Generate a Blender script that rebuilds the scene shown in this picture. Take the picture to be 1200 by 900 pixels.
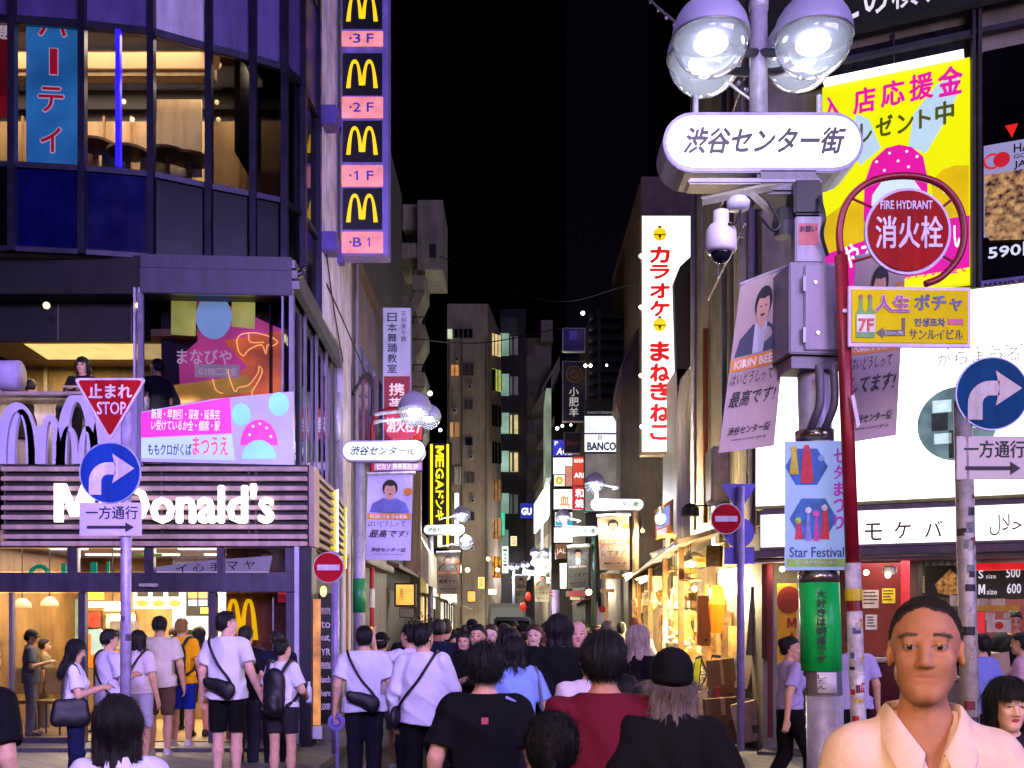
import bpy, bmesh, math, random
import numpy as np
from mathutils import Vector, Matrix
random.seed(7)
S = bpy.context.scene
COL = S.collection
for o in list(bpy.data.objects):
 bpy.data.objects.remove(o)
# ------------------------------------------------------------------ camera
F = 1250.0            # focal length in photo pixels (1200 px wide)
CX, HY = 600.0, 732.0  # vanishing point / horizon row of the photo
EYE = 1.72
cam = bpy.data.cameras.new("camera")
cam.sensor_width = 36.0
cam.lens = 36.0 * F / 1200.0
cam.shift_y = (HY - 450.0) / 1200.0
cam.clip_start = 0.05
cam.clip_end = 1500.0
cam_o = bpy.data.objects.new("camera", cam)
cam_o.location = (0, 0, EYE)
cam_o.rotation_euler = (math.radians(90), 0, 0)
COL.objects.link(cam_o)
S.camera = cam_o
# ------------------------------------------------------------------ night sky
W = bpy.data.worlds.new("World")
S.world = W
W.use_nodes = True
nt = W.node_tree
bg = nt.nodes["Background"]
sky = nt.nodes.new("ShaderNodeTexSky")
sky.sky_type = 'NISHITA'
sky.sun_disc = False
sky.sun_elevation = math.radians(-9)
sky.sun_rotation = math.radians(200)
nt.links.new(sky.outputs[0], bg.inputs[0])
bg.inputs[1].default_value = 0.05
# light of the big video screens across the crossing, behind the camera, and fill lamps added there
def area(name, loc, target, size, power, col, spread=180):
 l = bpy.data.lights.new(name, 'AREA')
 l.shape = 'RECTANGLE'
 l.size, l.size_y = size
 l.energy = power
 l.color = col
 l.spread = math.radians(spread)
 o = bpy.data.objects.new(name, l)
 o.location = loc
 o.rotation_euler = (Vector(target) - Vector(loc)).to_track_quat('-Z', 'Y').to_euler()
 COL.objects.link(o)
 return o
area("screen_and_fill_light", (21, -16, 14), (-2.0, 14, 4), (20, 16), 10500, (0.45, 0.35, 1.0))
area("screen_and_fill_light", (-0.6, -5, 8.5), (-5, 13, 3), (4.6, 3.5), 620, (0.50, 0.36, 1.0), 62)  # lavender fill lamp added to brighten the restaurant side
area("unseen_warm_light", (12, -16, 9), (3, 9, 2), (10, 6), 1500, (1.0, 0.78, 0.58))
area("unseen_warm_light", (-5, -7, 5), (1, 2.3, 1.5), (3, 3), 58, (1.0, 0.62, 0.36), 34)  # unseen warm kicker added for the man in front
S.view_settings.view_transform = 'Standard'
S.view_settings.look = 'None'
S.view_settings.gamma = 1.0
S.view_settings.exposure = 0.12
S.view_settings.use_curve_mapping = False
S.render.engine = 'CYCLES'
cy = S.cycles
cy.use_denoising = True
cy.max_bounces = 6
cy.diffuse_bounces = 2
cy.glossy_bounces = 3
cy.transmission_bounces = 4
cy.transparent_max_bounces = 12
cy.sample_clamp_indirect = 4.0
cy.caustics_reflective = False
cy.caustics_refractive = False
# ------------------------------------------------------------------ materials
MATS = {}
def lin(c):
 if isinstance(c, str):
  c = c.lstrip('#')
  c = [int(c[i:i + 2], 16) / 255 for i in (0, 2, 4)]
  return tuple(x / 12.92 if x <= .04045 else ((x + .055) / 1.055) ** 2.4 for x in c)
 return tuple(c)
def paint(c, rough=.6, metal=0., var=.12, scale=6., bump=.0, bscale=60., spec=.5, stretch=None, coat=0.):
 """principled material whose colour is broken up by noise"""
 key = ('p', c, rough, metal, var, scale, bump, bscale, spec, stretch, coat)
 if key in MATS:
  return MATS[key]
 m = bpy.data.materials.new("paint")
 m.use_nodes = True
 t = m.node_tree
 b = t.nodes["Principled BSDF"]
 c = lin(c)
 b.inputs["Roughness"].default_value = rough
 b.inputs["Metallic"].default_value = metal
 b.inputs["Specular IOR Level"].default_value = spec
 b.inputs["Coat Weight"].default_value = coat
 b.inputs["Base Color"].default_value = (*c, 1)
 tc = t.nodes.new("ShaderNodeTexCoord")
 src = tc.outputs["Object"]
 if stretch:
  mp = t.nodes.new("ShaderNodeMapping")
  mp.inputs["Scale"].default_value = stretch
  t.links.new(src, mp.inputs[0])
  src = mp.outputs[0]
 if var > 0:
  n = t.nodes.new("ShaderNodeTexNoise")
  n.inputs["Scale"].default_value = scale
  n.inputs["Detail"].default_value = 6
  n.inputs["Roughness"].default_value = .65
  t.links.new(src, n.inputs["Vector"])
  r = t.nodes.new("ShaderNodeValToRGB")
  r.color_ramp.elements[0].position = .3
  r.color_ramp.elements[1].position = .72
  r.color_ramp.elements[0].color = (*[max(0, x * (1 - var * 2.2)) for x in c], 1)
  r.color_ramp.elements[1].color = (*[min(1, x * (1 + var)) for x in c], 1)
  t.links.new(n.outputs[0], r.inputs[0])
  col_out = r.outputs[0]
  if var >= .1:
   mp2 = t.nodes.new("ShaderNodeMapping")
   mp2.inputs["Scale"].default_value = (4.5, 4.5, .45)
   t.links.new(tc.outputs["Object"], mp2.inputs[0])
   n3 = t.nodes.new("ShaderNodeTexNoise")
   n3.inputs["Scale"].default_value = 1.7
   n3.inputs["Detail"].default_value = 8
   n3.inputs["Roughness"].default_value = .7
   t.links.new(mp2.outputs[0], n3.inputs["Vector"])
   r3 = t.nodes.new("ShaderNodeValToRGB")
   r3.color_ramp.elements[0].position = .32
   r3.color_ramp.elements[1].position = .62
   r3.color_ramp.elements[0].color = (.52, .49, .46, 1)
   r3.color_ramp.elements[1].color = (1, 1, 1, 1)
   t.links.new(n3.outputs[0], r3.inputs[0])
   mx = t.nodes.new("ShaderNodeMix")
   mx.data_type = 'RGBA'
   mx.blend_type = 'MULTIPLY'
   mx.inputs[0].default_value = .75
   t.links.new(col_out, mx.inputs[6])
   t.links.new(r3.outputs[0], mx.inputs[7])
   col_out = mx.outputs[2]
  t.links.new(col_out, b.inputs["Base Color"])
  mr = t.nodes.new("ShaderNodeMapRange")
  mr.inputs[3].default_value = max(0.02, rough - .12)
  mr.inputs[4].default_value = min(1, rough + .15)
  t.links.new(n.outputs[0], mr.inputs[0])
  t.links.new(mr.outputs[0], b.inputs["Roughness"])
 if bump > 0:
  n2 = t.nodes.new("ShaderNodeTexNoise")
  n2.inputs["Scale"].default_value = bscale
  n2.inputs["Detail"].default_value = 4
  t.links.new(src, n2.inputs["Vector"])
  bp = t.nodes.new("ShaderNodeBump")
  bp.inputs["Strength"].default_value = bump
  bp.inputs["Distance"].default_value = .01
  t.links.new(n2.outputs[0], bp.inputs["Height"])
  t.links.new(bp.outputs[0], b.inputs["Normal"])
 MATS[key] = m
 return m
def glow(c, strength=1., var=.06, scale=3., base=None):
 """surface of a lit sign, lamp or window, or of a reflection or light put in as a glow"""
 key = ('g', c, strength, var, scale)
 if key in MATS:
  return MATS[key]
 m = bpy.data.materials.new("glow")
 m.use_nodes = True
 t = m.node_tree
 b = t.nodes["Principled BSDF"]
 c = lin(c)
 b.inputs["Base Color"].default_value = (*[x * .5 for x in c], 1)
 b.inputs["Roughness"].default_value = .35
 b.inputs["Emission Color"].default_value = (*c, 1)
 b.inputs["Emission Strength"].default_value = strength
 if var > 0:
  tc = t.nodes.new("ShaderNodeTexCoord")
  n = t.nodes.new("ShaderNodeTexNoise")
  n.inputs["Scale"].default_value = scale
  n.inputs["Detail"].default_value = 2
  t.links.new(tc.outputs["Object"], n.inputs["Vector"])
  mr = t.nodes.new("ShaderNodeMapRange")
  mr.inputs[1].default_value = .3
  mr.inputs[2].default_value = .7
  mr.inputs[3].default_value = strength * (1 - var * 2)
  mr.inputs[4].default_value = strength * (1 + var)
  t.links.new(n.outputs[0], mr.inputs[0])
  t.links.new(mr.outputs[0], b.inputs["Emission Strength"])
 MATS[key] = m
 return m
def glass(tint='#c8d2e0', refl=.12, rough=.02, key2=0):
 """thin pane: see-through with a mirror-like share"""
 key = ('gl', tint, refl, rough, key2)
 if key in MATS:
  return MATS[key]
 m = bpy.data.materials.new("glass")
 m.use_nodes = True
 t = m.node_tree
 t.nodes.clear()
 out = t.nodes.new("ShaderNodeOutputMaterial")
 tr = t.nodes.new("ShaderNodeBsdfTransparent")
 tr.inputs[0].default_value = (*lin(tint), 1)
 gl = t.nodes.new("ShaderNodeBsdfGlossy")
 gl.inputs["Roughness"].default_value = rough
 gl.inputs[0].default_value = (.9, .9, 1, 1)
 fr = t.nodes.new("ShaderNodeLayerWeight")
 fr.inputs[0].default_value = .25
 mr = t.nodes.new("ShaderNodeMapRange")
 mr.inputs[3].default_value = refl
 mr.inputs[4].default_value = min(1, refl + .6)
 t.links.new(fr.outputs["Fresnel"], mr.inputs[0])
 mx = t.nodes.new("ShaderNodeMixShader")
 t.links.new(mr.outputs[0], mx.inputs[0])
 t.links.new(tr.outputs[0], mx.inputs[1])
 t.links.new(gl.outputs[0], mx.inputs[2])
 t.links.new(mx.outputs[0], out.inputs[0])
 MATS[key] = m
 return m
def tiles(c, mortar, sx=1., w=.3, h=.1, rough=.5, ang=False):
 """brick / tile / panel grid"""
 key = ('t', c, mortar, sx, w, h, rough, ang)
 if key in MATS:
  return MATS[key]
 m = bpy.data.materials.new("tiles")
 m.use_nodes = True
 t = m.node_tree
 b = t.nodes["Principled BSDF"]
 tc = t.nodes.new("ShaderNodeTexCoord")
 sep = t.nodes.new("ShaderNodeSeparateXYZ")
 t.links.new(tc.outputs["Object"], sep.inputs[0])
 add = t.nodes.new("ShaderNodeMath")
 t.links.new(sep.outputs[0], add.inputs[0])
 t.links.new(sep.outputs[1], add.inputs[1])
 cb = t.nodes.new("ShaderNodeCombineXYZ")
 t.links.new(add.outputs[0], cb.inputs[0])
 t.links.new(sep.outputs[2], cb.inputs[1])
 br = t.nodes.new("ShaderNodeTexBrick")
 c = lin(c)
 br.inputs["Color1"].default_value = (*c, 1)
 br.inputs["Color2"].default_value = (*[x * .8 for x in c], 1)
 br.inputs["Mortar"].default_value = (*lin(mortar), 1)
 br.inputs["Scale"].default_value = sx
 br.inputs["Brick Width"].default_value = w
 br.inputs["Row Height"].default_value = h
 br.inputs["Mortar Size"].default_value = .012
 br.offset = 0.0 if ang else .5
 t.links.new(cb.outputs[0], br.inputs["Vector"])
 nz = t.nodes.new("ShaderNodeTexNoise")
 nz.inputs["Scale"].default_value = 1.3
 nz.inputs["Detail"].default_value = 6
 t.links.new(tc.outputs["Object"], nz.inputs["Vector"])
 mx = t.nodes.new("ShaderNodeMix")
 mx.data_type = 'RGBA'
 mx.blend_type = 'MULTIPLY'
 mx.inputs[0].default_value = .6
 t.links.new(br.outputs[0], mx.inputs[6])
 t.links.new(nz.outputs[0], mx.inputs[7])
 t.links.new(mx.outputs[2], b.inputs["Base Color"])
 b.inputs["Roughness"].default_value = rough
 bp = t.nodes.new("ShaderNodeBump")
 bp.inputs["Strength"].default_value = .4
 bp.inputs["Distance"].default_value = .01
 t.links.new(br.outputs["Fac"], bp.inputs["Height"])
 bp.invert = True
 t.links.new(bp.outputs[0], b.inputs["Normal"])
 MATS[key] = m
 return m
# ------------------------------------------------------------------ placing
def P(x, y, D):
 """photo pixel at a given distance down the street -> world point"""
 return Vector(((x - CX) * D / F, D, EYE + (HY - y) * D / F))
class Frame:
 """a vertical plane: u to the right, v up, w out towards the viewer"""
 def __init__(s, x, y, D, yaw=0.):
  s.o = P(x, y, D)
  a = math.radians(yaw)
  s.r = Vector((math.cos(a), math.sin(a), 0))
  s.n = Vector((math.sin(a), -math.cos(a), 0))
  s.k = Vector((0, 0, 1))
 def uv(s, x, y):
  d = Vector(((x - CX) / F, 1, (HY - y) / F))
  e = Vector((0, 0, EYE))
  t = (s.o - e).dot(s.n) / d.dot(s.n)
  q = e + d * t - s.o
  return q.dot(s.r), q.z
 def pt(s, u, v, w=0.):
  return s.o + s.r * u + s.k * v + s.n * w
 def off(s, w):
  g = Frame.__new__(Frame)
  g.o = s.o + s.n * w
  g.r, g.n, g.k = s.r, s.n, s.k
  return g
_TXT = {}
def glyphs(body, bold=0., shear=0., depth=0., res=2, sp=1.):
 key = (body, bold, shear, depth, res, sp)
 if key in _TXT:
  return _TXT[key]
 c = bpy.data.curves.new("t", 'FONT')
 c.body = body
 c.size = 1
 c.resolution_u = res
 c.offset = bold
 c.shear = shear
 c.extrude = depth
 c.space_character = sp
 o = bpy.data.objects.new("t", c)
 COL.objects.link(o)
 dg = bpy.context.evaluated_depsgraph_get()
 m = bpy.data.meshes.new_from_object(o.evaluated_get(dg))
 v = np.array([tuple(q.co) for q in m.vertices]) if len(m.vertices) else np.zeros((1, 3))
 f = [tuple(p.vertices) for p in m.polygons]
 bpy.data.objects.remove(o)
 bpy.data.curves.remove(c)
 bpy.data.meshes.remove(m)
 _TXT[key] = (v, f)
 return v, f
class MB:
 """collects shapes in world space, then becomes ONE mesh object"""
 def __init__(s):
  s.v, s.f, s.m = [], [], []
  s.mat = 0
  s.g = []
 def add(s, vs, fs):
  b = len(s.v)
  s.g.append((b, len(s.f)))
  s.v += [tuple(q) for q in vs]
  s.f += [tuple(b + i for i in q) for q in fs]
  s.m += [s.mat] * len(fs)
  return s
 def hexa(s, p):
  return s.add(p, [(0, 3, 2, 1), (4, 5, 6, 7), (0, 1, 5, 4), (1, 2, 6, 5), (2, 3, 7, 6), (3, 0, 4, 7)])
 def box(s, x0, x1, y0, y1, z0, z1):
  return s.hexa([(x0, y0, z0), (x1, y0, z0), (x1, y1, z0), (x0, y1, z0), (x0, y0, z1), (x1, y0, z1), (x1, y1, z1), (x0, y1, z1)])
 def fbox(s, fr, u0, u1, v0, v1, w0, w1):
  if w1 < w0:
   w0, w1 = w1, w0
  return s.hexa([fr.pt(u, v, w) for v in (v0, v1) for u, w in ((u0, w1), (u1, w1), (u1, w0), (u0, w0))])
 def prect(s, fr, x0, y0, x1, y1, w0, w1):
  """box whose front outline is given in photo pixels on the frame"""
  xm, ym = (x0 + x1) / 2, (y0 + y1) / 2
  u0, u1 = fr.uv(x0, ym)[0], fr.uv(x1, ym)[0]
  v0, v1 = fr.uv(xm, y1)[1], fr.uv(xm, y0)[1]
  return s.fbox(fr, min(u0, u1), max(u0, u1), min(v0, v1), max(v0, v1), w0, w1)
 def lrect(s, fr, x0, x1, yt, yb, w0, w1, at=None):
  """box on the frame: pixel columns x0..x1, rows yt..yb read at column `at` (default x0)"""
  a = x0 if at is None else at
  return s.fbox(fr, fr.uv(x0, 600)[0], fr.uv(x1, 600)[0], fr.uv(a, yb)[1], fr.uv(a, yt)[1], w0, w1)
 def ltext(s, fr, body, x0, x1, yt, yb, at=None, **k):
  a = x0 if at is None else at
  return s.text(fr, body, fr.uv(x0, 600)[0], fr.uv(a, yb)[1], fr.uv(x1, 600)[0], fr.uv(a, yt)[1], **k)
 def pquad(s, fr, pts, w0, w1):
  """prism over a pixel polygon on the frame"""
  return s.prism(fr, [fr.uv(*q) for q in pts], w0, w1)
 def prism(s, fr, uv, w0, w1):
  n = len(uv)
  a = sum(uv[i][0] * uv[(i + 1) % n][1] - uv[(i + 1) % n][0] * uv[i][1] for i in range(n))
  if a < 0:
   uv = uv[::-1]
  vs = [fr.pt(u, v, w1) for u, v in uv] + [fr.pt(u, v, w0) for u, v in uv]
  fs = [tuple(range(n)), tuple(range(2 * n - 1, n - 1, -1))]
  fs += [(i, n + i, n + (i + 1) % n, (i + 1) % n) for i in range(n)]
  return s.add(vs, fs)
 def disc(s, fr, u, v, r, w0, w1, n=32, ry=None):
  ry = ry or r
  return s.prism(fr, [(u + r * math.cos(6.28319 * i / n), v + ry * math.sin(6.28319 * i / n)) for i in range(n)], w0, w1)
 def ring(s, fr, u, v, r, t, n=40, w=0., a0=0., a1=360., ry=None):
  ry = ry or r
  k = max(3, int(n * (a1 - a0) / 360))
  pts = []
  for i in range(k + 1):
   a = math.radians(a0 + (a1 - a0) * i / k)
   pts.append(fr.pt(u + r * math.cos(a), v + ry * math.sin(a), w))
  return s.tube(pts, t, 8, closed=(a1 - a0 >= 360))
 def cyl(s, p0, p1, r0, r1=None, n=16, cap=True):
  r1 = r0 if r1 is None else r1
  return s.tube([p0, p1], [r0, r1], n, cap=cap)
 def tube(s, pts, r, n=8, closed=False, cap=True):
  pts = [Vector(q) for q in pts]
  if closed:
   pts = pts[:-1] if (pts[0] - pts[-1]).length < 1e-6 else pts
  k = len(pts)
  rs = r if isinstance(r, (list, tuple)) else [r] * k
  vs, fs = [], []
  ref = None
  for i in range(k):
   a = pts[(i - 1) % k] if closed or i > 0 else pts[i]
   b = pts[(i + 1) % k] if closed or i < k - 1 else pts[i]
   t = (b - a).normalized()
   if ref is None:
    ref = Vector((0, 0, 1)) if abs(t.z) < .9 else Vector((1, 0, 0))
   x = t.cross(ref)
   if x.length < 1e-5:
    x = t.cross(Vector((0, 1, 0)))
   x.normalize()
   y = x.cross(t).normalized()
   ref = y
   vs += [pts[i] + (x * math.cos(6.28319 * j / n) + y * math.sin(6.28319 * j / n)) * rs[i] for j in range(n)]
  for i in range(k if closed else k - 1):
   i2 = (i + 1) % k
   fs += [(i * n + j, i * n + (j + 1) % n, i2 * n + (j + 1) % n, i2 * n + j) for j in range(n)]
  if cap and not closed:
   fs += [tuple(range(n - 1, -1, -1)), tuple((k - 1) * n + j for j in range(n))]
  return s.add(vs, fs)
 def lathe(s, c, prof, n=24, axis=None):
  """profile of (radius, height) about a vertical axis through c"""
  c = Vector(c)
  vs, fs = [], []
  k = len(prof)
  for r, h in prof:
   vs += [c + Vector((r * math.cos(6.28319 * j / n), r * math.sin(6.28319 * j / n), h)) for j in range(n)]
  for i in range(k - 1):
   fs += [(i * n + j, i * n + (j + 1) % n, (i + 1) * n + (j + 1) % n, (i + 1) * n + j) for j in range(n)]
  if prof[0][0] > 1e-4:
   fs.append(tuple(range(n - 1, -1, -1)))
  if prof[-1][0] > 1e-4:
   fs.append(tuple((k - 1) * n + j for j in range(n)))
  return s.add(vs, fs)
 def ball(s, c, r, n=16, k=10, sc=(1, 1, 1)):
  prof = [(max(1e-5, r * math.sin(math.pi * i / k)), -r * math.cos(math.pi * i / k)) for i in range(k + 1)]
  b = len(s.v)
  s.lathe((0, 0, 0), prof, n)
  for i in range(b, len(s.v)):
   q = s.v[i]
   s.v[i] = (c[0] + q[0] * sc[0], c[1] + q[1] * sc[1], c[2] + q[2] * sc[2])
  return s
 def text(s, fr, body, u0, v0, u1, v1, w=.004, bold=0., shear=0., depth=.004, vert=False, rot=0, sp=1., keep=False):
  """lettering stretched into the box u0..u1, v0..v1 of the frame"""
  if vert:
   n = len(body)
   hh = (v1 - v0) / n
   for i, ch in enumerate(body):
    if ch == ' ':
     continue
    a, b = v1 - (i + 1) * hh + hh * .07, v1 - i * hh - hh * .07
    if ch in 'ー-~':
     m = (u0 + u1) / 2
     t = (u1 - u0) * .07
     s.fbox(fr, m - t, m + t, a, b, w, w + depth)
     continue
    sm = .2 if ch in 'ィュャッょゃっ。、!' else 0.
    ww = (u1 - u0) * sm
    s.text(fr, ch, u0 + ww, a, u1 - ww, b - hh * sm, w, bold, shear, depth)
   return s
  if body == 'M' and rot in (0, 90):
   uv = [(0, 0), (0, 1), (.29, 1), (.5, .45), (.71, 1), (1, 1), (1, 0), (.79, 0), (.79, .66), (.59, .14), (.41, .14), (.21, .66), (.21, 0)]
   if rot:
    uv = [(b, 1 - a) for a, b in uv]
   return s.prism(fr, [(u0 + (u1 - u0) * a, v0 + (v1 - v0) * b) for a, b in uv], w, w + depth)
  if body == '1' and rot == 0:
   uv = [(.42, 0), (.42, .8), (.12, .64), (.12, .8), (.5, 1), (.66, 1), (.66, 0)]
   return s.prism(fr, [(u0 + (u1 - u0) * a, v0 + (v1 - v0) * b) for a, b in uv], w, w + depth)
  v, f = glyphs(body, 0., shear, 0.02, 2, sp)
  mn, mx = v.min(0), v.max(0)
  d = np.maximum(mx - mn, 1e-6)
  q = (v - mn) / d
  if rot == 90:      # turned clockwise
   q = np.stack([q[:, 1], 1 - q[:, 0], q[:, 2]], 1)
  if body in '一ー-':
   m = (v0 + v1) / 2
   t = (v1 - v0) * .07
   v0, v1 = m - t, m + t
   bold = 0.
  vs, fs = [], []
  e = min(bold * .9 * (v1 - v0), .1 * (u1 - u0))
  for k, (a_, b_) in enumerate(((0, 0), (1, 0), (-1, 0), (0, 1), (0, -1), (.7, .7), (-.7, -.7))[:7 if bold > 0 else 1]):
   n = len(vs)
   dw = k * depth * .03
   vs += [fr.pt(u0 + e + (u1 - u0 - 2 * e) * x + a_ * e, v0 + e + (v1 - v0 - 2 * e) * y + b_ * e, w + dw + depth * c) for x, y, c in q]
   fs += [tuple(n + i for i in g) for g in f]
  return s.add(vs, fs)
 def ptext(s, fr, body, x0, y0, x1, y1, **k):
  xm, ym = (x0 + x1) / 2, (y0 + y1) / 2
  return s.text(fr, body, fr.uv(x0, ym)[0], fr.uv(xm, y1)[1], fr.uv(x1, ym)[0], fr.uv(xm, y0)[1], **k)
 def build_each(s, name, mats, parent, **k):
  """every shape added becomes a part of its own"""
  g = s.g + [(len(s.v), len(s.f))]
  out = []
  for (a, fa), (b, fb) in zip(g, g[1:]):
   q = MB()
   q.v = s.v[a:b]
   q.f = [tuple(i - a for i in f) for f in s.f[fa:fb]]
   q.m = s.m[fa:fb]
   out.append(q.build(name, mats, parent, **k))
  return out
 def build(s, name, mats, parent=None, smooth=False, bev=0.):
  me = bpy.data.meshes.new(name)
  off = parent.matrix_world.translation if parent is not None else Vector((0, 0, 0))
  if parent is not None:
   off = wloc(parent)
  if parent is None and s.v:
   a = np.array(s.v)
   off = Vector(((a[:, 0].min() + a[:, 0].max()) / 2, (a[:, 1].min() + a[:, 1].max()) / 2, a[:, 2].min()))
  me.from_pydata([(q[0] - off[0], q[1] - off[1], q[2] - off[2]) for q in s.v], [], s.f)
  if not isinstance(mats, (list, tuple)):
   mats = [mats]
  for m in mats:
   me.materials.append(m)
  if len(mats) > 1:
   me.polygons.foreach_set("material_index", s.m)
  if bev > 0:
   bm = bmesh.new()
   bm.from_mesh(me)
   ed = [e for e in bm.edges if len(e.link_faces) == 2 and e.calc_face_angle(0) > .6]
   bmesh.ops.bevel(bm, geom=ed, offset=bev, segments=2, affect='EDGES', clamp_overlap=True)
   bm.to_mesh(me)
   bm.free()
  if smooth:
   me.polygons.foreach_set("use_smooth", [True] * len(me.polygons))
  o = bpy.data.objects.new(name, me)
  COL.objects.link(o)
  if parent is not None:
   o.parent = parent
  else:
   o.location = off
  return o
def wloc(o):
 p = Vector(o.location)
 while o.parent is not None:
  o = o.parent
  p = p + Vector(o.location)
 return p
def tag(o, label, cat, group=None, kind=None):
 o["label"] = label
 o["category"] = cat
 if group:
  o["group"] = group
 if kind:
  o["kind"] = kind
 return o
def thing(name, label, cat, loc, group=None):
 o = bpy.data.objects.new(name, None)
 o.empty_display_size = .1
 o.location = loc
 COL.objects.link(o)
 return tag(o, label, cat, group)
def struct(o):
 o["kind"] = "structure"
 return o
def copy_tree(o, parent=None):
 c = o.copy()
 COL.objects.link(c)
 if parent is not None:
  c.parent = parent
 for ch in [q for q in bpy.data.objects if q.parent is o]:
  copy_tree(ch, c)
 return c
def point(loc, power, col, r=.08, parent=None, name="bulb_light"):
 l = bpy.data.lights.new(name, 'POINT')
 l.energy = power
 l.color = col
 l.shadow_soft_size = r
 o = bpy.data.objects.new(name, l)
 o.location = loc
 COL.objects.link(o)
 if parent is not None:
  o.parent = parent
  o.location = Vector(loc) - wloc(parent)
 return o
# shared materials
STEEL = paint('#8d8a90', .38, .7, .12, 9)
GREYM = paint('#6f6d74', .5, .3, .15, 5)
DARKM = paint('#1c1b20', .45, .3, .2, 6)
WHITEP = paint('#d8d6da', .45, 0, .1, 7)
CONC = paint('#7d7a76', .85, 0, .18, 2.2, .25, 40)
BLACK = paint('#08080a', .5, 0, .1, 5)
POLEM = paint('#b9b6be', .4, .15, .14, 12, .1, 30)
INK = paint('#17151a', .6, 0, 0)
LITW = glow('#fffdf8', 1.5, .04)
LITINK = glow('#1a1a1c', .02, 0)
REDP = paint('#b01020', .45, 0, .1, 8)
WOODM = paint('#7a4f2c', .65, 0, .2, 5, .1, 40, stretch=(1, 1, 8))
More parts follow.
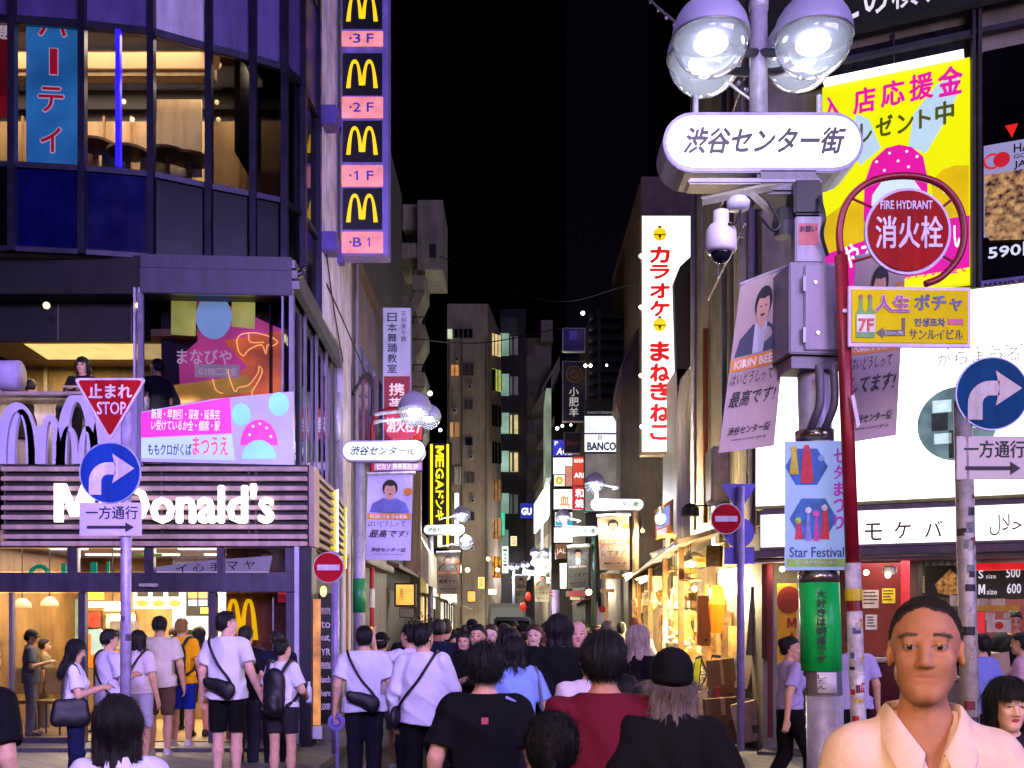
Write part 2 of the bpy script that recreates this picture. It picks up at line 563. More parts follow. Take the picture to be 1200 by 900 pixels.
# ------------------------------------------------------------------ people
# a body is modelled as a smooth blend of tapered volumes, then skinned as ONE continuous surface
class Sdf:
 def __init__(s, xs, ys, zs):
  s.ax = [np.asarray(xs, float), np.asarray(ys, float), np.asarray(zs, float)]
  s.f = np.full((len(xs), len(ys), len(zs)), 0.5)
 def region(s, lo, hi):
  sl, g = [], []
  for a, l, h in zip(s.ax, lo, hi):
   i, j = np.searchsorted(a, l), np.searchsorted(a, h)
   sl.append(slice(max(0, i - 1), min(len(a), j + 1)))
   g.append(a[sl[-1]])
  return tuple(sl), g
 def mix(s, sl, d, k, mode):
  f = s.f[sl]
  if mode == 'add':
   if k > 0:
    h = np.clip(.5 + .5 * (f - d) / k, 0, 1)
    f[...] = f * (1 - h) + d * h - k * h * (1 - h)
   else:
    np.minimum(f, d, out=f)
  else:               # carve
   d = -d
   if k > 0:
    h = np.clip(.5 - .5 * (f - d) / k, 0, 1)
    f[...] = f * (1 - h) + d * h + k * h * (1 - h)
   else:
    np.maximum(f, d, out=f)
 def cone(s, a, b, ra, rb=None, k=.02, mode='add', sc=(1, 1, 1)):
  rb = ra if rb is None else rb
  a, b, sc = np.asarray(a, float), np.asarray(b, float), np.asarray(sc, float)
  m = max(ra, rb)
  pad = m * sc + k + .03
  sl, (x, y, z) = s.region(np.minimum(a, b) - pad, np.maximum(a, b) + pad)
  if min(len(x), len(y), len(z)) == 0:
   return s
  x, y, z = x[:, None, None] / sc[0], y[None, :, None] / sc[1], z[None, None, :] / sc[2]
  a, b = a / sc, b / sc
  ba = b - a
  L = max(float(ba @ ba), 1e-9)
  h = np.clip(((x - a[0]) * ba[0] + (y - a[1]) * ba[1] + (z - a[2]) * ba[2]) / L, 0, 1)
  d = np.sqrt((x - a[0] - ba[0] * h) ** 2 + (y - a[1] - ba[1] * h) ** 2 + (z - a[2] - ba[2] * h) ** 2) - (ra + (rb - ra) * h)
  s.mix(sl, d * sc.min(), k, mode)
  return s
 def ell(s, c, r, k=.02, R=None, mode='add'):
  c, r = np.asarray(c, float), np.asarray(r, float)
  pad = (r.max() if R is not None else r) + k + .03
  sl, (x, y, z) = s.region(c - pad, c + pad)
  if min(len(x), len(y), len(z)) == 0:
   return s
  x, y, z = np.broadcast_arrays(x[:, None, None] - c[0], y[None, :, None] - c[1], z[None, None, :] - c[2])
  if R is not None:
   x, y, z = (R[0, i] * x + R[1, i] * y + R[2, i] * z for i in range(3))
  k0 = np.sqrt((x / r[0]) ** 2 + (y / r[1]) ** 2 + (z / r[2]) ** 2) + 1e-9
  k1 = np.sqrt((x / r[0] ** 2) ** 2 + (y / r[1] ** 2) ** 2 + (z / r[2] ** 2) ** 2) + 1e-9
  s.mix(sl, k0 * (k0 - 1) / k1, k, mode)
  return s
 def field(s, fn):
  x, y, z = s.ax
  s.f = fn(s.f, x[:, None, None], y[None, :, None], z[None, None, :])
  return s
 def mesh(s):
  f = s.f
  nx, ny, nz = (n - 1 for n in f.shape)
  ins = f < 0
  c = [ins[i:nx + i, j:ny + j, k:nz + k] for i in (0, 1) for j in (0, 1) for k in (0, 1)]
  cnt = sum(q.astype(np.int8) for q in c)
  act = (cnt > 0) & (cnt < 8)
  idx = np.full(act.shape, -1, np.int64)
  I, J, K = np.nonzero(act)
  if len(I) == 0:
   return np.zeros((0, 3)), np.zeros((0, 4), int)
  idx[I, J, K] = np.arange(len(I))
  acc = np.zeros((len(I), 3))
  n = np.zeros(len(I))
  C = [(0, 0, 0), (0, 0, 1), (0, 1, 0), (0, 1, 1), (1, 0, 0), (1, 0, 1), (1, 1, 0), (1, 1, 1)]
  for p in range(8):
   for q in range(p + 1, 8):
    a, b = C[p], C[q]
    if sum(abs(u - v) for u, v in zip(a, b)) != 1:
     continue
    fa, fb = f[I + a[0], J + a[1], K + a[2]], f[I + b[0], J + b[1], K + b[2]]
    hit = (fa < 0) != (fb < 0)
    t = np.where(hit, fa / np.where(hit, fa - fb, 1), 0)
    for d in range(3):
     acc[:, d] += np.where(hit, a[d] + t * (b[d] - a[d]), 0)
    n += hit
  acc /= n[:, None]
  out = np.zeros_like(acc)
  for d, ii in enumerate((I, J, K)):
   a = s.ax[d]
   lo = a[ii]
   out[:, d] = lo + acc[:, d] * (a[ii + 1] - lo)
  quads = []
  for d in range(3):
   A = [slice(None)] * 3
   B = [slice(None)] * 3
   A[d], B[d] = slice(0, -1), slice(1, None)
   e0, e1 = (d + 1) % 3, (d + 2) % 3
   ch = ins[tuple(A)] != ins[tuple(B)]
   for e in (e0, e1):
    w = [slice(None)] * 3
    w[e] = slice(1, -1)
    ch = ch[tuple(w)]
   q = np.argwhere(ch)
   if len(q) == 0:
    continue
   q[:, e0] += 1
   q[:, e1] += 1
   o0, o1 = np.zeros(3, int), np.zeros(3, int)
   o0[e0], o1[e1] = 1, 1
   v = [idx[tuple((q - w).T)] for w in (o0 * 0, o0, o0 + o1, o1)]
   g = np.stack(v, 1)
   flip = ins[tuple(q.T)]
   g[~flip] = g[~flip][:, ::-1]
   quads.append(g)
  return out, np.concatenate(quads)
def axis(lo, hi, step, fine=(), fstep=None):
 """grid line positions, closer together inside the fine intervals"""
 p, out = lo, []
 while p <= hi + 1e-9:
  out.append(p)
  st = step
  for a, b in fine:
   if a <= p < b:
    st = fstep
  p += st
 return np.array(out)
def rotz(a):
 c, s_ = math.cos(a), math.sin(a)
 return np.array([[c, -s_, 0], [s_, c, 0], [0, 0, 1.]])
def rotx(a):
 c, s_ = math.cos(a), math.sin(a)
 return np.array([[1, 0, 0], [0, c, -s_], [0, s_, c]])
def cloth(c, var=.045, rough=.9, bump=.55):
 return paint(c, rough, 0., var, 30., bump, 26., .2)
def skin(c):
 m = paint(c, .55, 0., .098, 30., .22, 420., .3)
 b = m.node_tree.nodes["Principled BSDF"]
 b.inputs["Subsurface Weight"].default_value = .12
 b.inputs["Subsurface Radius"].default_value = (.012, .005, .003)
 b.inputs["Subsurface Scale"].default_value = 1.0
 return m
def hairm(c):
 return paint(c, .48, 0., .42, 30., .6, 55., .4, (7, 7, .5))
SKIN1, SKIN2 = '#d2a283', '#c58f6e'
ARMS = {  # elbow, wrist for the right side (x > 0); y is forward
 'down': ((.235, -.03, 1.13), (.26, .03, .885)),
 'fwd': ((.235, .07, 1.14), (.245, .2, .93)),
 'back': ((.235, -.13, 1.14), (.25, -.16, .90)),
 'out': ((.26, -.08, 1.14), (.34, -.02, .90)),
 'phone': ((.225, .04, 1.12), (.085, .27, 1.19)),
 'photo': ((.25, .26, 1.36), (.14, .40, 1.58)),
 'strap': ((.24, .0, 1.15), (.11, .2, 1.30)),
 'self': ((.27, .24, 1.36), (.32, .48, 1.52)),
 'bag': ((.235, .02, 1.14), (.19, .23, 1.05)),
}
LEGS = {  # knee, ankle offsets (y) for right, left
 'stand': ((.01, .0), (.0, -.02)),
 'walk': ((.16, .20), (-.02, -.24)),
 'step': ((.09, .10), (.0, -.14)),
}
def head_pts(hc, R):
 def g(p):
  return np.asarray(hc) + R @ np.asarray(p, float)
 return g
def add_head(s, hc, R, fat=1., near=False):
 g = head_pts(hc, R)
 s.ell(g((0, -.012, .03)), (.075 * fat, .095, .088), .02, R)
 s.ell(g((0, .022, -.033)), (.055 * fat, .07, .076), .035, R)
 s.cone(g((-.012, .068, -.098)), g((.012, .068, -.098)), .017, k=.03)
 s.cone(g((-.047 * fat, -.0, -.055)), g((-.018, .05, -.1)), .014, k=.03)
 s.cone(g((.047 * fat, -.0, -.055)), g((.018, .05, -.1)), .014, k=.03)
 for q in (-1, 1):
  s.cone(g((q * .042, .062, -.02)), g((q * .036, .07, -.03)), .018, k=.02)
  s.ell(g((q * .03, .05, -.055)), (.022, .024, .03), .03, R)
  s.ell(g((q * .031, .098, .004)), (.016, .016, .011), .014, R, 'carve')
  s.ell(g((q * .031, .0755, .004)), (.0145, .0135, .0125), .004, R)
  s.ell(g((q * .077 * fat, -.008, -.008)), (.009, .02, .03), .008, R @ rotz(q * -.25))
  s.ell(g((q * .083 * fat, -.004, -.004)), (.004, .010, .016), .006, R @ rotz(q * -.25), 'carve')
 s.cone(g((-.036, .078, .024)), g((.036, .078, .024)), .010, k=.016)
 s.cone(g((0, .084, .012)), g((0, .101, -.03)), .0075, .0125, .012)
 for q in (-1, 1):
  s.ell(g((q * .012, .093, -.034)), (.008, .010, .008), .006, R)
 for q in (-1, 1):
  s.cone(g((0, .0775, -.0592)), g((q * .019, .0765, -.0562)), .0056, .0045, .008)
 s.cone(g((-.015, .077, -.069)), g((.015, .077, -.069)), .0065, k=.008)
 if near:
  s.cone(g((-.026, .091, -.064)), g((.026, .091, -.064)), .0032, k=.004, mode='carve')
def face_mats(v, hc, R, q=0):
 """which faces are eye, lip, brow: 0 skin 1 white 2 iris 3 brow 4 lip"""
 p = (v - np.asarray(hc)) @ R
 m = np.zeros(len(p), int)
 ax = np.abs(p[:, 0])
 front = p[:, 1] > .06
 e = ((ax - .031) / .0145) ** 2 + ((p[:, 2] - .0035) / .0056) ** 2
 m[front & (e < 1)] = 1
 m[front & (e < 1) & ((ax - .031) ** 2 + (p[:, 2] - .004) ** 2 < .0062 ** 2)] = 2
 m[front & (e >= 1) & (e < 1.5) & (p[:, 2] > .004)] = 3
 bz = .026 + .004 * np.cos((ax - .034) * 60)
 m[front & (ax > .016) & (ax < .050) & (np.abs(p[:, 2] - bz) < .0034 - .03 * np.maximum(ax - .04, 0))] = 3
 m[(p[:, 1] > .07) & ((ax / .022) ** 2 + ((p[:, 2] + .0635) / (.0085 if q < 2 else .006)) ** 2 < 1)] = 4
 if q == 0:
  m[(m == 3) & (e >= 1.5)] = 0
 if q > 1:
  m[m == 1] = 2
 return m
def add_hand(s, w, d, side, near, curl=.5):
 """palm, four fingers of different lengths and a thumb, curled about d"""
 w, d = np.asarray(w, float), np.asarray(d, float)
 d = d / np.linalg.norm(d)
 fw = np.array((0, 1., 0)) - d * d[1]
 if np.linalg.norm(fw) < .2:
  fw = np.array((-side * 1., 0, .3)) - d * (-side * d[0] + .3 * d[2])
 fw /= np.linalg.norm(fw)
 inn = np.cross(d, fw) * side
 if inn[0] * side > 0 and abs(d[2]) > .6:
  inn = -inn
 s.cone(w, w + d * .04, .024, .027, .012, sc=(1, 1, 1))
 pc = w + d * .055
 for j in range(4):
  o = fw * ((1.5 - j) * .0195)
  s.cone(w + d * .03 + o * .6, w + d * .09 + o, .0135, .0105, .012)
  L = (.064, .074, .070, .054)[j]
  a = w + d * .09 + o
  b = a + (d * math.cos(curl * .7) + inn * math.sin(curl * .7)) * L * .48
  c = b + (d * math.cos(curl * 1.6) + inn * math.sin(curl * 1.6)) * L * .34
  e = c + (d * math.cos(curl * 2.2) + inn * math.sin(curl * 2.2)) * L * .24
  s.cone(a, b, .0092, .0085, .003)
  s.cone(b, c, .0085, .0076, .003)
  s.cone(c, e, .0076, .0064, .003)
 t0 = w + d * .03 + fw * .022
 t1 = t0 + (d * .7 + fw * .6 + inn * .35) * .034
 t2 = t1 + (d * .9 + fw * .15 + inn * .35) * .03
 s.cone(t0, t1, .0135, .0105, .008)
 s.cone(t1, t2, .0105, .0082, .003)
def folds(seed, amp, zc=1.1):
 r = random.Random(seed)
 ph = [r.uniform(0, 6.28) for _ in range(8)]
 fr = [r.uniform(.8, 1.25) for _ in range(8)]
 def fn(f, x, y, z):
  rg = 1 - np.abs(np.sin(13 * fr[6] * (x * .8 + y * .5) + 6 * z + 1.3 * np.sin(8 * z + ph[6]) + ph[5]))
  f = f - amp * .9 * rg ** 3
  w = np.sin(9 * fr[0] * x + 5 * z + ph[0]) + np.sin(7 * fr[1] * y - 6 * z + ph[1])
  n = np.sin(24 * fr[2] * x + 7 * fr[3] * z + 1.5 * w + ph[2]) * .5
  n = n + np.sin(38 * fr[4] * (x * .7 + z * .55) + 2.0 * w + ph[3]) * .33
  n = n + np.sin(34 * fr[5] * (y * .8 - z * .6) + 1.7 * w + ph[4]) * .33
  return f + amp * n
 return fn
def to_object(name, v, q, mats, parent, mi=None):
 me = bpy.data.meshes.new(name)
 me.vertices.add(len(v))
 me.vertices.foreach_set("co", np.asarray(v, np.float32).ravel())
 me.loops.add(len(q) * 4)
 me.loops.foreach_set("vertex_index", np.asarray(q, np.int32).ravel())
 me.polygons.add(len(q))
 me.polygons.foreach_set("loop_start", np.arange(0, len(q) * 4, 4, dtype=np.int32))
 me.polygons.foreach_set("loop_total", np.full(len(q), 4, np.int32))
 me.polygons.foreach_set("use_smooth", np.ones(len(q), bool))
 for m in (mats if isinstance(mats, list) else [mats]):
  me.materials.append(m)
 if mi is not None:
  me.polygons.foreach_set("material_index", mi.astype(np.int32))
 me.update()
 me.validate()
 o = bpy.data.objects.new(name, me)
 COL.objects.link(o)
 o.parent = parent
 return o
def make_hair(s_step, hc, R, style, seed, bulk=1., hat=None):
 lo, hi = np.asarray(hc) - .2, np.asarray(hc) + .2
 if style in ('long', 'verylong', 'ponytail'):
  lo[2] -= .42
 s = Sdf(axis(lo[0], hi[0], s_step), axis(lo[1], hi[1], s_step), axis(lo[2], hi[2], s_step))
 g = head_pts(hc, R)
 b = bulk
 if style == 'buzz':
  s.ell(g((0, -.014, .032)), (.0765, .0985, .0905), .01, R)
 else:
  s.ell(g((0, -.016, .038)), (.083 * b, .103 * b, .092 * b), .02, R)
  s.ell(g((0, -.045, -.01)), (.074 * b, .07, .08), .03, R)
 if style == 'fluffy':
  for a in range(11):
   t = a * .571
   s.ell(g((.066 * math.cos(t), -.015 + .075 * math.sin(t), .055 + .02 * math.sin(a * 2.3))), (.038, .038, .036), .02)
  s.ell(g((0, -.02, .10)), (.06, .07, .04), .03)
 if style in ('bob', 'long', 'verylong'):
  L = {'bob': -.11, 'long': -.27, 'verylong': -.48}[style]
  for q in (-1, 0, 1):
   s.cone(g((q * .062, -.03 - .02 * (q == 0), .03)), g((q * .062, -.055 - .03 * (q == 0), L)), .044, .03, .03)
  for q in (-1, 1):
   s.cone(g((q * .078, .02, .03)), g((q * .07, .015, max(L, -.17))), .022, .018, .02)
 if style == 'ponytail':
  s.ell(g((0, -.11, .04)), (.025, .03, .025), .01)
  s.cone(g((0, -.12, .04)), g((0, -.15, -.08)), .026, .03, .015)
  s.cone(g((0, -.15, -.08)), g((0, -.14, -.24)), .03, .012, .02)
 if style == 'bun':
  s.ell(g((0, -.10, .06)), (.045, .04, .042), .012)
 if style == 'lowtail':
  s.cone(g((0, -.10, -.03)), g((0, -.115, -.17)), .026, .014, .02)
 r = random.Random(seed)
 ph = [r.uniform(0, 6) for _ in range(4)]
 bangs = style in ('bob', 'long', 'verylong', 'bowl', 'fluffy')
 def cut(f, x, y, z):
  X = x - hc[0], y - hc[1], z - hc[2]
  x, y, z = (R[0, i] * X[0] + R[1, i] * X[1] + R[2, i] * X[2] for i in range(3))
  th = np.arctan2(y, x)
  n = .8 * np.sin(15 * th + 9 * z + ph[0]) + .7 * np.sin(31 * th - 11 * z + ph[1]) + .5 * np.sin(53 * th + 14 * z + ph[2]) + .35 * np.sin(40 * z + 4 * th)
  f = f + (.0012 if style == 'buzz' else .0032 if style != 'fluffy' else .006) * n
  if style == 'buzz':
   yc = -.022 + .84 * z + .0035 * np.sin(95 * x + 40 * z) + .003 * np.sin(160 * x - 90 * z)
  elif bangs:
   yc = np.where(z < .034, .012 + .25 * np.abs(x), .2)
  else:
   yc = np.where(z < .03, .004, .004 + 2.0 * (z - .03)) + .006 * np.sin(x * 70 + ph[3])
  f = np.maximum(f, (y - yc) * .6)
  if hat:
   f = np.maximum(f, z - (.0 if hat == 'beanie' else .045) - .2 * y)
  if style in ('short', 'buzz', 'fluffy', 'bowl', 'bun', 'ponytail', 'lowtail'):
   low = -.07 if style != 'bowl' else -.04
   lowc = (low + .35 * np.maximum(y + .03, 0)) - z
   if style in ('ponytail', 'lowtail', 'bun'):
    lowc = np.where(y < -.085, -1, lowc)
   f = np.maximum(f, lowc * .7)
  return f
 s.field(cut)
 return s.mesh()
def strands(v, f, hc, R, style, seed, n, wid=.0016):
 """loose hairs: thin tapering ribbons that follow the fall of the hair"""
 rg = np.random.default_rng(seed)
 nf = np.cross(v[f[:, 2]] - v[f[:, 0]], v[f[:, 3]] - v[f[:, 1]])
 nv = np.zeros_like(v)
 for k in range(4):
  np.add.at(nv, f[:, k], nf)
 nv /= np.linalg.norm(nv, axis=1)[:, None] + 1e-9
 ids = rg.integers(0, len(v), n)
 p, nn = v[ids].copy(), nv[ids].copy()
 loc = (p - np.asarray(hc)) @ R
 crown = np.asarray(hc) + R @ np.array((0, -.035, .125))
 d = p - crown
 d[:, 2] -= .05
 if style == 'fluffy':
  d = d * .4 + rg.normal(0, .06, d.shape)
 elif style == 'ponytail' or style == 'bun' or style == 'lowtail':
  d = (np.asarray(hc) + R @ np.array((0, -.12, .05))) - p + rg.normal(0, .02, d.shape)
 d += rg.normal(0, .010, d.shape)
 L = rg.uniform(.6, 1.2, n) * {'buzz': .012, 'short': .05, 'bowl': .06, 'fluffy': .06, 'bun': .05, 'lowtail': .06, 'ponytail': .07}.get(style, .10)
 L = np.where(loc[:, 1] > .05, L * .45, L)
 steps = 5
 out = []
 for i in range(steps + 1):
  d = d - nn * (d * nn).sum(1)[:, None]
  d /= np.linalg.norm(d, axis=1)[:, None] + 1e-9
  out.append(p + nn * (.0012 + .0035 * rg.random(n)[:, None] * (i / steps)))
  h = (L / steps)[:, None]
  cur = np.where((p[:, 2] > hc[2] - .03)[:, None], h / .1, h / .5)
  p = p + d * h
  nn = nn + d * cur
  nn /= np.linalg.norm(nn, axis=1)[:, None]
  d = d + rg.normal(0, .30 if style == 'fluffy' else .06, d.shape)
  if style == 'fluffy':
   nn = nn + rg.normal(0, .12, nn.shape)
 P_ = np.stack(out, 1)
 T = np.gradient(P_, axis=1)
 sd = np.cross(T, np.broadcast_to(nv[ids][:, None], T.shape) + rg.normal(0, .5, (n, 1, 3)))
 sd /= np.linalg.norm(sd, axis=2)[:, :, None] + 1e-9
 w = wid * np.linspace(1, .15, steps + 1)[None, :, None]
 V_ = np.concatenate([P_ - sd * w, P_ + sd * w], 1).reshape(-1, 3)
 k = 2 * (steps + 1)
 b = (np.arange(n) * k)[:, None]
 q = np.concatenate([np.stack([b[:, 0] + i, b[:, 0] + i + 1, b[:, 0] + steps + 2 + i, b[:, 0] + steps + 1 + i], 1) for i in range(steps)])
 return np.concatenate([v, V_]), np.concatenate([f, q + len(v)])
PEOPLE = []
def person(label, px, D, head_y=None, H=None, yaw=0., look=0., nod=0., hair='short', hair_c='#0a0909', bulk=1., skin_c=SKIN1,
   top='tee', top_c='#d8d8dc', bottom='pants', bottom_c='#0b0b0d', shoes_c='#1a1a1c', armR='down', armL='down', legs='stand',
   hat=None, hat_c='#0a0a0b', q=2, build=1., z0=0., lean=0., extra=None, hand_curl=.5, group=None, sex='m', seat=False, collar=False, head_s=.95):
 """yaw 0 = back to the viewer (facing up the street); 90 faces left; 180 faces the viewer"""
 if H is None:
  H = EYE - (head_y - HY) * D / F - z0
 t = thing("person", label, "person", P(px, HY, D) * 1.0, group)
 t.location.z = z0
 sc = H / 1.72
 k = {0: .011, 1: .0075, 2: .0125, 3: .02}[q]
 a = math.radians(yaw)
 hd = np.array((0, .012 + lean * .12, 1.592))
 R = rotz(math.radians(look)) @ rotx(math.radians(-nod))
 sh = .166 * build * (1. if sex == 'm' else .9)
 hipw = .092 if sex == 'm' else .1
 seed = sum(ord(c) for c in label)
 arms = {}
 for sd, nm in ((1, armR), (-1, armL)):
  e, w = ARMS[nm]
  f = build if nm in ('down', 'fwd', 'back', 'out') else 1.
  arms[sd] = (np.array((sd * sh, 0, 1.385)), np.array((sd * e[0] * f, e[1], e[2])), np.array((sd * w[0] * f, w[1], w[2])))
 lg = {}
 for sd, i in ((1, 0), (-1, 1)):
  ky, an = LEGS[legs][i]
  lg[sd] = (np.array((sd * hipw, 0, .92)), np.array((sd * hipw * 1.02, ky + .01, .49 + .02 * (ky > .1))), np.array((sd * hipw * 1.0, an, .085 + .03 * (an < -.2))))
 if seat:
  for sd in (1, -1):
   lg[sd] = (lg[sd][0], np.array((sd * .11, .42, .90)), np.array((sd * .11, .44, .47)))
 bt, wd = build, (1. if sex == 'm' else .9)
 # ---- body
 zs = axis(-.02, 1.78, k)
 if q == 1:
  xs = axis(-.5, .5, .0095, ((-.1, .1), (.2, .32), (-.32, -.2)), .0062)
  ys = axis(-.34, .62, .0095, ((.06, .13),), .0055)
  zs = axis(-.02, 1.78, .0095, ((1.46, 1.74), (.7, .92)), .0062)
 elif q == 0:
  xs = axis(-.5, .5, .011, ((-.09, .09),), .0024)
  ys = axis(-.34, .45, .011, ((.05, .135),), .0024)
  zs = axis(-.02, 1.78, .011, ((1.47, 1.72),), .0024)
 else:
  xs, ys = axis(-.5, .5, k), axis(-.36, .62, k)
 s = Sdf(xs, ys, zs)
 s.cone((0, -.005, 1.0), (0, 0, 1.3), .135 * bt, .15 * bt * wd, .03, sc=(1.08, .68, 1))
 for sd in (1, -1):
  s.cone((sd * .02, -.012, 1.415), (sd * sh * .9, -.005, 1.375), .05, .052, k=.03)
 s.ell((0, -.005, .93), (.155 * bt, .105, .11), .04)
 s.cone((0, -.02, 1.36), hd + np.array((0, -.018, -.07)), (.062 if q else .057) * (1 if sex == 'm' else .88), (.052 if q else .049) * (1 if sex == 'm' else .88), .03)
 for sd in (1, -1):
  S0, E0, W0 = arms[sd]
  s.cone(S0, E0, .05 * bt, .04 * bt, .03)
  s.cone(E0, W0, .041 * bt, .027, .012)
  add_hand(s, W0, W0 - E0, sd, q < 2, hand_curl)
  h0, k0, a0 = lg[sd]
  s.cone(h0, k0, .082 * bt, .052, .03)
  s.cone(k0, k0 + (a0 - k0) * .35, .052, .056, .02)
  s.cone(k0 + (a0 - k0) * .35, a0, .056, .034, .02)
  s.cone(a0, a0 + np.array((sd * .02, .15, -.05)), .036, .028, .02)
 add_head(s, hd, R, 1.0 if sex == 'm' else .93, q == 0)
 v, f = s.mesh()
 cen = v[f].mean(1)
 mi = face_mats(cen, hd, R, q)
 mi[cen[:, 2] < 1.4] = 0
 def V(u):
  u = np.array(u, float)
  w = np.clip((u[:, 2] - 1.44) / .035, 0, 1)
  w = (w * w * (3 - 2 * w) * (1 - head_s))[:, None]
  piv = np.array((0, hd[1] - .01, 1.712))
  u += (piv - u) * w * ((np.hypot(u[:, 0], u[:, 1]) < .3)[:, None])
  return (u @ rotz(a).T) * sc
 sk = skin(skin_c)
 br = hairm(hair_c if hair != 'bald' and q else '#6a4630')
 to_object("body", V(v), f, [sk, paint('#8c7f78', .3, 0, 0), paint('#1c120c', .25, 0, 0), br, paint('#a4644c' if sex == 'm' else '#a63f45', .5, 0, .05)], t, mi)
 if q == 0:
  pl = (v - hd) @ R
  ax_ = np.abs(pl[:, 0])
  bz_ = .0275 + .003 * np.cos((ax_ - .034) * 60) - (ax_ - .033) * .1
  ids = np.nonzero((pl[:, 1] > .05) & (ax_ > .015) & (ax_ < .052) & (np.abs(pl[:, 2] - bz_) < .0036 - .06 * np.maximum(ax_ - .034, 0)))[0]
  rg = np.random.default_rng(3)
  ids = np.repeat(ids, 3)
  p0 = pl[ids] + rg.normal(0, .0012, (len(ids), 3)) * (1, .2, 1)
  sg = np.sign(p0[:, :1])
  p1 = p0 + np.concatenate([sg * rg.uniform(.004, .009, sg.shape), -.0016 - .04 * np.abs(p0[:, :1]), rg.uniform(-.0015, .003, sg.shape)], 1) + (0, .0022, 0)
  p0 = p0 + (0, .0006, 0)
  wv = np.array((0, 0, .00032))
  qv = np.concatenate([p0 - wv, p0 + wv, p1 + wv * .3, p1 - wv * .3])
  n_ = len(ids)
  to_object("eyebrows", V(hd + qv @ R.T), np.stack([np.arange(n_) + n_ * i for i in (0, 3, 2, 1)], 1), paint('#3c2618', .6, 0, 0), t)
 # ---- clothes
 def torso(hem, k_, sleeve, slack, flare=0.):
  g = Sdf(axis(-.5, .5, k_), axis(-.36, .6, k_), axis(hem - .06, 1.62, k_))
  g.cone((0, -.004, 1.02), (0, 0, 1.29), .152 * bt + slack, .163 * bt * wd + slack, .02, sc=(1.08, .70, 1))
  g.cone((0, -.004, hem - .1), (0, -.004, 1.06), .178 * bt + slack + flare, .15 * bt + slack, .03, sc=(1.1, .78, 1))
  for sd in (1, -1):
   g.cone((sd * .02, -.014, 1.415), (sd * sh * .88, -.006, 1.375), .062, .064, k=.03)
  g.cone((0, -.02, 1.36), (0, -.012, 1.475), .08, .064, .03)
  if sex == 'f':
   g.ell((.07, .09, 1.24), (.07, .055, .07), .04)
   g.ell((-.07, .09, 1.24), (.07, .055, .07), .04)
  for sd in (1, -1):
   S0, E0, W0 = arms[sd]
   if sleeve == 'short':
    e = S0 + (E0 - S0) * .8
    g.cone(S0, e, .060 * bt + slack * .5, .066 * bt + slack, .03)
    n = (E0 - S0) / np.linalg.norm(E0 - S0)
    p = S0 + (E0 - S0) * .74
    def cutf(f_, x, y, z, n=n, p=p, sd=sd, S0=S0):
     d = (x - p[0]) * n[0] + (y - p[1]) * n[1] + (z - p[2]) * n[2]
     r2 = np.sqrt((x - p[0]) ** 2 + (y - p[1]) ** 2 + (z - p[2]) ** 2)
     far = (x * sd > .155 * bt) & (r2 < .2)
     return np.where(far, np.maximum(f_, d), f_)
    g.field(cutf)
   elif sleeve == 'long':
    g.cone(S0, E0, .06 * bt + slack * .5, .055 * bt + slack * .5, .03)
    g.cone(E0, E0 + (W0 - E0) * .96, .058 * bt + slack * .5, .041, .015)
  g.field(folds(seed, .0085 if k_ < .008 else .0085 if k_ < .015 else .005))
  low = hem
  def ends(f_, x, y, z):
   neck = np.where((np.abs(x) < .12) & (z > 1.38), z - (1.462 - .42 * np.maximum(y, 0)), -1)
   if collar:
    f_ = np.maximum(f_, np.where(y > .02, ((z - 1.345) * .42 - np.abs(x)) * .8, -1))
   return np.maximum(np.maximum(f_, (low + .012 * np.sin(9 * x + seed)) - z), neck * .8)
  g.field(ends)
  return g.mesh()
 kc = {0: .0075, 1: .0095, 2: .0135, 3: .021}[q]
 hem = {'tee': .86, 'shirt': .84, 'tuck': .965, 'crop': .99, 'blouse': .95, 'long': .82}[top if top in ('tee', 'shirt', 'tuck', 'crop', 'blouse', 'long') else 'tee']
 sl = 'long' if top in ('shirt', 'long') else 'short'
 sv, sf = torso(hem, kc, sl, .012 if top != 'tuck' else .004, .012)
 if not seat:
  # bottom first so the top overlaps it
  g = Sdf(axis(-.36, .36, kc), axis(-.5, .5, kc), axis(.02, 1.08, kc))
  g.ell((0, -.006, .94), (.160 * bt, .120, .135), .03)
  wide = .012
  for sd in (1, -1):
   h0, k0, a0 = lg[sd]
   if bottom == 'skirt':
    continue
   g.cone(h0, k0, .084 * bt + wide, .066 + wide, .03)
   if bottom == 'pants':
    g.cone(k0, a0 + np.array((0, 0, -.03)), .069 + wide, .056 + wide * .8, .02)
  if bottom == 'skirt':
   g.cone((0, 0, .9), (0, .0, .5), .15, .22, .03, sc=(1.05, .8, 1))
  g.field(folds(seed + 3, .005 if kc < .015 else .003))
  bl = {'pants': .07, 'shorts': .53, 'mini': .66, 'skirt': .52}[bottom]
  if bottom != 'pants':
   g.field(lambda f_, x, y, z: np.maximum(f_, bl - z))
  g.field(lambda f_, x, y, z: np.maximum(f_, z - 1.04))
  pv, pf = g.mesh()
  to_object({'pants': 'trousers', 'skirt': 'skirt'}.get(bottom, 'shorts'), V(pv), pf, cloth(bottom_c), t)
 else:
  g = Sdf(axis(-.36, .36, kc), axis(-.3, .6, kc), axis(.3, 1.08, kc))
  for sd in (1, -1):
   h0, k0, a0 = lg[sd]
   g.cone(h0, k0, .1, .075, .03)
   g.cone(k0, a0, .075, .06, .02)
  g.ell((0, 0, .94), (.17, .13, .12), .03)
  pv, pf = g.mesh()
  to_object('trousers', V(pv), pf, cloth(bottom_c), t)
 to_object({'shirt': 'shirt', 'blouse': 'blouse', 'long': 'jacket'}.get(top, 't_shirt'), V(sv), sf, cloth(top_c), t)
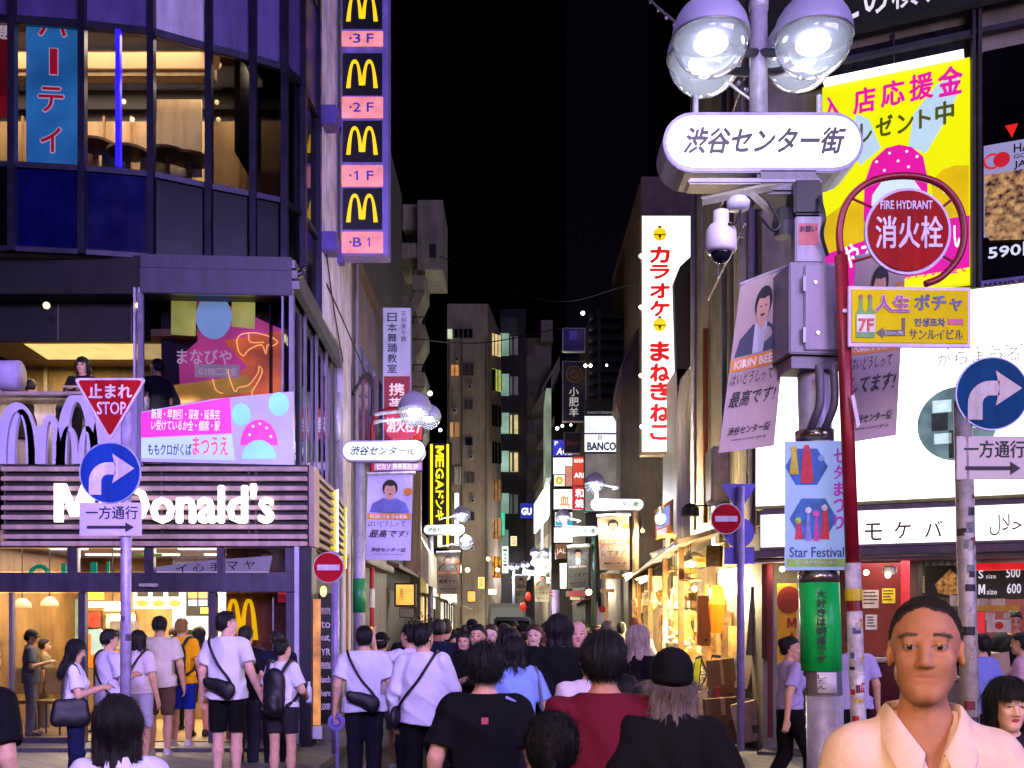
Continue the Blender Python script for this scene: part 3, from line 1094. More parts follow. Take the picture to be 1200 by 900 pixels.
 if collar:
  cm = MB()
  n = 26
  for sd in (1, -1):
   rows = []
   for j in range(n + 1):
    u = j / n                      # 0 at the nape, 1 at the front point
    an = math.radians(-90 + 168 * u ** .9) if sd > 0 else math.radians(-90 - 168 * u ** .9)
    cx_, cy_ = math.cos(an), math.sin(an)
    op = max(0, u - .55) / .45
    zt = 1.497 - .012 * u - .085 * op ** 1.5
    r0, r1 = .066 + .010 * op, .084 + .016 * op
    dr = .045 + .03 * op
    wob = .002 * math.sin(17 * u + sd)
    rows.append([(r0 * cx_, -.012 + r0 * 1.06 * cy_ + .012 * op, zt - .02), (r0 * 1.04 * cx_, -.012 + (r0 * 1.1) * cy_ + .012 * op, zt), (r0 * 1.12 * cx_, -.012 + (r0 * 1.18) * cy_ + .014 * op, zt + .001),
        ((r1 + .004) * cx_ + sd * .01 * op, -.012 + (r1 + .006) * 1.06 * cy_ + .014 * op, zt - dr * .55 + wob), ((r1 + .012) * cx_ + sd * .026 * op, -.012 + (r1 + .012) * 1.08 * cy_ + .012 * op, zt - dr + wob)])
   k_ = len(rows[0])
   vs = [p for r_ in rows for p in r_]
   fs = []
   for j in range(n):
    for i in range(k_ - 1):
     q_ = (j * k_ + i, j * k_ + i + 1, (j + 1) * k_ + i + 1, (j + 1) * k_ + i)
     fs.append(q_ if sd < 0 else q_[::-1])
   cm.add([tuple(p) for p in (np.array(vs) @ rotz(a).T) * sc + np.array(wloc(t))], fs)
  co = cm.build('collar', cloth(top_c), t, smooth=True)
  md = co.modifiers.new('thickness', 'SOLIDIFY'); md.thickness = .004; md.offset = 0
  md = co.modifiers.new('smooth', 'SUBSURF'); md.levels = md.render_levels = 2
 # ---- shoes
 if q < 3 and not seat:
  for sd in (1, -1):
   a0 = lg[sd][2]
   g = Sdf(axis(a0[0] - .08, a0[0] + .08, .011), axis(a0[1] - .13, a0[1] + .26, .011), axis(-.01, .17, .011))
   z = a0[2] - .085
   g.cone(a0 + np.array((0, -.03, -.04)), a0 + np.array((sd * .012, .155, -.05)), .046, .038, .02, sc=(1, 1, .9))
   g.cone(a0 + np.array((0, -.02, .0)), a0 + np.array((0, .0, -.03)), .046, .05, .02)
   g.field(lambda f_, x, y, zz: np.maximum(f_, (z + .004) - zz))
   fv, ff = g.mesh()
   to_object('shoe', V(fv), ff, paint(shoes_c, .55, 0, .1, 10), t)
 # ---- hair / hat
 if hair != 'bald':
  hv, hf = make_hair({0: .0045, 1: (.005 if D < 7 else .0065), 2: .0105, 3: .016}[q], hd, R, hair, seed, bulk, hat)
  if len(hv) and q < 3:
   hv, hf = strands(hv, hf, hd, R, hair, seed, (5200 if D < 7 else 1500 if q == 1 else 350) if hair != 'buzz' else 14000, (.0009 if D < 7 else .0017 if q == 1 else .004) if hair != 'buzz' else .0005)
  to_object('hair', V(hv), hf, hairm(hair_c), t)
 if hat:
  g = Sdf(axis(-.14, .14, .008), axis(-.16, .26, .008), axis(1.5, 1.78, .008))
  gp = head_pts(hd, R)
  if hat == 'beanie':
   g.ell(gp((0, -.018, .062)), (.093, .112, .098), .01, R)
   g.ell(gp((0, -.018, .02)), (.096, .114, .05), .012, R)
   g.field(lambda f_, x, y, z: np.maximum(f_, (hd[2] - .012 + .25 * (y - hd[1])) - z) + .0015 * np.sin(300 * x) * np.sin(3 * z))
  else:
   g.ell(gp((0, -.016, .05)), (.089, .109, .088), .01, R)
   g.field(lambda f_, x, y, z: np.maximum(f_, hd[2] + .035 - z))
   g.cone(gp((-.04, .09, .045)), gp((.04, .09, .045)), .045, k=.01, sc=(1, 1.6, .22))
  cv, cf = g.mesh()
  to_object({'beanie': 'beanie'}.get(hat, 'cap'), V(cv), cf, cloth(hat_c), t)
 t["_sc"], t["_yaw"] = sc, a
 PEOPLE.append(t)
 return t
def on_body(t, p):
 """point in a person's own measure -> world"""
 v = (np.array(p) @ rotz(t["_yaw"]).T) * t["_sc"]
 return Vector(v) + wloc(t)
def smooth_path(pts, n=5):
 pts = [Vector(p) for p in pts]
 q = [pts[0] * 2 - pts[1]] + pts + [pts[-1] * 2 - pts[-2]]
 out = []
 for i in range(1, len(q) - 2):
  for j in range(n):
   t = j / n
   a, b, c, d = q[i - 1], q[i], q[i + 1], q[i + 2]
   out.append(.5 * (2 * b + (c - a) * t + (2 * a - 5 * b + 4 * c - d) * t * t + (3 * b - a - 3 * c + d) * t ** 3))
 return out + [pts[-1]]
def strap(t, pts, c, r=.012, name='strap'):
 m = MB()
 m.tube(smooth_path([on_body(t, p) for p in pts]), r * 1.0, 8)
 return m
def carried(t, name, label, cat, kind, c, side=-1, seed=1):
 """a bag worn or held by a person: its own thing"""
 e = thing(name, label, cat, on_body(t, (0, 0, 1.0)))
 mt = paint(c, .55, 0, .18, 12, .15, 120)
 def blob(prims, step=.009, amp=.003):
  lo = np.array([-.45, -.45, .5]); hi = np.array([.45, .5, 1.5])
  g = Sdf(axis(lo[0], hi[0], step), axis(lo[1], hi[1], step), axis(lo[2], hi[2], step))
  for p_ in prims:
   getattr(g, p_[0])(*p_[1], **p_[2])
  g.field(folds(seed, amp))
  return g.mesh()
 def put(nm, v, f, m_):
  w = (v @ rotz(t["_yaw"]).T) * t["_sc"] + np.array(wloc(t)) - np.array(wloc(e))
  return to_object(nm, w, f, m_, e)
 if kind == 'cross':      # bag at the lower back, strap over the far shoulder
  v, f = blob([('cone', ((side * .12, -.18, 1.03), (-side * .09, -.19, .95), .045, .078), dict(k=.02, sc=(1, .62, 1.15)))])
  put('pouch', v, f, mt)
  m = MB()
  m.tube(smooth_path([on_body(t, p) for p in ((side * .16, .05, 1.44), (side * .165, -.03, 1.465), (side * .13, -.115, 1.38), (side * .03, -.15, 1.2), (-side * .08, -.165, 1.07), (-side * .13, -.19, 1.0))]), .013 * t["_sc"], 8)
  m.build('strap', mt, e, True)
 elif kind == 'side':     # bag at the hip on a crossbody strap
  v, f = blob([('cone', ((-side * .225, -.1, .9), (-side * .225, .08, .9), .085), dict(k=.02, sc=(.5, 1, 1.2)))])
  put('pouch', v, f, mt)
  m = MB()
  m.tube(smooth_path([on_body(t, p) for p in ((side * .1, .09, 1.45), (side * .135, -.03, 1.475), (side * .1, -.125, 1.38), (0, -.155, 1.22), (-side * .12, -.15, 1.08), (-side * .21, -.08, .97))]), .012 * t["_sc"], 8)
  m.build('strap', mt, e, True)
 elif kind == 'back':     # rucksack
  v, f = blob([('cone', ((0, -.2, .98), (0, -.19, 1.27), .13), dict(k=.03, sc=(1, .62, 1))),
      ('cone', ((0, -.27, .97), (0, -.27, 1.05), .085), dict(k=.02, sc=(1, .5, 1)))])
  put('pack', v, f, mt)
  m = MB()
  for q in (-1, 1):
   m.tube(smooth_path([on_body(t, p) for p in ((q * .09, -.2, 1.34), (q * .12, -.09, 1.455), (q * .125, .0, 1.47), (q * .13, .1, 1.4), (q * .15, .14, 1.2), (q * .165, .02, 1.06), (q * .13, -.14, .98))]), .02 * t["_sc"], 8)
  m.build('strap', mt, e, True)
 elif kind == 'tote':     # shoulder tote
  v, f = blob([('cone', ((side * .23, -.17, .96), (side * .23, .1, .96), .05), dict(k=.01, sc=(1, 1, 2.6))),
      ('cone', ((side * .23, -.19, .88), (side * .23, .12, .88), .05), dict(k=.03, sc=(1.1, 1, 1.6)))])
  put('pouch', v, f, mt)
  m = MB()
  m.tube(smooth_path([on_body(t, p) for p in ((side * .225, -.13, 1.05), (side * .2, -.1, 1.3), (side * .17, -.03, 1.465), (side * .2, .05, 1.35), (side * .235, .06, 1.06))]), .013 * t["_sc"], 8)
  m.build('strap', mt, e, True)
 return e
def phone_at(t, c, label, yaw=0, lit='#dfe8ff', tilt=-50):
 e = thing('phone', label, 'phone', on_body(t, c))
 a = t["_yaw"] + math.radians(yaw)
 R = Matrix.Rotation(a, 3, 'Z') @ Matrix.Rotation(math.radians(tilt), 3, 'X')
 m, sc = MB(), MB()
 b = wloc(e)
 def bx(mm, hx, y0, y1, hz):
  mm.hexa([b + R @ Vector(q) for q in ((-hx, y0, -hz), (hx, y0, -hz), (hx, y1, -hz), (-hx, y1, -hz), (-hx, y0, hz), (hx, y0, hz), (hx, y1, hz), (-hx, y1, hz))])
 bx(m, .036, -.004, .004, .075)
 bx(sc, .033, -.0055, -.0042, .07)
 m.build('phone_case', paint('#15151a', .3, .2, 0), e, bev=.002)
 sc.build('screen', glow(lit, 1.4, .15, 20), e)
 return e
# ------------------------------------------------------------------ ground
def wallseg(m, p0, p1, z0, z1, t0=0., t1=.06):
 """upright slab between two plan points; t measured outward (to the right-hand side seen from above going p0->p1 = viewer side)"""
 a, b = Vector((*p0, 0)), Vector((*p1, 0))
 d = (b - a).normalized()
 n = Vector((d.y, -d.x, 0))
 q = [a + n * t1, b + n * t1, b + n * t0, a + n * t0]
 return m.hexa([Vector((v.x, v.y, z)) for z in (z0, z1) for v in q])
m = MB(); m.add([(-300, -60, 0), (300, -60, 0), (300, 500, 0), (-300, 500, 0)], [(0, 1, 2, 3)])
struct(m.build("ground", paint('#4a484a', .8, 0, .25, 1.2, .3, 30)))
m = MB(); m.add([(-2.1, -2, .004), (2.2, -2, .004), (3.0, 14, .004), (3.0, 120, .004), (-2.6, 120, .004), (-2.4, 14, .004)], [(0, 1, 2, 3, 4, 5)])
struct(m.build("road", tiles('#6a6766', '#3d3b3b', 1., .6, .3, .7)))
m = MB(); m.hexa([(-12, 6.5, 0), (-2.15, 6.5, 0), (-2.45, 40, 0), (-12, 40, 0), (-12, 6.5, .1), (-2.15, 6.5, .1), (-2.45, 40, .1), (-12, 40, .1)])
struct(m.build("pavement", tiles('#85817f', '#4a4746', 1., .4, .4, .75, True)))
m = MB(); m.hexa([(2.25, 8, 0), (12, 8, 0), (12, 60, 0), (3.05, 60, 0), (2.25, 8, .1), (12, 8, .1), (12, 60, .1), (3.05, 60, .1)])
struct(m.build("pavement", tiles('#8a8580', '#4f4b48', 1., .4, .4, .75, True)))
# ------------------------------------------------------------------ corner restaurant building
def part(name, m, mat, parent, **k):
 return m.build(name, mat, parent, **k)
FRM = paint('#3d3a48', .4, .5, .1, 5)
SPAN_B = paint('#04063c', .2, .0, .15, 2.0, spec=.12)
SPAN_K = paint('#030407', .2, .0, .15, 2.0, spec=.12)
RB = thing("restaurant_building", "curved glass corner restaurant building with pink slatted band over its lit shopfront", "building", (-5.2, 15.5, 0))
DF = 14.2
fr = Frame(180, 732, DF)     # shopfront plane; origin on the eye line
gz = -EYE                    # ground in that frame
def Z(y, D=DF): return EYE + (HY - y) * D / F
def X(x, D=DF): return (x - CX) * D / F
xl, xr = -7.6, X(345)
# --- shopfront frame
FR2 = paint('#4a4658', .4, .45, .1, 6)
m = MB()
m.prect(fr, -60, 634, 346, 642, -.1, .07)
m.prect(fr, -60, 671, 346, 694, -.1, .08)
for x0, x1 in ((-60, -52), (80, 92), (170, 181), (255, 263), (335, 346)):
 m.prect(fr, x0, 642.2, x1, 670.8, -.08, .05)
for x0, x1 in ((93, 101), (245, 254), (336, 346)):
 m.prect(fr, x0, 694.2, x1, 872, -.08, .05)
m.prect(fr, -60, 864, 92.8, 873, -.06, .04)
part("shopfront_frame", m, FR2, RB, bev=.008)
for i, (x0, x1) in enumerate(((-51, 79), (93, 169), (182, 254), (264, 334))):
 m = MB(); m.prect(fr, x0, 643, x1, 670, -.03, -.02)
 part("transom_window", m, glass('#c0c4d8', .10), RB)
for x0, x1 in ((-58, 12), (16, 93)):
 m = MB(); m.prect(fr, x0, 695, x1, 863.5, -.03, -.02)
 part("window_pane", m, glass('#d0d0d4', .10), RB)
m = MB(); m.prect(fr, 11.5, 694.5, 15.6, 863.6, -.06, .03)
part("mullion", m, STEEL, RB)
# the sliding doors, pushed open
m = MB(); m.prect(fr, 256, 695, 334, 872, -.2, -.18)
d_ = part("sliding_door", m, glass('#d8d4dc', .08), RB)
m = MB(); m.prect(fr, 316, 700, 318, 868, -.17, -.15)
part("door_handle", m, STEEL, d_)
m = MB(); m.prect(fr, 166, 684, 188, 688, .082, .12)
part("door_sensor", m, paint('#b9b4b0', .4), RB, bev=.006)
# dark return at the right of the shopfront and the light post beside it
m = MB(); m.prect(fr, 352, 641, 366, 885, -.3, .05)
part("corner_pier", m, paint('#141320', .5, .1, .15, 3), RB)
m = MB(); m.prect(fr, 346.4, 640, 351.7, 880, -.06, .09)
part("corner_post", m, paint('#b9b2cc', .4, .2, .08, 6), RB, bev=.01)
# step
m = MB(); m.box(xl, xr + .1, 13.55, 14.25, .1, .15)
part("step", m, tiles('#5b5860', '#353338', 1, .5, .5, .6, True), RB)
# ground floor room
m = MB()
m.box(xl, -2.95, 14.3, 19.2, .1, .16)
part("floor", m, tiles('#8a6f46', '#5a4a30', 1., .3, .3, .35, True), RB)
m = MB()
m.box(xl, -2.95, 19.2, 19.3, .16, 2.95); m.box(xl - .1, xl, 14.4, 19.2, .16, 2.95)
m.build_each("back_wall", paint('#a8804a', .6, 0, .25, 1.5), RB)
m = MB(); m.box(X(255), -2.97, 14.62, 14.74, .16, 2.95)
part("wood_panel", m, paint('#96603c', .5, 0, .25, 3, .08, 30, stretch=(5, 5, .6)), RB)
m = MB(); m.box(xl, -2.95, 14.3, 19.3, 2.92, 2.99)
part("ceiling", m, paint('#b89a62', .7, 0, .1, 2), RB)
m = MB()
for yy in (15.2, 16.6, 18.0):
 for xx in (-6.9, -5.9, -4.9):
  m.box(xx - .28, xx + .28, yy - .07, yy + .07, 2.885, 2.918)
m.build_each("ceiling_lamp", glow('#ffe2ac', 6., 0), RB)
def room_lamp(loc, size, power, col, name="room_light"):
 return area(name, loc, (loc[0], loc[1] + .001, loc[2] - 3), size, power, col)
room_lamp((-5.6, 16.6, 2.86), (3.6, 3.4), 900, (1., .80, .52))
area("terrace_light", (-5.9, 14.42, 4.78), (-5.9, 14.8, 4.2), (3.2, .1), 26, (1, .84, .66))
KT = random.Random(4)
for i, (x, y, D) in enumerate(((26, 712, 15.4), (58, 710, 16), (132, 716, 16.6))):
 o = thing("pendant_lamp", ("cream pendant lamp inside the leftmost window", "cream pendant lamp inside the second window", "cream pendant lamp beyond the one way pole")[i], "lamp", P(x, y, D))
 m = MB(); m.lathe(P(x, y, D), [(.13, 0), (.12, .06), (.05, .13), (.0001, .14)], 16); m.build("shade", glow('#ffe0a0', 2.5, .1), o, smooth=True)
 m = MB(); m.cyl(P(x, y, D) + Vector((0, 0, .14)), (X(x, D), D, 2.92), .008, n=6); m.build("cord", DARKM, o)
for i, (x0, y0, x1, y1, c) in enumerate(((4, 706, 22, 738, '#b85a28'), (26, 712, 44, 742, '#3c7a50'), (48, 704, 58, 730, '#d8b048'), (100, 716, 120, 736, '#c8402c'), (124, 718, 142, 738, '#d8d0c0'), (150, 716, 160, 734, '#b8a060'))):
 o = thing("wall_picture", ("rust coloured picture at the far left of the restaurant wall", "green picture beside the rust coloured one", "narrow mustard picture left of the green light box", "red promotional card behind the pole", "cream promotional card right of the red one", "ochre card under the menu pictures")[i], "picture", P((x0 + x1) / 2, y1, 19.1))
 g9 = Frame(0, 732, 19.12)
 m = MB(); m.prect(g9, x0, y0, x1, y1, 0, .04); m.build("frame", paint('#3c2c1c', .5), o)
 m = MB(); m.prect(g9, x0 + 1, y0 + 1, x1 - 1, y1 - 1, .041, .045); m.build("print", paint(c, .5, 0, .4, 9), o)
o = thing("drinks_machine", "steel drinks machine with a lit top on the counter", "machine", P(140, 748, 17.9))
m = MB(); m.prect(Frame(0, 732, 17.9), 128, 728, 156, 762, -.3, 0); m.build("body", STEEL, o, bev=.02)
m = MB(); m.prect(Frame(0, 732, 17.9), 130, 720, 154, 727.6, -.2, .02); m.build("lit_top", glow('#ffe8c0', 1.4, .2, 6), o)
for k in range(4):
 m = MB(); m.prect(Frame(0, 732, 17.9), 131 + k * 6, 738, 134 + k * 6, 748, .001, .06); m.build("nozzle", BLACK, o)
# slatted band
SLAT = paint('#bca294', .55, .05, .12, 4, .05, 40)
m = MB()
m.box(X(5), X(360), DF - .02, DF + .1, Z(638), Z(545))
part("band_backing", m, paint('#2a2026', .7, 0, .2, 4), RB)
m = MB()
n = 8
for i in range(n):
 y0 = 548 + i * (90 / n)
 m.prect(fr, 5, y0, 361, y0 + 5.4, .021, .10)
m.prect(fr, 5, 635, 361, 640.5, .021, .11)
part("slat_band", m, SLAT, RB, bev=.006)
m = MB()
for x in (7, 95, 190, 292, 300):
 m.prect(fr, x, 549, x + 2.4, 637, -.01, .06)
m.build_each("band_bracket", paint('#4c3b42', .6), RB)
# side return of the band, running up the street
pA, pB, pC = (X(362), DF), (-2.78, 16.3), (-2.98, 18.6)
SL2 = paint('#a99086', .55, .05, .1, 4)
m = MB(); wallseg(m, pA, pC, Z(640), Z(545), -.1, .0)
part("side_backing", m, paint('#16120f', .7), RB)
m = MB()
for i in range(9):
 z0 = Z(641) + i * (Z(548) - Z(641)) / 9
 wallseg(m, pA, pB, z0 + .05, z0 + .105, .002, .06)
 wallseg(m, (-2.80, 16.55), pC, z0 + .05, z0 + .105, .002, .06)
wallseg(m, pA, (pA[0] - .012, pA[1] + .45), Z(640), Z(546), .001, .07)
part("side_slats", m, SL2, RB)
m = MB(); wallseg(m, (pB[0], pB[1] + .03), (-2.8, 16.52), Z(645), Z(540) - .12, .0, .09)
wallseg(m, (-2.99, 18.63), (-3.0, 18.8), Z(645), Z(540) - .12, .0, .09)
m.build_each("light_strip", glow('#d8c414', .9, .15, 9), RB)
m = MB(); wallseg(m, (-2.785, 16.4), (-2.79, 16.46), Z(645), Z(540) - .1, .092, .11)
part("neon_tube", m, glow('#fff6a8', 3., 0), RB)
m = MB(); wallseg(m, pA, (-3.0, 18.9), 0., Z(641), -.12, -.02)
part("side_wall", m, paint('#3b3734', .7, 0, .2, 3), RB)
# terrace with cut-out arches
TD = DF + .05
ft = Frame(180, 732, TD)
def arch(m, cx, y0, y1, w, t, w0, w1, leg=1.0):
 """one arch of the cut-out emblem as a solid band, in pixels"""
 n = 14
 o, i_ = [], []
 for k in range(n + 1):
  a = math.pi * k / n
  o.append((cx - math.cos(a) * w, y1 - math.sin(a) ** .8 * (y1 - y0)))
  i_.append((cx - math.cos(a) * (w - t), y1 - math.sin(a) ** .8 * (y1 - y0 - t * .9)))
 for k in range(n):
  m.pquad(ft, [o[k], o[k + 1], i_[k + 1], i_[k]], w0, w1)
m = MB()
m.prect(ft, -60, 463, 166, 545.5, -.62, -.55)
part("terrace_back_wall", m, paint('#cdbcae', .7, 0, .12, 3), RB)
LAV = paint('#bcb4d8', .5, 0, .06, 4)
m = MB()
for cx, y0, w, t in ((21, 472, 25, 13), (27, 480, 16, 8), (60, 486, 14, 9), (92, 460, 25, 13), (82, 500, 11, 7), (104, 500, 11, 7), (131, 466, 22, 14), (-26, 460, 24, 12)):
 arch(m, cx, y0, 545.5, w, t, -.02, .05)
m.prect(ft, 116, 484, 150, 545.5, -.02, .045); m.prect(ft, 40, 500, 50, 545.5, -.02, .045); m.prect(ft, 63, 512, 72, 545.5, -.02, .045)
part("arch_cutouts", m, LAV, RB)
m = MB(); m.prect(ft, 150, 460, 164, 546, -.5, .08)
part("terrace_pier", m, paint('#a79ec9', .4, .1, .1, 4), RB, bev=.01)
m = MB(); m.prect(ft, -60, 459.5, 150, 464, -.6, .06)
part("terrace_rail", m, paint('#b9a79c', .5, .2), RB, bev=.01)
m = MB(); m.box(xl, -3.0, DF - .0, 16.5, 3.78, 3.86)
part("terrace_floor", m, CONC, RB)
# second floor room behind the terrace
Z2c = 5.71
m = MB(); m.box(xl, -3.1, 14.75, 16.5, Z2c, Z2c + .1)
part("room_ceiling", m, paint('#a98f5e', .7, 0, .15, 2), RB)
m = MB()
m.add([P(28, 402, 15.12), P(292, 398, 15.12), P(292, 420, 16.0), P(56, 420, 16.0)], [(0, 1, 2, 3)])
for i in range(4):
 v = m.v[i]; m.v[i] = (v[0], v[1], Z2c - .012)
part("cove_light", m, glow('#f2cf80', 1.1, .1, 4), RB)
m = MB(); m.box(xl, -3.1, 16.5, 16.6, 3.86, Z2c)
part("room_wall", m, paint('#a98a50', .7, 0, .35, 1.1), RB)
room_lamp((-5.6, 15.7, 5.66), (3.4, .9), 60, (1., .8, .5))
m = MB()
for x0, x1 in ((52, 56), (105, 108)):
 m.prect(Frame(0, 732, 16.46), x0, 424, x1, 470, 0, .03)
m.build_each("room_trim", paint('#c9b58a', .6), RB)
m = MB(); m.prect(ft, -60, 345, 163, 391, -.45, -.38); m.prect(ft, -60, 300, 166, 344.5, -.5, .02)
part("blind_box", m, paint('#0b0b10', .5, .2, .3, 3), RB)
m = MB()
for x in (54, 142):
 m.prect(ft, x, 345, x + 1, 391, -.37, -.36)
m.build_each("blind_seam", paint('#6d6a66', .4, .3), RB)
m = MB()
for x in (54.5, 163):
 m.ball(P(x, 358, DF - .02), .045, 10, 6)
m.build_each("wall_lamp", glow('#ffd880', 4., 0), RB)
m = MB()
for x0 in (158, 163.5):
 m.prect(ft, x0, 338, x0 + 2.4, 545, .0, .06)
m.build_each("terrace_post", paint('#c9c2d8', .35, .3), RB)
# glazed corner of the second floor
PL = [(-4.93, 14.17), (-2.95, 14.30)]
m = MB(); wallseg(m, PL[0], PL[1], Z(345), Z(316) , -.3, .06)
wallseg(m, PL[0], PL[1], Z(316) + .003, Z(299), -.3, .03)
part("fascia", m, paint('#3c3a4c', .45, .3, .12, 4), RB, bev=.01)
m = MB(); wallseg(m, PL[0], PL[1], Z(546), Z(345.5), .0, .012)
part("corner_window", m, glass('#d4d4e0', .08), RB)
m = MB()
for a in (.0, 1.0):
 q = (PL[0][0] + (PL[1][0] - PL[0][0]) * a, PL[0][1] + (PL[1][1] - PL[0][1]) * a)
 m.box(q[0] - .03, q[0] + .03, q[1] - .05, q[1] + .05, Z(546), Z(345))
m.box(X(329), X(331), 14.24, 14.3, Z(465), Z(346))
m.build_each("corner_mullion", paint('#8b879c', .4, .5), RB)
m = MB(); wallseg(m, (-4.9, 14.9), (-2.98, 14.98), 3.9, 6.1, -.1, 0)
part("inner_wall", m, paint('#3c3d4c', .8, 0, .2, 2), RB)
# chamfered glass flank with its sloping head
m = MB(); wallseg(m, (-2.93, 14.34), (-3.05, 18.6), 3.9, 6.35, -.08, -.06)
part("flank_window", m, glass('#7f8a86', .25), RB)
m = MB(); wallseg(m, (-3.2, 14.5), (-3.3, 18.6), 3.9, 6.3, -.1, -.08)
part("flank_backing", m, paint('#141a16', .5, 0, .4, 2), RB)
m = MB()
for i, z in enumerate((6.22, 6.36, 6.5)):
 wallseg(m, (-2.90, 14.3), (-3.03, 18.7), z, z + .11, -.05 - .03 * i, .05 - .03 * i)
part("flank_head", m, paint('#77747c', .4, .4, .15, 4), RB)
m = MB()
for k in range(5):
 f_ = k / 4
 m.box(-2.96 - .11 * f_ - .02, -2.96 - .11 * f_ + .02, 14.36 + 4.2 * f_ - .03, 14.36 + 4.2 * f_ + .03, 3.9, 6.22)
m.build_each("flank_mullion", paint('#6f6c7a', .4, .4), RB)
# ---- curved curtain wall of the upper storeys
BP = [(-8.3, 13.9), (-6.55, 14.0), (-5.68, 14.12), (-4.83, 14.3), (-4.17, 14.69), (-3.63, 14.98), (-3.24, 15.22), (-3.07, 15.72), (-3.03, 16.7)]
zb, zs1, zs2, ztr, ztop = 6.62, 7.72, 7.80, 9.62, 13.8
PUR = paint('#4b3f78', .35, .1, .12, 2)
for i in range(len(BP) - 1):
 a, b = BP[i], BP[i + 1]
 m = MB(); wallseg(m, a, b, zb + .07, zs1, -.06, -.02)
 part("spandrel_panel", m, SPAN_B if 0 < i < 3 else SPAN_K, RB)
 m = MB(); wallseg(m, a, b, zs2, ztr, -.04, -.03)
 w = part("curtain_window", m, glass('#d6d4de' if i < 4 else '#a8a3a8', .07), RB)
 m = MB(); wallseg(m, a, b, ztr + .1, 11.3, -.05, -.02)
 part("upper_panel", m, (PUR if i != 3 else paint('#a9a2b8', .4, 0, .1, 2)), RB)
 m = MB(); wallseg(m, a, b, 11.4, ztop, -.05, -.02)
 part("upper_panel", m, PUR, RB)
m = MB()
for (x, y) in BP:
 m.box(x - .045, x + .045, y - .07, y + .05, zb, ztop)
for i in range(len(BP) - 1):
 for z0, z1 in ((zb, zb + .068), (zs1 + .002, zs2 - .002), (ztr + .002, ztr + .098), (11.302, 11.398)):
  wallseg(m, BP[i], BP[i + 1], z0, z1, -.07, .02)
part("curtain_mullions", m, paint('#26243a', .35, .5, .15, 4), RB)
m = MB(); m.box(BP[2][0] + .42, BP[2][0] + .48, 14.14, 14.22, zs2, ztr)
part("reflection_strip", m, glow('#2a1cff', 1.2, .3, 4), RB)  # purple-blue reflection in the glass, made as a glowing bar
m = MB()
vs = [(x, y + .02, zb - .02) for x, y in BP] + [(-3.1, 17.5, zb - .02), (-8.3, 17.5, zb - .02)]
m.add(vs, [tuple(range(len(vs)))])
vs = [(x, y + .06, 7.2) for x, y in BP[:-1]] + [(-3.2, 17.5, 7.2), (-8.3, 17.5, 7.2)]
m.add(vs, [tuple(range(len(vs)))])
m.build_each("upper_floor_slab", paint('#55524f', .8), RB)
m = MB(); m.box(-8.3, -3.5, 16.6, 16.7, 7.2, 9.55)
part("upper_room_wall", m, paint('#c8a978', .7, 0, .2, .9), RB)
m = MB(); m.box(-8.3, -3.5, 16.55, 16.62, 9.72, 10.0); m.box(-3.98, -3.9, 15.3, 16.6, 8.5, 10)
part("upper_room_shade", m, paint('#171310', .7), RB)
m = MB(); m.box(-8.3, -4.3, 15.35, 15.55, 9.62, 9.98)
part("bulkhead", m, paint('#d2b27c', .7), RB)
m = MB(); m.box(-8.3, -4.2, 15.3, 15.34, 9.7, 9.93)
part("bulkhead_light", m, glow('#e8b56a', .55, .15, 2), RB)
vs = [(x, y + .06, 10.05) for x, y in BP[:-1]] + [(-3.2, 17.5, 10.05), (-8.3, 17.5, 10.05)]
m = MB(); m.add(vs, [tuple(range(len(vs)))])
part("upper_ceiling", m, paint('#3a2f26', .8), RB)
m = MB()
for x, y, D in ((72, 111, 15.6), (145, 119, 15.6), (155, 140, 16.2), (257, 76, 15.4), (254, 120, 16.2), (256, 140, 16.3), (112, 8, 14.6), (286, 109, 15.9)):
 m.ball(P(x, y, D), .035, 8, 6)
m.build_each("downlight", glow('#ffd890', 5, 0), RB)
room_lamp((-6.2, 15.6, 9.95), (3.5, 1.6), 330, (1., .8, .5))
room_lamp((-4.2, 15.9, 9.9), (.9, .6), 60, (1., .85, .5))
m = MB(); m.box(-4.02, -3.3, 16.1, 16.16, 7.2, 8.55)
part("room_partition", m, paint('#b08b68', .7, 0, .15, 2), RB)
m = MB(); m.prect(Frame(0, 732, 15.9), 185, 118, 237, 208, 0, .04)
part("room_partition", m, paint('#cdb98a', .6, 0, .12, 1.5), RB)
m = MB(); m.prect(Frame(0, 732, 15.86), 278, 117, 288, 160, 0, .03)
part("interior_door", m, paint('#8f4c1c', .6), RB)
for i, (x, y, D) in enumerate(((112, 150, 15.9), (150, 158, 15.7), (196, 160, 15.5), (222, 166, 15.6))):
 m = MB(); c_ = P(x, y, D); m.lathe((c_.x, c_.y, 7.22), [(.2, 0), (.05, .03), (.035, c_.z - 7.22 - .3), (.3, c_.z - 7.2 - .3), (.3, c_.z - 7.16 - .3), (.0001, c_.z - 7.15 - .3)], 16); m.build("side_table", paint('#5a3c24', .5), RB)
 m = MB(); m.box(c_.x - .5, c_.x - .1, c_.y + .3, c_.y + .4, 7.7, c_.z - .05); m.build("sofa_back", paint(('#6a3028', '#3a4a5c', '#7a6a3c', '#50382c')[i], .7, 0, .2, 5), RB)
m = MB()
for k in range(9):
 m.box(-7.6 + k * .42, -7.57 + k * .42, 16.52, 16.56, 7.3, 9.6)
m.build("wall_batten", paint('#a07c4c', .6), RB)
# roof and flank
m = MB(); m.box(-8.3, -3.1, 16.72, 30, 3.9, 13.8)
part("rear_block", m, paint('#55525c', .7, 0, .15, 1), RB)
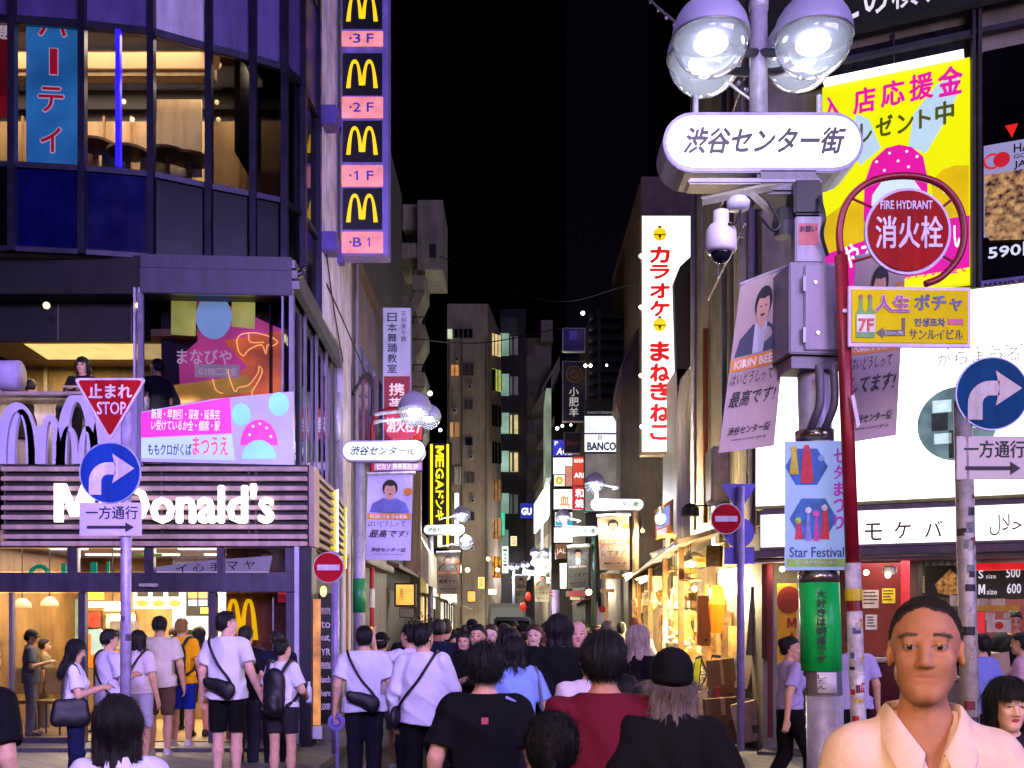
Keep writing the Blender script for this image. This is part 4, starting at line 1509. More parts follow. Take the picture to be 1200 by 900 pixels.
# lettering on the slatted band
SG = thing("wall_sign", "big glowing white letters on the pink slatted band above the shopfront", "sign", P(193, 612, DF - .16))
m = MB()
m.ptext(fr.off(.11), "M", 65, 567, 111, 612, w=.0, bold=.03, depth=.05)
m.ptext(fr.off(.11), "cDonald's", 115, 567, 322, 614, w=.0, bold=.03, depth=.05)
m.build("lettering", glow('#fffaf2', 2.0, 0), SG)
m = MB()
for x in (80, 150, 220, 300):
 m.prect(fr, x, 588, x + 2, 591, .08, .112)
m.build_each("mount", DARKM, SG)
# golden emblem on the wooden panel
def emblem(m, fr_, x0, y0, x1, y1, w0, w1):
 """two tall rounded arches joined in the middle (pixel box)"""
 W_, H_ = (x1 - x0), (y1 - y0)
 t = W_ * .135
 for c in (.27, .73):
  cx = x0 + W_ * c
  hw = W_ * .27
  o, i_ = [], []
  for k in range(25):
   s_ = -1 + 2 * k / 24
   yy = abs(s_) ** 2.6
   o.append((cx + s_ * hw * (1.0 if (s_ < 0) == (c < .5) or True else 1), y0 + yy * H_))
   i_.append((cx + s_ * (hw - t * (.75 + .25 * abs(s_))), y0 + t * .8 + yy * (H_ - t * .8)))
  # inner legs stop a little higher
  for k in range(24):
   q = [o[k], o[k + 1], i_[k + 1], i_[k]]
   inner = (c < .5 and k >= 12) or (c > .5 and k < 12)
   if inner:
    q = [(a, min(b, y0 + H_ * .9)) for a, b in q]
   if max(b for a, b in q) - min(b for a, b in q) > .01:
    m.pquad(fr_, q, w0, w1)
EM = thing("emblem_sign", "yellow double arch emblem glowing on the brown wooden panel", "sign", P(285, 748, DF + .3))
m = MB(); emblem(m, Frame(0, 732, DF + .42), 264, 702, 303, 750, .012, .09)
m.build("arches", glow('#f5c400', 2.0, .05), EM)
m = MB(); emblem(m, Frame(0, 732, DF + .42), 264, 702, 303, 750, -.0, .011)
m.build("backing", paint('#7a5c00', .5), EM)
# menu boards and fittings inside
fm = Frame(0, 732, 17.6)
MN = thing("menu_board", "bright menu board with three burger pictures hanging over the counter", "menu board", P(187, 712, 17.6))
m = MB(); m.prect(fm, 158, 692, 216, 713, 0, .05); m.build("panel", glow('#f4efe8', 1.2, .1, 5), MN)
m = MB()
for x in (168, 187, 206):
 u, v = fm.uv(x, 707); m.disc(fm, u, v, .1, .051, .058, 16, .055)
m.build_each("burger_picture", glow('#c87830', .9, .3, 20), MN)
m = MB()
for x in (162, 180, 198):
 m.prect(fm, x, 694, x + 13, 699.5, .051, .055)
m.build_each("heading", LITINK, MN)
MN2 = thing("menu_board", "dark menu board beside the wooden panel with small orange and blue pictures", "menu board", P(232, 722, 17.5))
m = MB(); m.prect(fm, 219, 692, 249, 722, 0, .05); m.build("panel", paint('#141212', .4), MN2)
for x, y, c in ((222, 694, '#e09a50'), (234, 694, '#e0a060'), (222, 703, '#7fa8e8'), (234, 703, '#88b0f0'), (236, 712, '#e8b050')):
 m = MB(); m.prect(fm, x, y, x + 10, y + 7, .051, .055); m.build("picture", glow(c, .9, .2, 12), MN2)
MN3 = thing("menu_board", "small orange lit board over the left counter with price strip below", "menu board", P(112, 712, 17.6))
m = MB(); m.prect(fm, 100, 694, 122, 703, 0, .05); m.build("panel", glow('#f0a030', 1.2, .1), MN3)
m = MB(); m.prect(fm, 99, 705, 142, 712, 0, .04); m.build("price_strip", glow('#d8e4f0', .8, .5, 20), MN3)
PG = thing("light_box", "pale green glowing panel with red streaks at the back of the restaurant", "display", P(78, 760, 18.6))
fg = Frame(0, 732, 18.6)
m = MB(); m.prect(fg, 60, 702, 92, 752, 0, .05); m.build("panel", glow('#b8d8b0', .7, .35, 5), PG)
m = MB()
for x in (72, 80, 84):
 m.prect(fg, x, 700, x + 3, 728, .051, .06)
m.build_each("streak", glow('#e84828', .8, .2), PG)
PG = thing("poster_stand", "white and orange poster stand behind the woman with the phone", "poster", P(112, 800, 15.6))
fg = Frame(0, 732, 15.6)
m = MB(); m.pquad(fg, [(99, 738), (118, 737), (131, 752), (128, 770), (99, 772)], 0, .04); m.build("panel", glow('#b9d8c0', .6, .2, 5), PG)
m = MB(); m.pquad(fg, [(100, 745), (108, 743), (108, 768), (126, 760), (124, 782), (100, 782)], .041, .05); m.build("picture", glow('#f07818', .9, .2, 6), PG)
m = MB(); m.prect(fg, 110, 782, 116, 868, -.02, .02); m.box(X(105, 15.6), X(122, 15.6), 15.4, 15.8, .16, .19); m.build("stand", DARKM, PG)
CT = thing("counter", "wooden service counter at the back under the menu boards", "counter", (-5.0, 17.9, .16))
m = MB(); m.box(-7.2, -3.3, 17.6, 18.2, .16, 1.08); m.build("body", paint('#6a5030', .5, 0, .15, 3), CT)
m = MB(); m.box(-7.25, -3.25, 17.55, 18.25, 1.082, 1.13); m.build("counter_top", paint('#c9b898', .3), CT, bev=.01)
for x, y in ((25, 760), (62, 775)):
 c = thing("chair", "tan dining chair by the left window" if x < 40 else "cream dining chair by the second window pane", "chair", (X(x, 15.2), 15.2, .16))
 b = wloc(c)
 m = MB(); m.box(b.x - .2, b.x + .2, b.y - .2, b.y + .2, .6, .65); m.build("seat", paint('#b08a50', .6), c, bev=.015)
 m = MB(); m.box(b.x - .2, b.x + .2, b.y + .18, b.y + .22, .72, 1.1); m.build("backrest", paint('#b8a070', .6), c, bev=.015)
 for dx in (-.17, .17):
  for dy in (-.17, .17):
   m = MB(); m.cyl((b.x + dx, b.y + dy, .16), (b.x + dx, b.y + dy, .6), .015); m.build("leg", DARKM, c)
# promotion lettering seen in the transom windows
TS = thing("transom_sign", "green and blue lettering hanging inside the left transom windows", "sign", P(80, 672, DF + .12))
m = MB()
ff = Frame(0, 732, DF + .12)
m.ring(ff, *ff.uv(46, 674), .12, .03, 20, 0, 10, 170)
m.prect(ff, 73, 660, 78, 672, 0, .03); m.prect(ff, 107, 659, 114, 672, 0, .03); m.prect(ff, 126, 658, 129, 671, 0, .03)
m.build("lettering", glow('#20d080', .9, .1), TS)
m = MB(); m.prect(ff, 160, 649, 168, 652, 0, .02); m.prect(ff, 183, 649, 190, 652, 0, .02); m.build_each("green_mark", glow('#a0e020', .9), TS)
TS = thing("transom_sign", "pale pink strip with dark characters inside the right transom windows", "sign", P(255, 672, DF + .2))
m = MB(); m.pquad(ff, [(182, 669), (182, 664), (245, 656), (318, 651), (314, 671), (182, 671)], -.06, -.05); m.build("strip", glow('#e8c0e0', .9, .1), TS)
m = MB()
for i, ch in enumerate("イ心手マヤ"):
 m.ptext(ff, ch, 205 + i * 20, 661 - i * 1, 218 + i * 20, 671 - i, w=-.045)
m.build("lettering", LITINK, TS)
FS = thing("notice", "small red square notice at the top right of the wooden panel", "sign", P(331, 705, DF + .3))
m = MB(); m.prect(Frame(0, 732, DF + .4), 326, 694, 336, 706, .01, .02); m.build("plate", glow('#e04058', .6), FS)
m = MB(); m.ptext(Frame(0, 732, DF + .4), "禁煙", 328, 698, 334, 702, w=.021); m.build("lettering", WHITEP, FS)
# posters on the corner glazing
yawc = math.degrees(math.atan2(.13, 1.98))
fp = Frame(255, 505, 14.16, yawc)
PB = thing("window_poster", "pink and pale blue poster with dotted half disc under the corner glazing", "poster", P(255, 548, 14.16))
m = MB(); m.pquad(fp, [(166, 483), (250, 468), (344, 459), (344, 545), (166, 541)], .0, .02); m.build("panel", glow('#a89ce8', .75, .1, 2), PB)
m = MB(); m.pquad(fp, [(166, 484), (270, 466), (272, 508), (166, 513)], .022, .026); m.build("band", glow('#f02cb0', .9, .1), PB)
m = MB(); m.pquad(fp, [(166, 514), (272, 509), (276, 540), (166, 537)], .022, .026); m.build("pale_band", glow('#a8c0f0', .9, .1), PB)
m = MB()
for cx, cy, rx, ry, t in ((283, 486, 11, 13, 0), (327, 474, 12, 14, 0)):
 m.pquad(fp, [(cx + math.cos(a) * rx * math.cos(t) - math.sin(a) * ry * math.sin(t), cy + math.cos(a) * rx * math.sin(t) + math.sin(a) * ry * math.cos(t)) for a in [6.283 * k / 24 for k in range(24)]], .022, .026)
m.build_each("pale_disc", glow('#78c8e0', .9, .1), PB)
m = MB(); m.pquad(fp, [(304 + 22 * math.cos(a), 522 - 30 * math.sin(a)) for a in [math.pi * k / 20 for k in range(21)]], .023, .028); m.build("dotted_dome", glow('#e018a0', .9, .1), PB)
m = MB()
for x, y in ((297, 500), (305, 497), (313, 502), (293, 510), (318, 512)):
 m.disc(fp, *fp.uv(x, y), .018, .0285, .031, 10)
m.build_each("dot", glow('#f4e0f4', .9), PB)
m = MB(); m.pquad(fp, [(304 + 20 * math.cos(a), 538 - 22 * math.sin(a)) for a in [math.pi * k / 20 for k in range(21)]], .0285, .032); m.build("pale_dome", glow('#80c8e8', .9, .1), PB)
m = MB()
m.ptext(fp, "新規・早割引・深夜・延長完", 178, 480, 258, 492, w=.027, shear=.1); m.ptext(fp, "い受けているか全・個席・駅", 178, 493, 258, 505, w=.027, shear=.1)
m.build("lettering", glow('#ffe8f8', 1.1), PB)
m = MB(); m.ptext(fp, "ももクロがくば", 174, 520, 225, 534, w=.027, bold=.01); m.build("dark_lettering", LITINK, PB)
m = MB(); m.ptext(fp, "まつうえ", 226, 512, 268, 534, w=.027, bold=.02); m.build("red_lettering", glow('#e84878', .9), PB)
PB = thing("window_poster", "large magenta and yellow poster with orange animal outlines behind the corner glazing", "poster", P(260, 468, 14.6))
fq = Frame(260, 440, 14.62, yawc)
m = MB(); m.pquad(fq, [(232, 342), (330, 386), (332, 470), (212, 476), (210, 420), (232, 400)], 0, .02); m.build("panel", glow('#d04484', 1.3, .25, 1.4), PB)
m = MB(); m.pquad(fq, [(201, 341), (231, 344), (229, 394), (201, 392)], 0, .02); m.pquad(fq, [(272, 350), (299, 353), (299, 386), (272, 383)], .002, .024); m.build_each("yellow_panel", glow('#c8c458', 1.2, .25, 2), PB)
m = MB(); m.pquad(fq, [(251 + 21 * math.cos(a), 372 - 26 * math.sin(a)) for a in [6.283 * k / 28 for k in range(28)]], .021, .03); m.build("pale_blob", glow('#98bce4', 1.1, .1, 2), PB)
m = MB(); m.pquad(fq, [(262, 400), (332, 388), (332, 470), (240, 473), (290, 430)], .021, .026); m.build("orange_panel", glow('#f07028', 1.3, .35, 2.5), PB)
m = MB(); m.pquad(fq, [(204, 452), (290, 440), (300, 458), (214, 474)], .027, .032); m.build("yellow_band", glow('#d8a028', 1.1, .3, 3), PB)
m = MB(); m.prect(fq, 229, 428, 281, 443, .033, .038); m.build("caption_strip", glow('#c8a8b0', .7, .1), PB)
m = MB(); m.ptext(fq, "まなびや", 208, 410, 272, 428, w=.033, bold=.01); m.ptext(fq, "0.100二次会", 234, 431, 278, 441, w=.039); m.build("lettering", glow('#f0d0d8', .8), PB)
OL = [[(278, 400), (283, 393), (300, 391), (318, 396), (326, 402), (318, 407), (314, 405), (312, 416), (307, 405), (292, 411), (286, 418), (280, 412), (278, 400)], [(292, 392), (294, 402), (310, 402)],
  [(268, 434), (270, 445), (276, 460), (280, 455), (292, 452), (303, 438), (304, 430), (308, 436), (302, 450), (296, 460), (298, 470)], [(250, 445), (254, 458), (262, 462)]]
m = MB()
for l in OL:
 m.tube(smooth_path([fq.pt(*fq.uv(*p), .045) for p in l], 3), .008, 5)
m.build_each("neon_outline", glow('#ffb868', 2.4), PB)
# blue party banner hanging behind the curved glass
BN = thing("window_banner", "tall light blue banner with red katakana behind the upper curved window", "banner", P(63, 194, 14.3))
fb = Frame(63, 100, 14.28, 6)
m = MB(); m.prect(fb, 31, -60, 96, 194, 0, .015); m.build("cloth", glow('#3c9ce0', .75, .3, 1.2), BN)
for nm, wv, bd, mt in (("outline", .017, .055, glow('#f0d8e8', .8)), ("lettering", .022, .01, glow('#d01838', .8, .1))):
 m = MB()
 for ch, y0, y1, x0, x1 in (("パ", 14, 43, 46, 80), ("テ", 103, 132, 46, 75), ("ィ", 150, 179, 48, 72)):
  e = 1.5 if bd > .03 else 0
  m.ptext(fb, ch, x0 - e, y0 - e, x1 + e, y1 + e, w=wv, bold=bd)
 m.prect(fb, 59 if bd < .03 else 58, 58 if bd < .03 else 57, 68 if bd < .03 else 69, 88 if bd < .03 else 89, wv, wv + .004)
 m.build(nm, mt, BN)
BN = thing("window_banner", "red banner with white writing behind the leftmost upper window", "banner", P(-10, 194, 14.3))
fb = Frame(0, 100, 14.2, 5)
m = MB(); m.prect(fb, -70, -60, 14, 118, 0, .015); m.build("cloth", glow('#8a1420', .6, .3, 1.5), BN)
m = MB(); m.ptext(fb, "飲み放題", -60, 26, 14, 46, w=.016, bold=.03); m.build("lettering", glow('#f0d8d8', .9), BN)
m = MB(); m.ball(P(5, 125, 14.16), .14, 12, 8, (1, .1, 1)); m.build("round_mark", glow('#a01828', .7), BN)
# a black bird on the fascia corner
BD = thing("crow", "black crow perched on the end of the fascia below the curved glass", "bird", P(350, 331, 14.4))
s = Sdf(axis(-.2, .2, .012), axis(-.12, .12, .012), axis(-.02, .3, .012))
s.ell((-.02, 0, .1), (.11, .05, .055), .02, np.array([[.9, 0, -.44], [0, 1, 0], [.44, 0, .9]]))
s.ell((.07, 0, .19), (.038, .033, .035), .03).cone((.1, 0, .19), (.145, 0, .18), .014, .004, .01).cone((-.1, 0, .06), (-.19, 0, .0), .03, .02, .02)
for q in (-.02, .02):
 s.cone((0, q, .08), (.0, q, -.01), .012, .008, .01)
v, f_ = s.mesh()
to_object("body", v, f_, paint('#0a0a10', .4), BD)
WS = thing("glass_reflection", "blue and white lit boards inside the glass flank beside the sign tower", "sign", (-3.1, 17.0, 4.6))  # reflections of the shop opposite, made as glowing boards behind the glass
for nm, z0, z1, ya, yb, c in (("blue_reflection", 4.95, 5.3, 16.2, 17.9, '#2c50d8'), ("white_reflection", 4.3, 4.9, 16.2, 17.9, '#e8fff0'), ("green_reflection", 4.75, 5.15, 15.4, 16.0, '#a8d8a0'), ("red_reflection", 5.4, 6.15, 18.2, 18.5, '#8c2018')):
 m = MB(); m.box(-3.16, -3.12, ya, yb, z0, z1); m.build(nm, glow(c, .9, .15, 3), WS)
m = MB(); m.box(-3.14, -3.1, 14.6, 17.4, 5.62, 5.7); m.build("lamp_reflection", glow('#fff0a0', 1.6, .6, 14), WS)
# ------------------------------------------------------------------ street beyond the corner, left side
def sign(name, label, cat, x0, y0, x1, y1, D, face, frame=None, depth=.12, border=1.5, texts=(), group=None, yaw=0., marks=()):
 """box sign facing the street: casing, face and lettering, outline in photo pixels"""
 g = Frame((x0 + x1) / 2, (y0 + y1) / 2, D, yaw)
 t = thing(name, label, cat, P((x0 + x1) / 2, y1, D), group)
 m = MB(); m.prect(g, x0, y0, x1, y1, -depth, 0)
 m.build("casing", frame or DARKM, t, bev=min(.01, border * D / F * .3))
 b = border
 m = MB(); m.prect(g, x0 + b, y0 + b, x1 - b, y1 - b, .001, .008)
 m.build("face", face, t)
 for i, q in enumerate(texts):
  body, a0, b0, a1, b1, mat = q[:6]
  k = dict(q[6]) if len(q) > 6 else {}
  m = MB(); m.ptext(g, body, a0, b0, a1, b1, w=k.pop('w', .0095), **k)
  m.build("lettering", mat, t)
 for nm, pts, mat in marks:
  m = MB()
  if len(pts) == 3:
   u, v = g.uv(pts[0], pts[1]); m.disc(g, u, v, pts[2] * D / F, .0095, .013, 24)
  elif len(pts) == 4 and not isinstance(pts[0], tuple):
   m.prect(g, *pts, .0085, .012)
  else:
   m.pquad(g, pts, .0085, .012)
  m.build(nm, mat, t)
 return t
LAVW = paint('#cfc8e2', .75, 0, .18, 2.2, .5, 26)
NB = thing("neighbour_building", "rough lavender lit wall building just past the curved glass corner", "building", (-3.6, 18.5, 0))
m = MB(); m.box(-6, -2.98, 16.8, 19.8, 6.55, 16)
m.build("upper_wall", LAVW, NB)
m = MB(); m.box(-6, -2.99, 18.85, 19.8, 0, 6.548)
m.build("lower_wall", LAVW, NB)
m = MB()
for y in (135, 283):
 m.prect(Frame(0, 732, 16.75), 376, y - 11, 394, y + 11, -.3, .04)
m.build_each("wall_bracket", paint('#5a4c9c', .5, .2), NB)
m = MB(); m.tube(smooth_path([(-2.94, 16.9, 7.6), (-2.95, 17.6, 7.0), (-2.95, 18.6, 6.3)]), .012, 5)
m.build("wall_cable", DARKM, NB)
# tall sign tower
ST = thing("sign_tower", "tall projecting sign tower with yellow arches on black and pink floor plates", "sign", P(428, 300, 18.2))
g = Frame(428, 150, 18.1)
m = MB(); m.prect(g, 400, -260, 455, 299, -.4, 0); m.build("casing", paint('#8d7fd0', .4, .15, .1, 3), ST, bev=.015)
m = MB()
for y in (125, 283):
 m.prect(g, 380, y, 401, y + 22, -.3, -.05)
m.build_each("bracket", paint('#5d50b0', .4, .2), ST)
NAVY = glow('#0c0c1e', .6, .1)
PINK = glow('#ec8f94', .85, .16, 5)
YEL = glow('#f2c40c', 1.1, .03)
for i, (ya, yb, pa, pb, tx) in enumerate(((-44, 34, 37, 55, "3F"), (63, 112, 114, 139, "2F"), (142, 190, 194, 219, "1F"), (221, 269, 272, 297, "B1"))):
 m = MB(); m.prect(g, 402, ya, 448, yb, .001, .02); p_ = m.build("emblem_panel", NAVY, ST)
 m = MB(); e0 = yb - 41; emblem(m, g, 406, e0, 443, yb - 8, .021, .035); m.build("arches", YEL, p_)
 m = MB(); m.prect(g, 400.5, pa, 449, pb, .001, .03); q_ = m.build("floor_plate", PINK, ST, bev=.01)
 m = MB(); h = 11
 ym = (pa + pb) / 2
 m.ptext(g, tx[0], 414, ym - h / 2, 423 if tx != "B1" else 424, ym + h / 2, w=.031, bold=.02)
 m.ptext(g, tx[1], 430, ym - h / 2, 438 if tx[1] == 'F' else 436, ym + h / 2, w=.031, bold=.02)
 m.build("lettering", paint('#2a3cb0', .5, 0, 0), q_)
 m = MB(); m.disc(g, *g.uv(411, ym), 1.6 * 18.1 / F, .031, .034, 10); m.build("small_mark", paint('#7a6ab0', .5), q_)
# third building: dark side with window and tiled strip
B3 = thing("shop_building", "dark narrow building with purple tiled corner and long side windows", "building", (-4, 22, 0))
m = MB(); m.box(-7, -3.02, 20.0, 25.5, 3.4, 8.55); m.build("wall", paint('#7a7078', .7, 0, .2, 1.6), B3)
m = MB(); m.box(-7, -2.99, 19.86, 19.98, 5.0, 8.4); m.build("tile_strip", tiles('#6a62a0', '#3f3a60', 1, .12, .07, .35, True), B3)
for y0 in (20.4, 22.6):
 m = MB(); m.box(-3.03, -2.98, y0, y0 + 1.9, 5.0, 7.2); w = m.build("window", paint('#0c0c12', .15, .1), B3)
 m = MB()
 for k in (0, .95, 1.9):
  m.box(-2.985, -2.95, y0 + k - .03, y0 + k + .03, 5.0, 7.2)
 m.build_each("frame", paint('#67646e', .4, .4), w)
m = MB(); m.box(-7, -2.92, 20.0, 25.5, 8.56, 8.75); m.build("cornice", paint('#6d5a50', .7), B3)
m = MB(); m.box(-7, -3.0, 20.0, 25.5, 0, 3.38); m.build("ground_floor_wall", paint('#77727a', .6, 0, .15, 2), B3)
m = MB(); m.box(-3.4, -2.72, 20.2, 24.6, 2.9, 3.05); m.build("canopy", paint('#8a8580', .6), B3, bev=.02)
m = MB(); m.box(-3.01, -2.96, 20.5, 21.6, .1, 2.5); m.build("door", paint('#2a2830', .4), B3)
m = MB(); m.tube(smooth_path([(-2.99, 19.9, 6.0), (-2.7, 19.9, 6.4), (-2.6, 19.9, 6.1), (-2.62, 19.9, 5.6)]), .03, 8); m.build("swan_neck_pipe", BLACK, B3, smooth=True)
m = MB(); m.cyl((-2.93, 20.1, 3.4), (-2.93, 20.1, 8.5), .04)
m.build("downpipe", paint('#8a8690', .5), B3)
sign("wall_sign", "tall lavender sign with vertical blue dance school characters above a red panel", "sign", 448, 360, 482, 520, 24, glow('#a9a2dc', .62, .1), paint('#8a86a8', .5), .2, 1.,
  [("日本舞踊教室", 454, 366, 465, 438, paint('#1a1c50', .6, 0, 0), dict(vert=True, bold=.015)), ("花柳美千鶴", 470, 364, 476, 401, paint('#2a2c60', .6, 0, 0), dict(vert=True)),
  ("携帯", 456, 448, 474, 482, glow('#e8c8d8', .8), dict(vert=True, w=.016, bold=.02))],
  marks=[("red_panel", (450, 441, 480.5, 518), glow('#8c1828', .6, .15))])
sign("wall_sign", "small purple and yellow price board under the left hydrant sign", "sign", 437, 541, 495, 552, 22.4, glow('#b488d8', .8, .3, 5), None, .1, .8,
  [("ピカソ 携帯買取 5F", 442, 543, 490, 550, glow('#fff0c8', .9), dict(bold=.01))])
# concrete balcony block
B5 = thing("balcony_building", "grey concrete tower with angular stacked balconies behind the left signs", "building", (-4.2, 35, 0))
m = MB(); m.box(-9, -3.55, 33.5, 42, 0, 14.2); m.build("wall", CONC, B5)
m = MB(); m.prect(Frame(0, 732, 33.4), 447, 302, 466, 342, -.02, .02); w = m.build("window", glow('#d9cf60', .75, .25, 1.2), B5)
m = MB(); m.prect(Frame(0, 732, 33.36), 461, 300, 467, 344, -.02, .04); m.build("sill", CONC, w)
m = MB(); m.prect(Frame(0, 732, 33.4), 460, 232, 466, 282, -.02, .05); m.build("lit_edge", glow('#e0d894', .9, .1), B5)  # light on the wall edge, put in as a glow
CONC2 = paint('#8b887e', .85, 0, .2, 1.5, .3, 20)
gg = Frame(480, 300, 33.0)
m = MB(); m.prect(gg, 489, 234, 519, 316, -2.4, 0); m.build("balcony", CONC2, B5, bev=.02)
m = MB(); m.prect(gg, 470, 232, 488.5, 262, -2.0, -.5); m.build("balcony", CONC2, B5)
m = MB(); m.prect(gg, 455, 283, 488.5, 301, -2.6, -.1); m.build("balcony_slab", CONC2, B5, bev=.02)
m = MB(); m.prect(gg, 503, 286, 511, 302, .005, .02); m.build("balcony_opening", BLACK, B5)
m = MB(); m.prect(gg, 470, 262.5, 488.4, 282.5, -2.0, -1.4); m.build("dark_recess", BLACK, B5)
for i, y0 in enumerate((318, 376, 432, 486)):
 k = 1 - .04 * i
 m = MB(); m.prect(gg, 483, y0 + 4, 498, y0 + 22 * k, -1.8, 0); m.build("balcony", CONC2, B5, bev=.02)
 m = MB(); m.pquad(gg, [(477, y0 + 46 * k), (487, y0 + 46 * k), (498, y0 + 23 * k), (486, y0 + 23 * k)], -1.6, -.05); m.build("stair_flight", CONC2, B5)
 m = MB(); m.prect(gg, 455, y0 + 26 * k, 480, y0 + 46 * k, -2.2, -.2); m.build("balcony_slab", CONC2, B5, bev=.02)
 m = MB(); m.tube([gg.pt(*gg.uv(484, y0 + 3), -.05), gg.pt(*gg.uv(484, y0 - 5), -.05), gg.pt(*gg.uv(497, y0 - 5), -.05), gg.pt(*gg.uv(497, y0 + 3), -.05)], .025, 6); m.build("railing", DARKM, B5)
m = MB(); m.ball(P(504, 461, 32.8), .07, 12, 8); m.build("floodlight", glow('#fff8d8', 9, 0), B5)
m = MB(); m.ball(P(516, 504, 32.8), .05, 12, 8); m.build("floodlight", glow('#fff8f0', 9, 0), B5)
# low shops on the left pavement
IZ = thing("shop_building", "dark timber tavern front with brown eaves behind the yellow lantern sign", "building", (-3.9, 28, 0))
m = MB(); m.box(-7, -3.15, 26, 33, 0, 5.2); m.build("wall", paint('#1a1512', .7, 0, .2, 2), IZ)
m = MB(); m.hexa([(-3.6, 26, 3.3), (-2.75, 26, 3.1), (-2.75, 31.5, 3.1), (-3.6, 31.5, 3.3), (-3.6, 26, 3.42), (-2.75, 26, 3.2), (-2.75, 31.5, 3.2), (-3.6, 31.5, 3.42)]); m.build("eaves", paint('#6b3c1c', .6, 0, .2, 3), IZ)
m = MB(); m.box(-3.16, -3.1, 26.5, 30.5, .3, 2.6); m.build("lattice_front", paint('#2b1c12', .5, 0, .3, 8, stretch=(1, 14, .3)), IZ)
m = MB(); m.box(-3.2, -2.7, 31.6, 31.8, 3.3, 6.6); m.build("slat_panel", paint('#b49c78', .6, 0, .3, 4, stretch=(10, 10, .2)), IZ)
m = MB(); m.hexa([(-3.1, 31.9, 3.6), (-2.5, 31.9, 2.9), (-2.5, 36, 2.9), (-3.1, 36, 3.6), (-3.1, 31.9, 4.9), (-2.5, 31.9, 3.9), (-2.5, 36, 3.9), (-3.1, 36, 4.9)]); m.build("awning", paint('#c8c0a8', .7, 0, .1, 3), IZ)
sign("lantern_sign", "square yellow lantern sign in a dark frame beside the tavern", "sign", 462, 683, 487, 711, 27, glow('#f2b84a', 1.1, .15, 4), paint('#1c1410', .6), .3, 2.2,
  [("鳥", 468, 689, 473, 704, paint('#b07818', .6, 0, 0))])
sign("small_board", "pale blank board hanging under the yellow lantern sign", "sign", 468, 712, 486, 724, 27.1, paint('#8a8478', .6), paint('#1c1410', .6), .08, 1.)
sign("lantern_sign", "small orange lantern sign further up the left side of the street", "sign", 547, 692, 558, 706, 52, glow('#f0a848', 1.1, .1), DARKM, .3, 1.)
# big yellow neon sign
NG = thing("neon_sign", "tall yellow neon sign with letters turned sideways between two tubes", "sign", P(516, 641, 46))
g = Frame(516, 580, 46)
m = MB(); m.prect(g, 502, 519, 529, 642, -.4, 0); m.build("casing", paint('#16140a', .5), NG)
NY = glow('#f0e010', 1.5, .04)
for x0 in (504.5, 523.5):
 m = MB(); m.prect(g, x0, 521, x0 + 2.6, 641, .002, .12); m.build_each("tube", NY, NG)
m = MB()
yy = 522.5
for ch, hgt in (("M", 15), ("E", 11.5), ("G", 13), ("A", 13), ("ド", 11), ("ン", 12), ("キ", 13)):
 m.ptext(g, ch, 510.5, yy, 520, yy + hgt - 1.2, w=.01, rot=90, bold=.03, depth=.06)
 yy += hgt
m.build("lettering", NY, NG)
m = MB(); m.prect(g, 513, 615, 518, 641, .002, .1); m.build("white_mark", glow('#f8f4c8', 1.3), NG)
sign("strip_sign", "narrow white light strip hanging beside the yellow neon sign", "sign", 532, 577, 538.5, 640, 48, glow('#f4f8ee', 1.3, .1), None, .2, .6)
sign("strip_sign", "slender white light tube on the dark shop past the tavern", "sign", 506, 666, 510.5, 714, 38, glow('#f8fcff', 1.6, .1), None, .1, .4)
# far buildings on the left / centre
def windows(b, g, wins, mat_frame=None):
 for q in wins:
  x0, y0, x1, y1, mt = q[:5]
  m = MB(); m.prect(g, x0, y0, x1, y1, .01, .06); w = m.build("window", mt, b)
  if x1 - x0 > 6:
   m = MB(); n = max(2, int((x1 - x0) / 5) + 1)
   for k in range(n):
    xx = x0 + (x1 - x0) * k / (n - 1)
    m.prect(g, xx - .5, y0, xx + .5, y1, .061, .1)
   m.build_each("frame", mat_frame or paint('#6e6a66', .5), w)
DW = paint('#0b0c10', .2, .1)
WW = glow('#f0d896', .8, .2, 2)
WG = glow('#c0d060', .75, .25, 2)
WC = glow('#d8e6c8', .7, .2, 2)
WT = glow('#a8d8c8', .35, .2, 2)
AB = thing("apartment_building", "brown grey apartment block with flat roof beside the yellow neon sign", "building", P(556, 760, 58))
BRN = paint('#a4988a', .8, 0, .14, .7, .2, 8)
m = MB(); m.box(X(524, 58), X(572, 58), 58, 70, 0, Z(356, 58)); m.build("wall", BRN, AB)
m = MB(); m.hexa([(X(572, 58) + .01, 58.02, 0), (X(586.5, 64), 64, 0), (X(586.5, 64), 70, 0), (X(572, 58) + .01, 70, 0), (X(572, 58) + .01, 58.02, Z(356, 58)), (X(586.5, 64), 64, Z(356, 58)), (X(586.5, 64), 70, Z(356, 58)), (X(572, 58) + .01, 70, Z(356, 58))]); m.build("side_wall", paint('#b8a08a', .8, 0, .12, .8), AB)
m = MB(); m.box(X(529, 58), X(560, 58), 60, 68, Z(356, 58) + .01, Z(345, 58)); m.build("roof_house", paint('#4a443e', .8), AB)
g58 = Frame(0, 732, 57.95)
windows(AB, g58, [(524.5, 386, 530, 397, WC), (532, 386, 554, 396, DW), (528, 428, 538, 440, glow('#e09850', .7, .4, 2)), (540, 426, 555, 440, paint('#3c362f', .5)), (544, 469, 554, 480, paint('#4c463f', .5)),
     (527, 495, 531, 512, glow('#d8a060', .6)), (533, 495, 538, 512, glow('#b88850', .5)), (545, 513, 554, 522, DW), (532, 547, 544, 568, paint('#c9c4b8', .4)), (546, 555, 556, 566, paint('#4c463f', .5)), (546, 600, 556, 610, DW)])
gs = Frame(578, 600, 60, 46)
sw = []
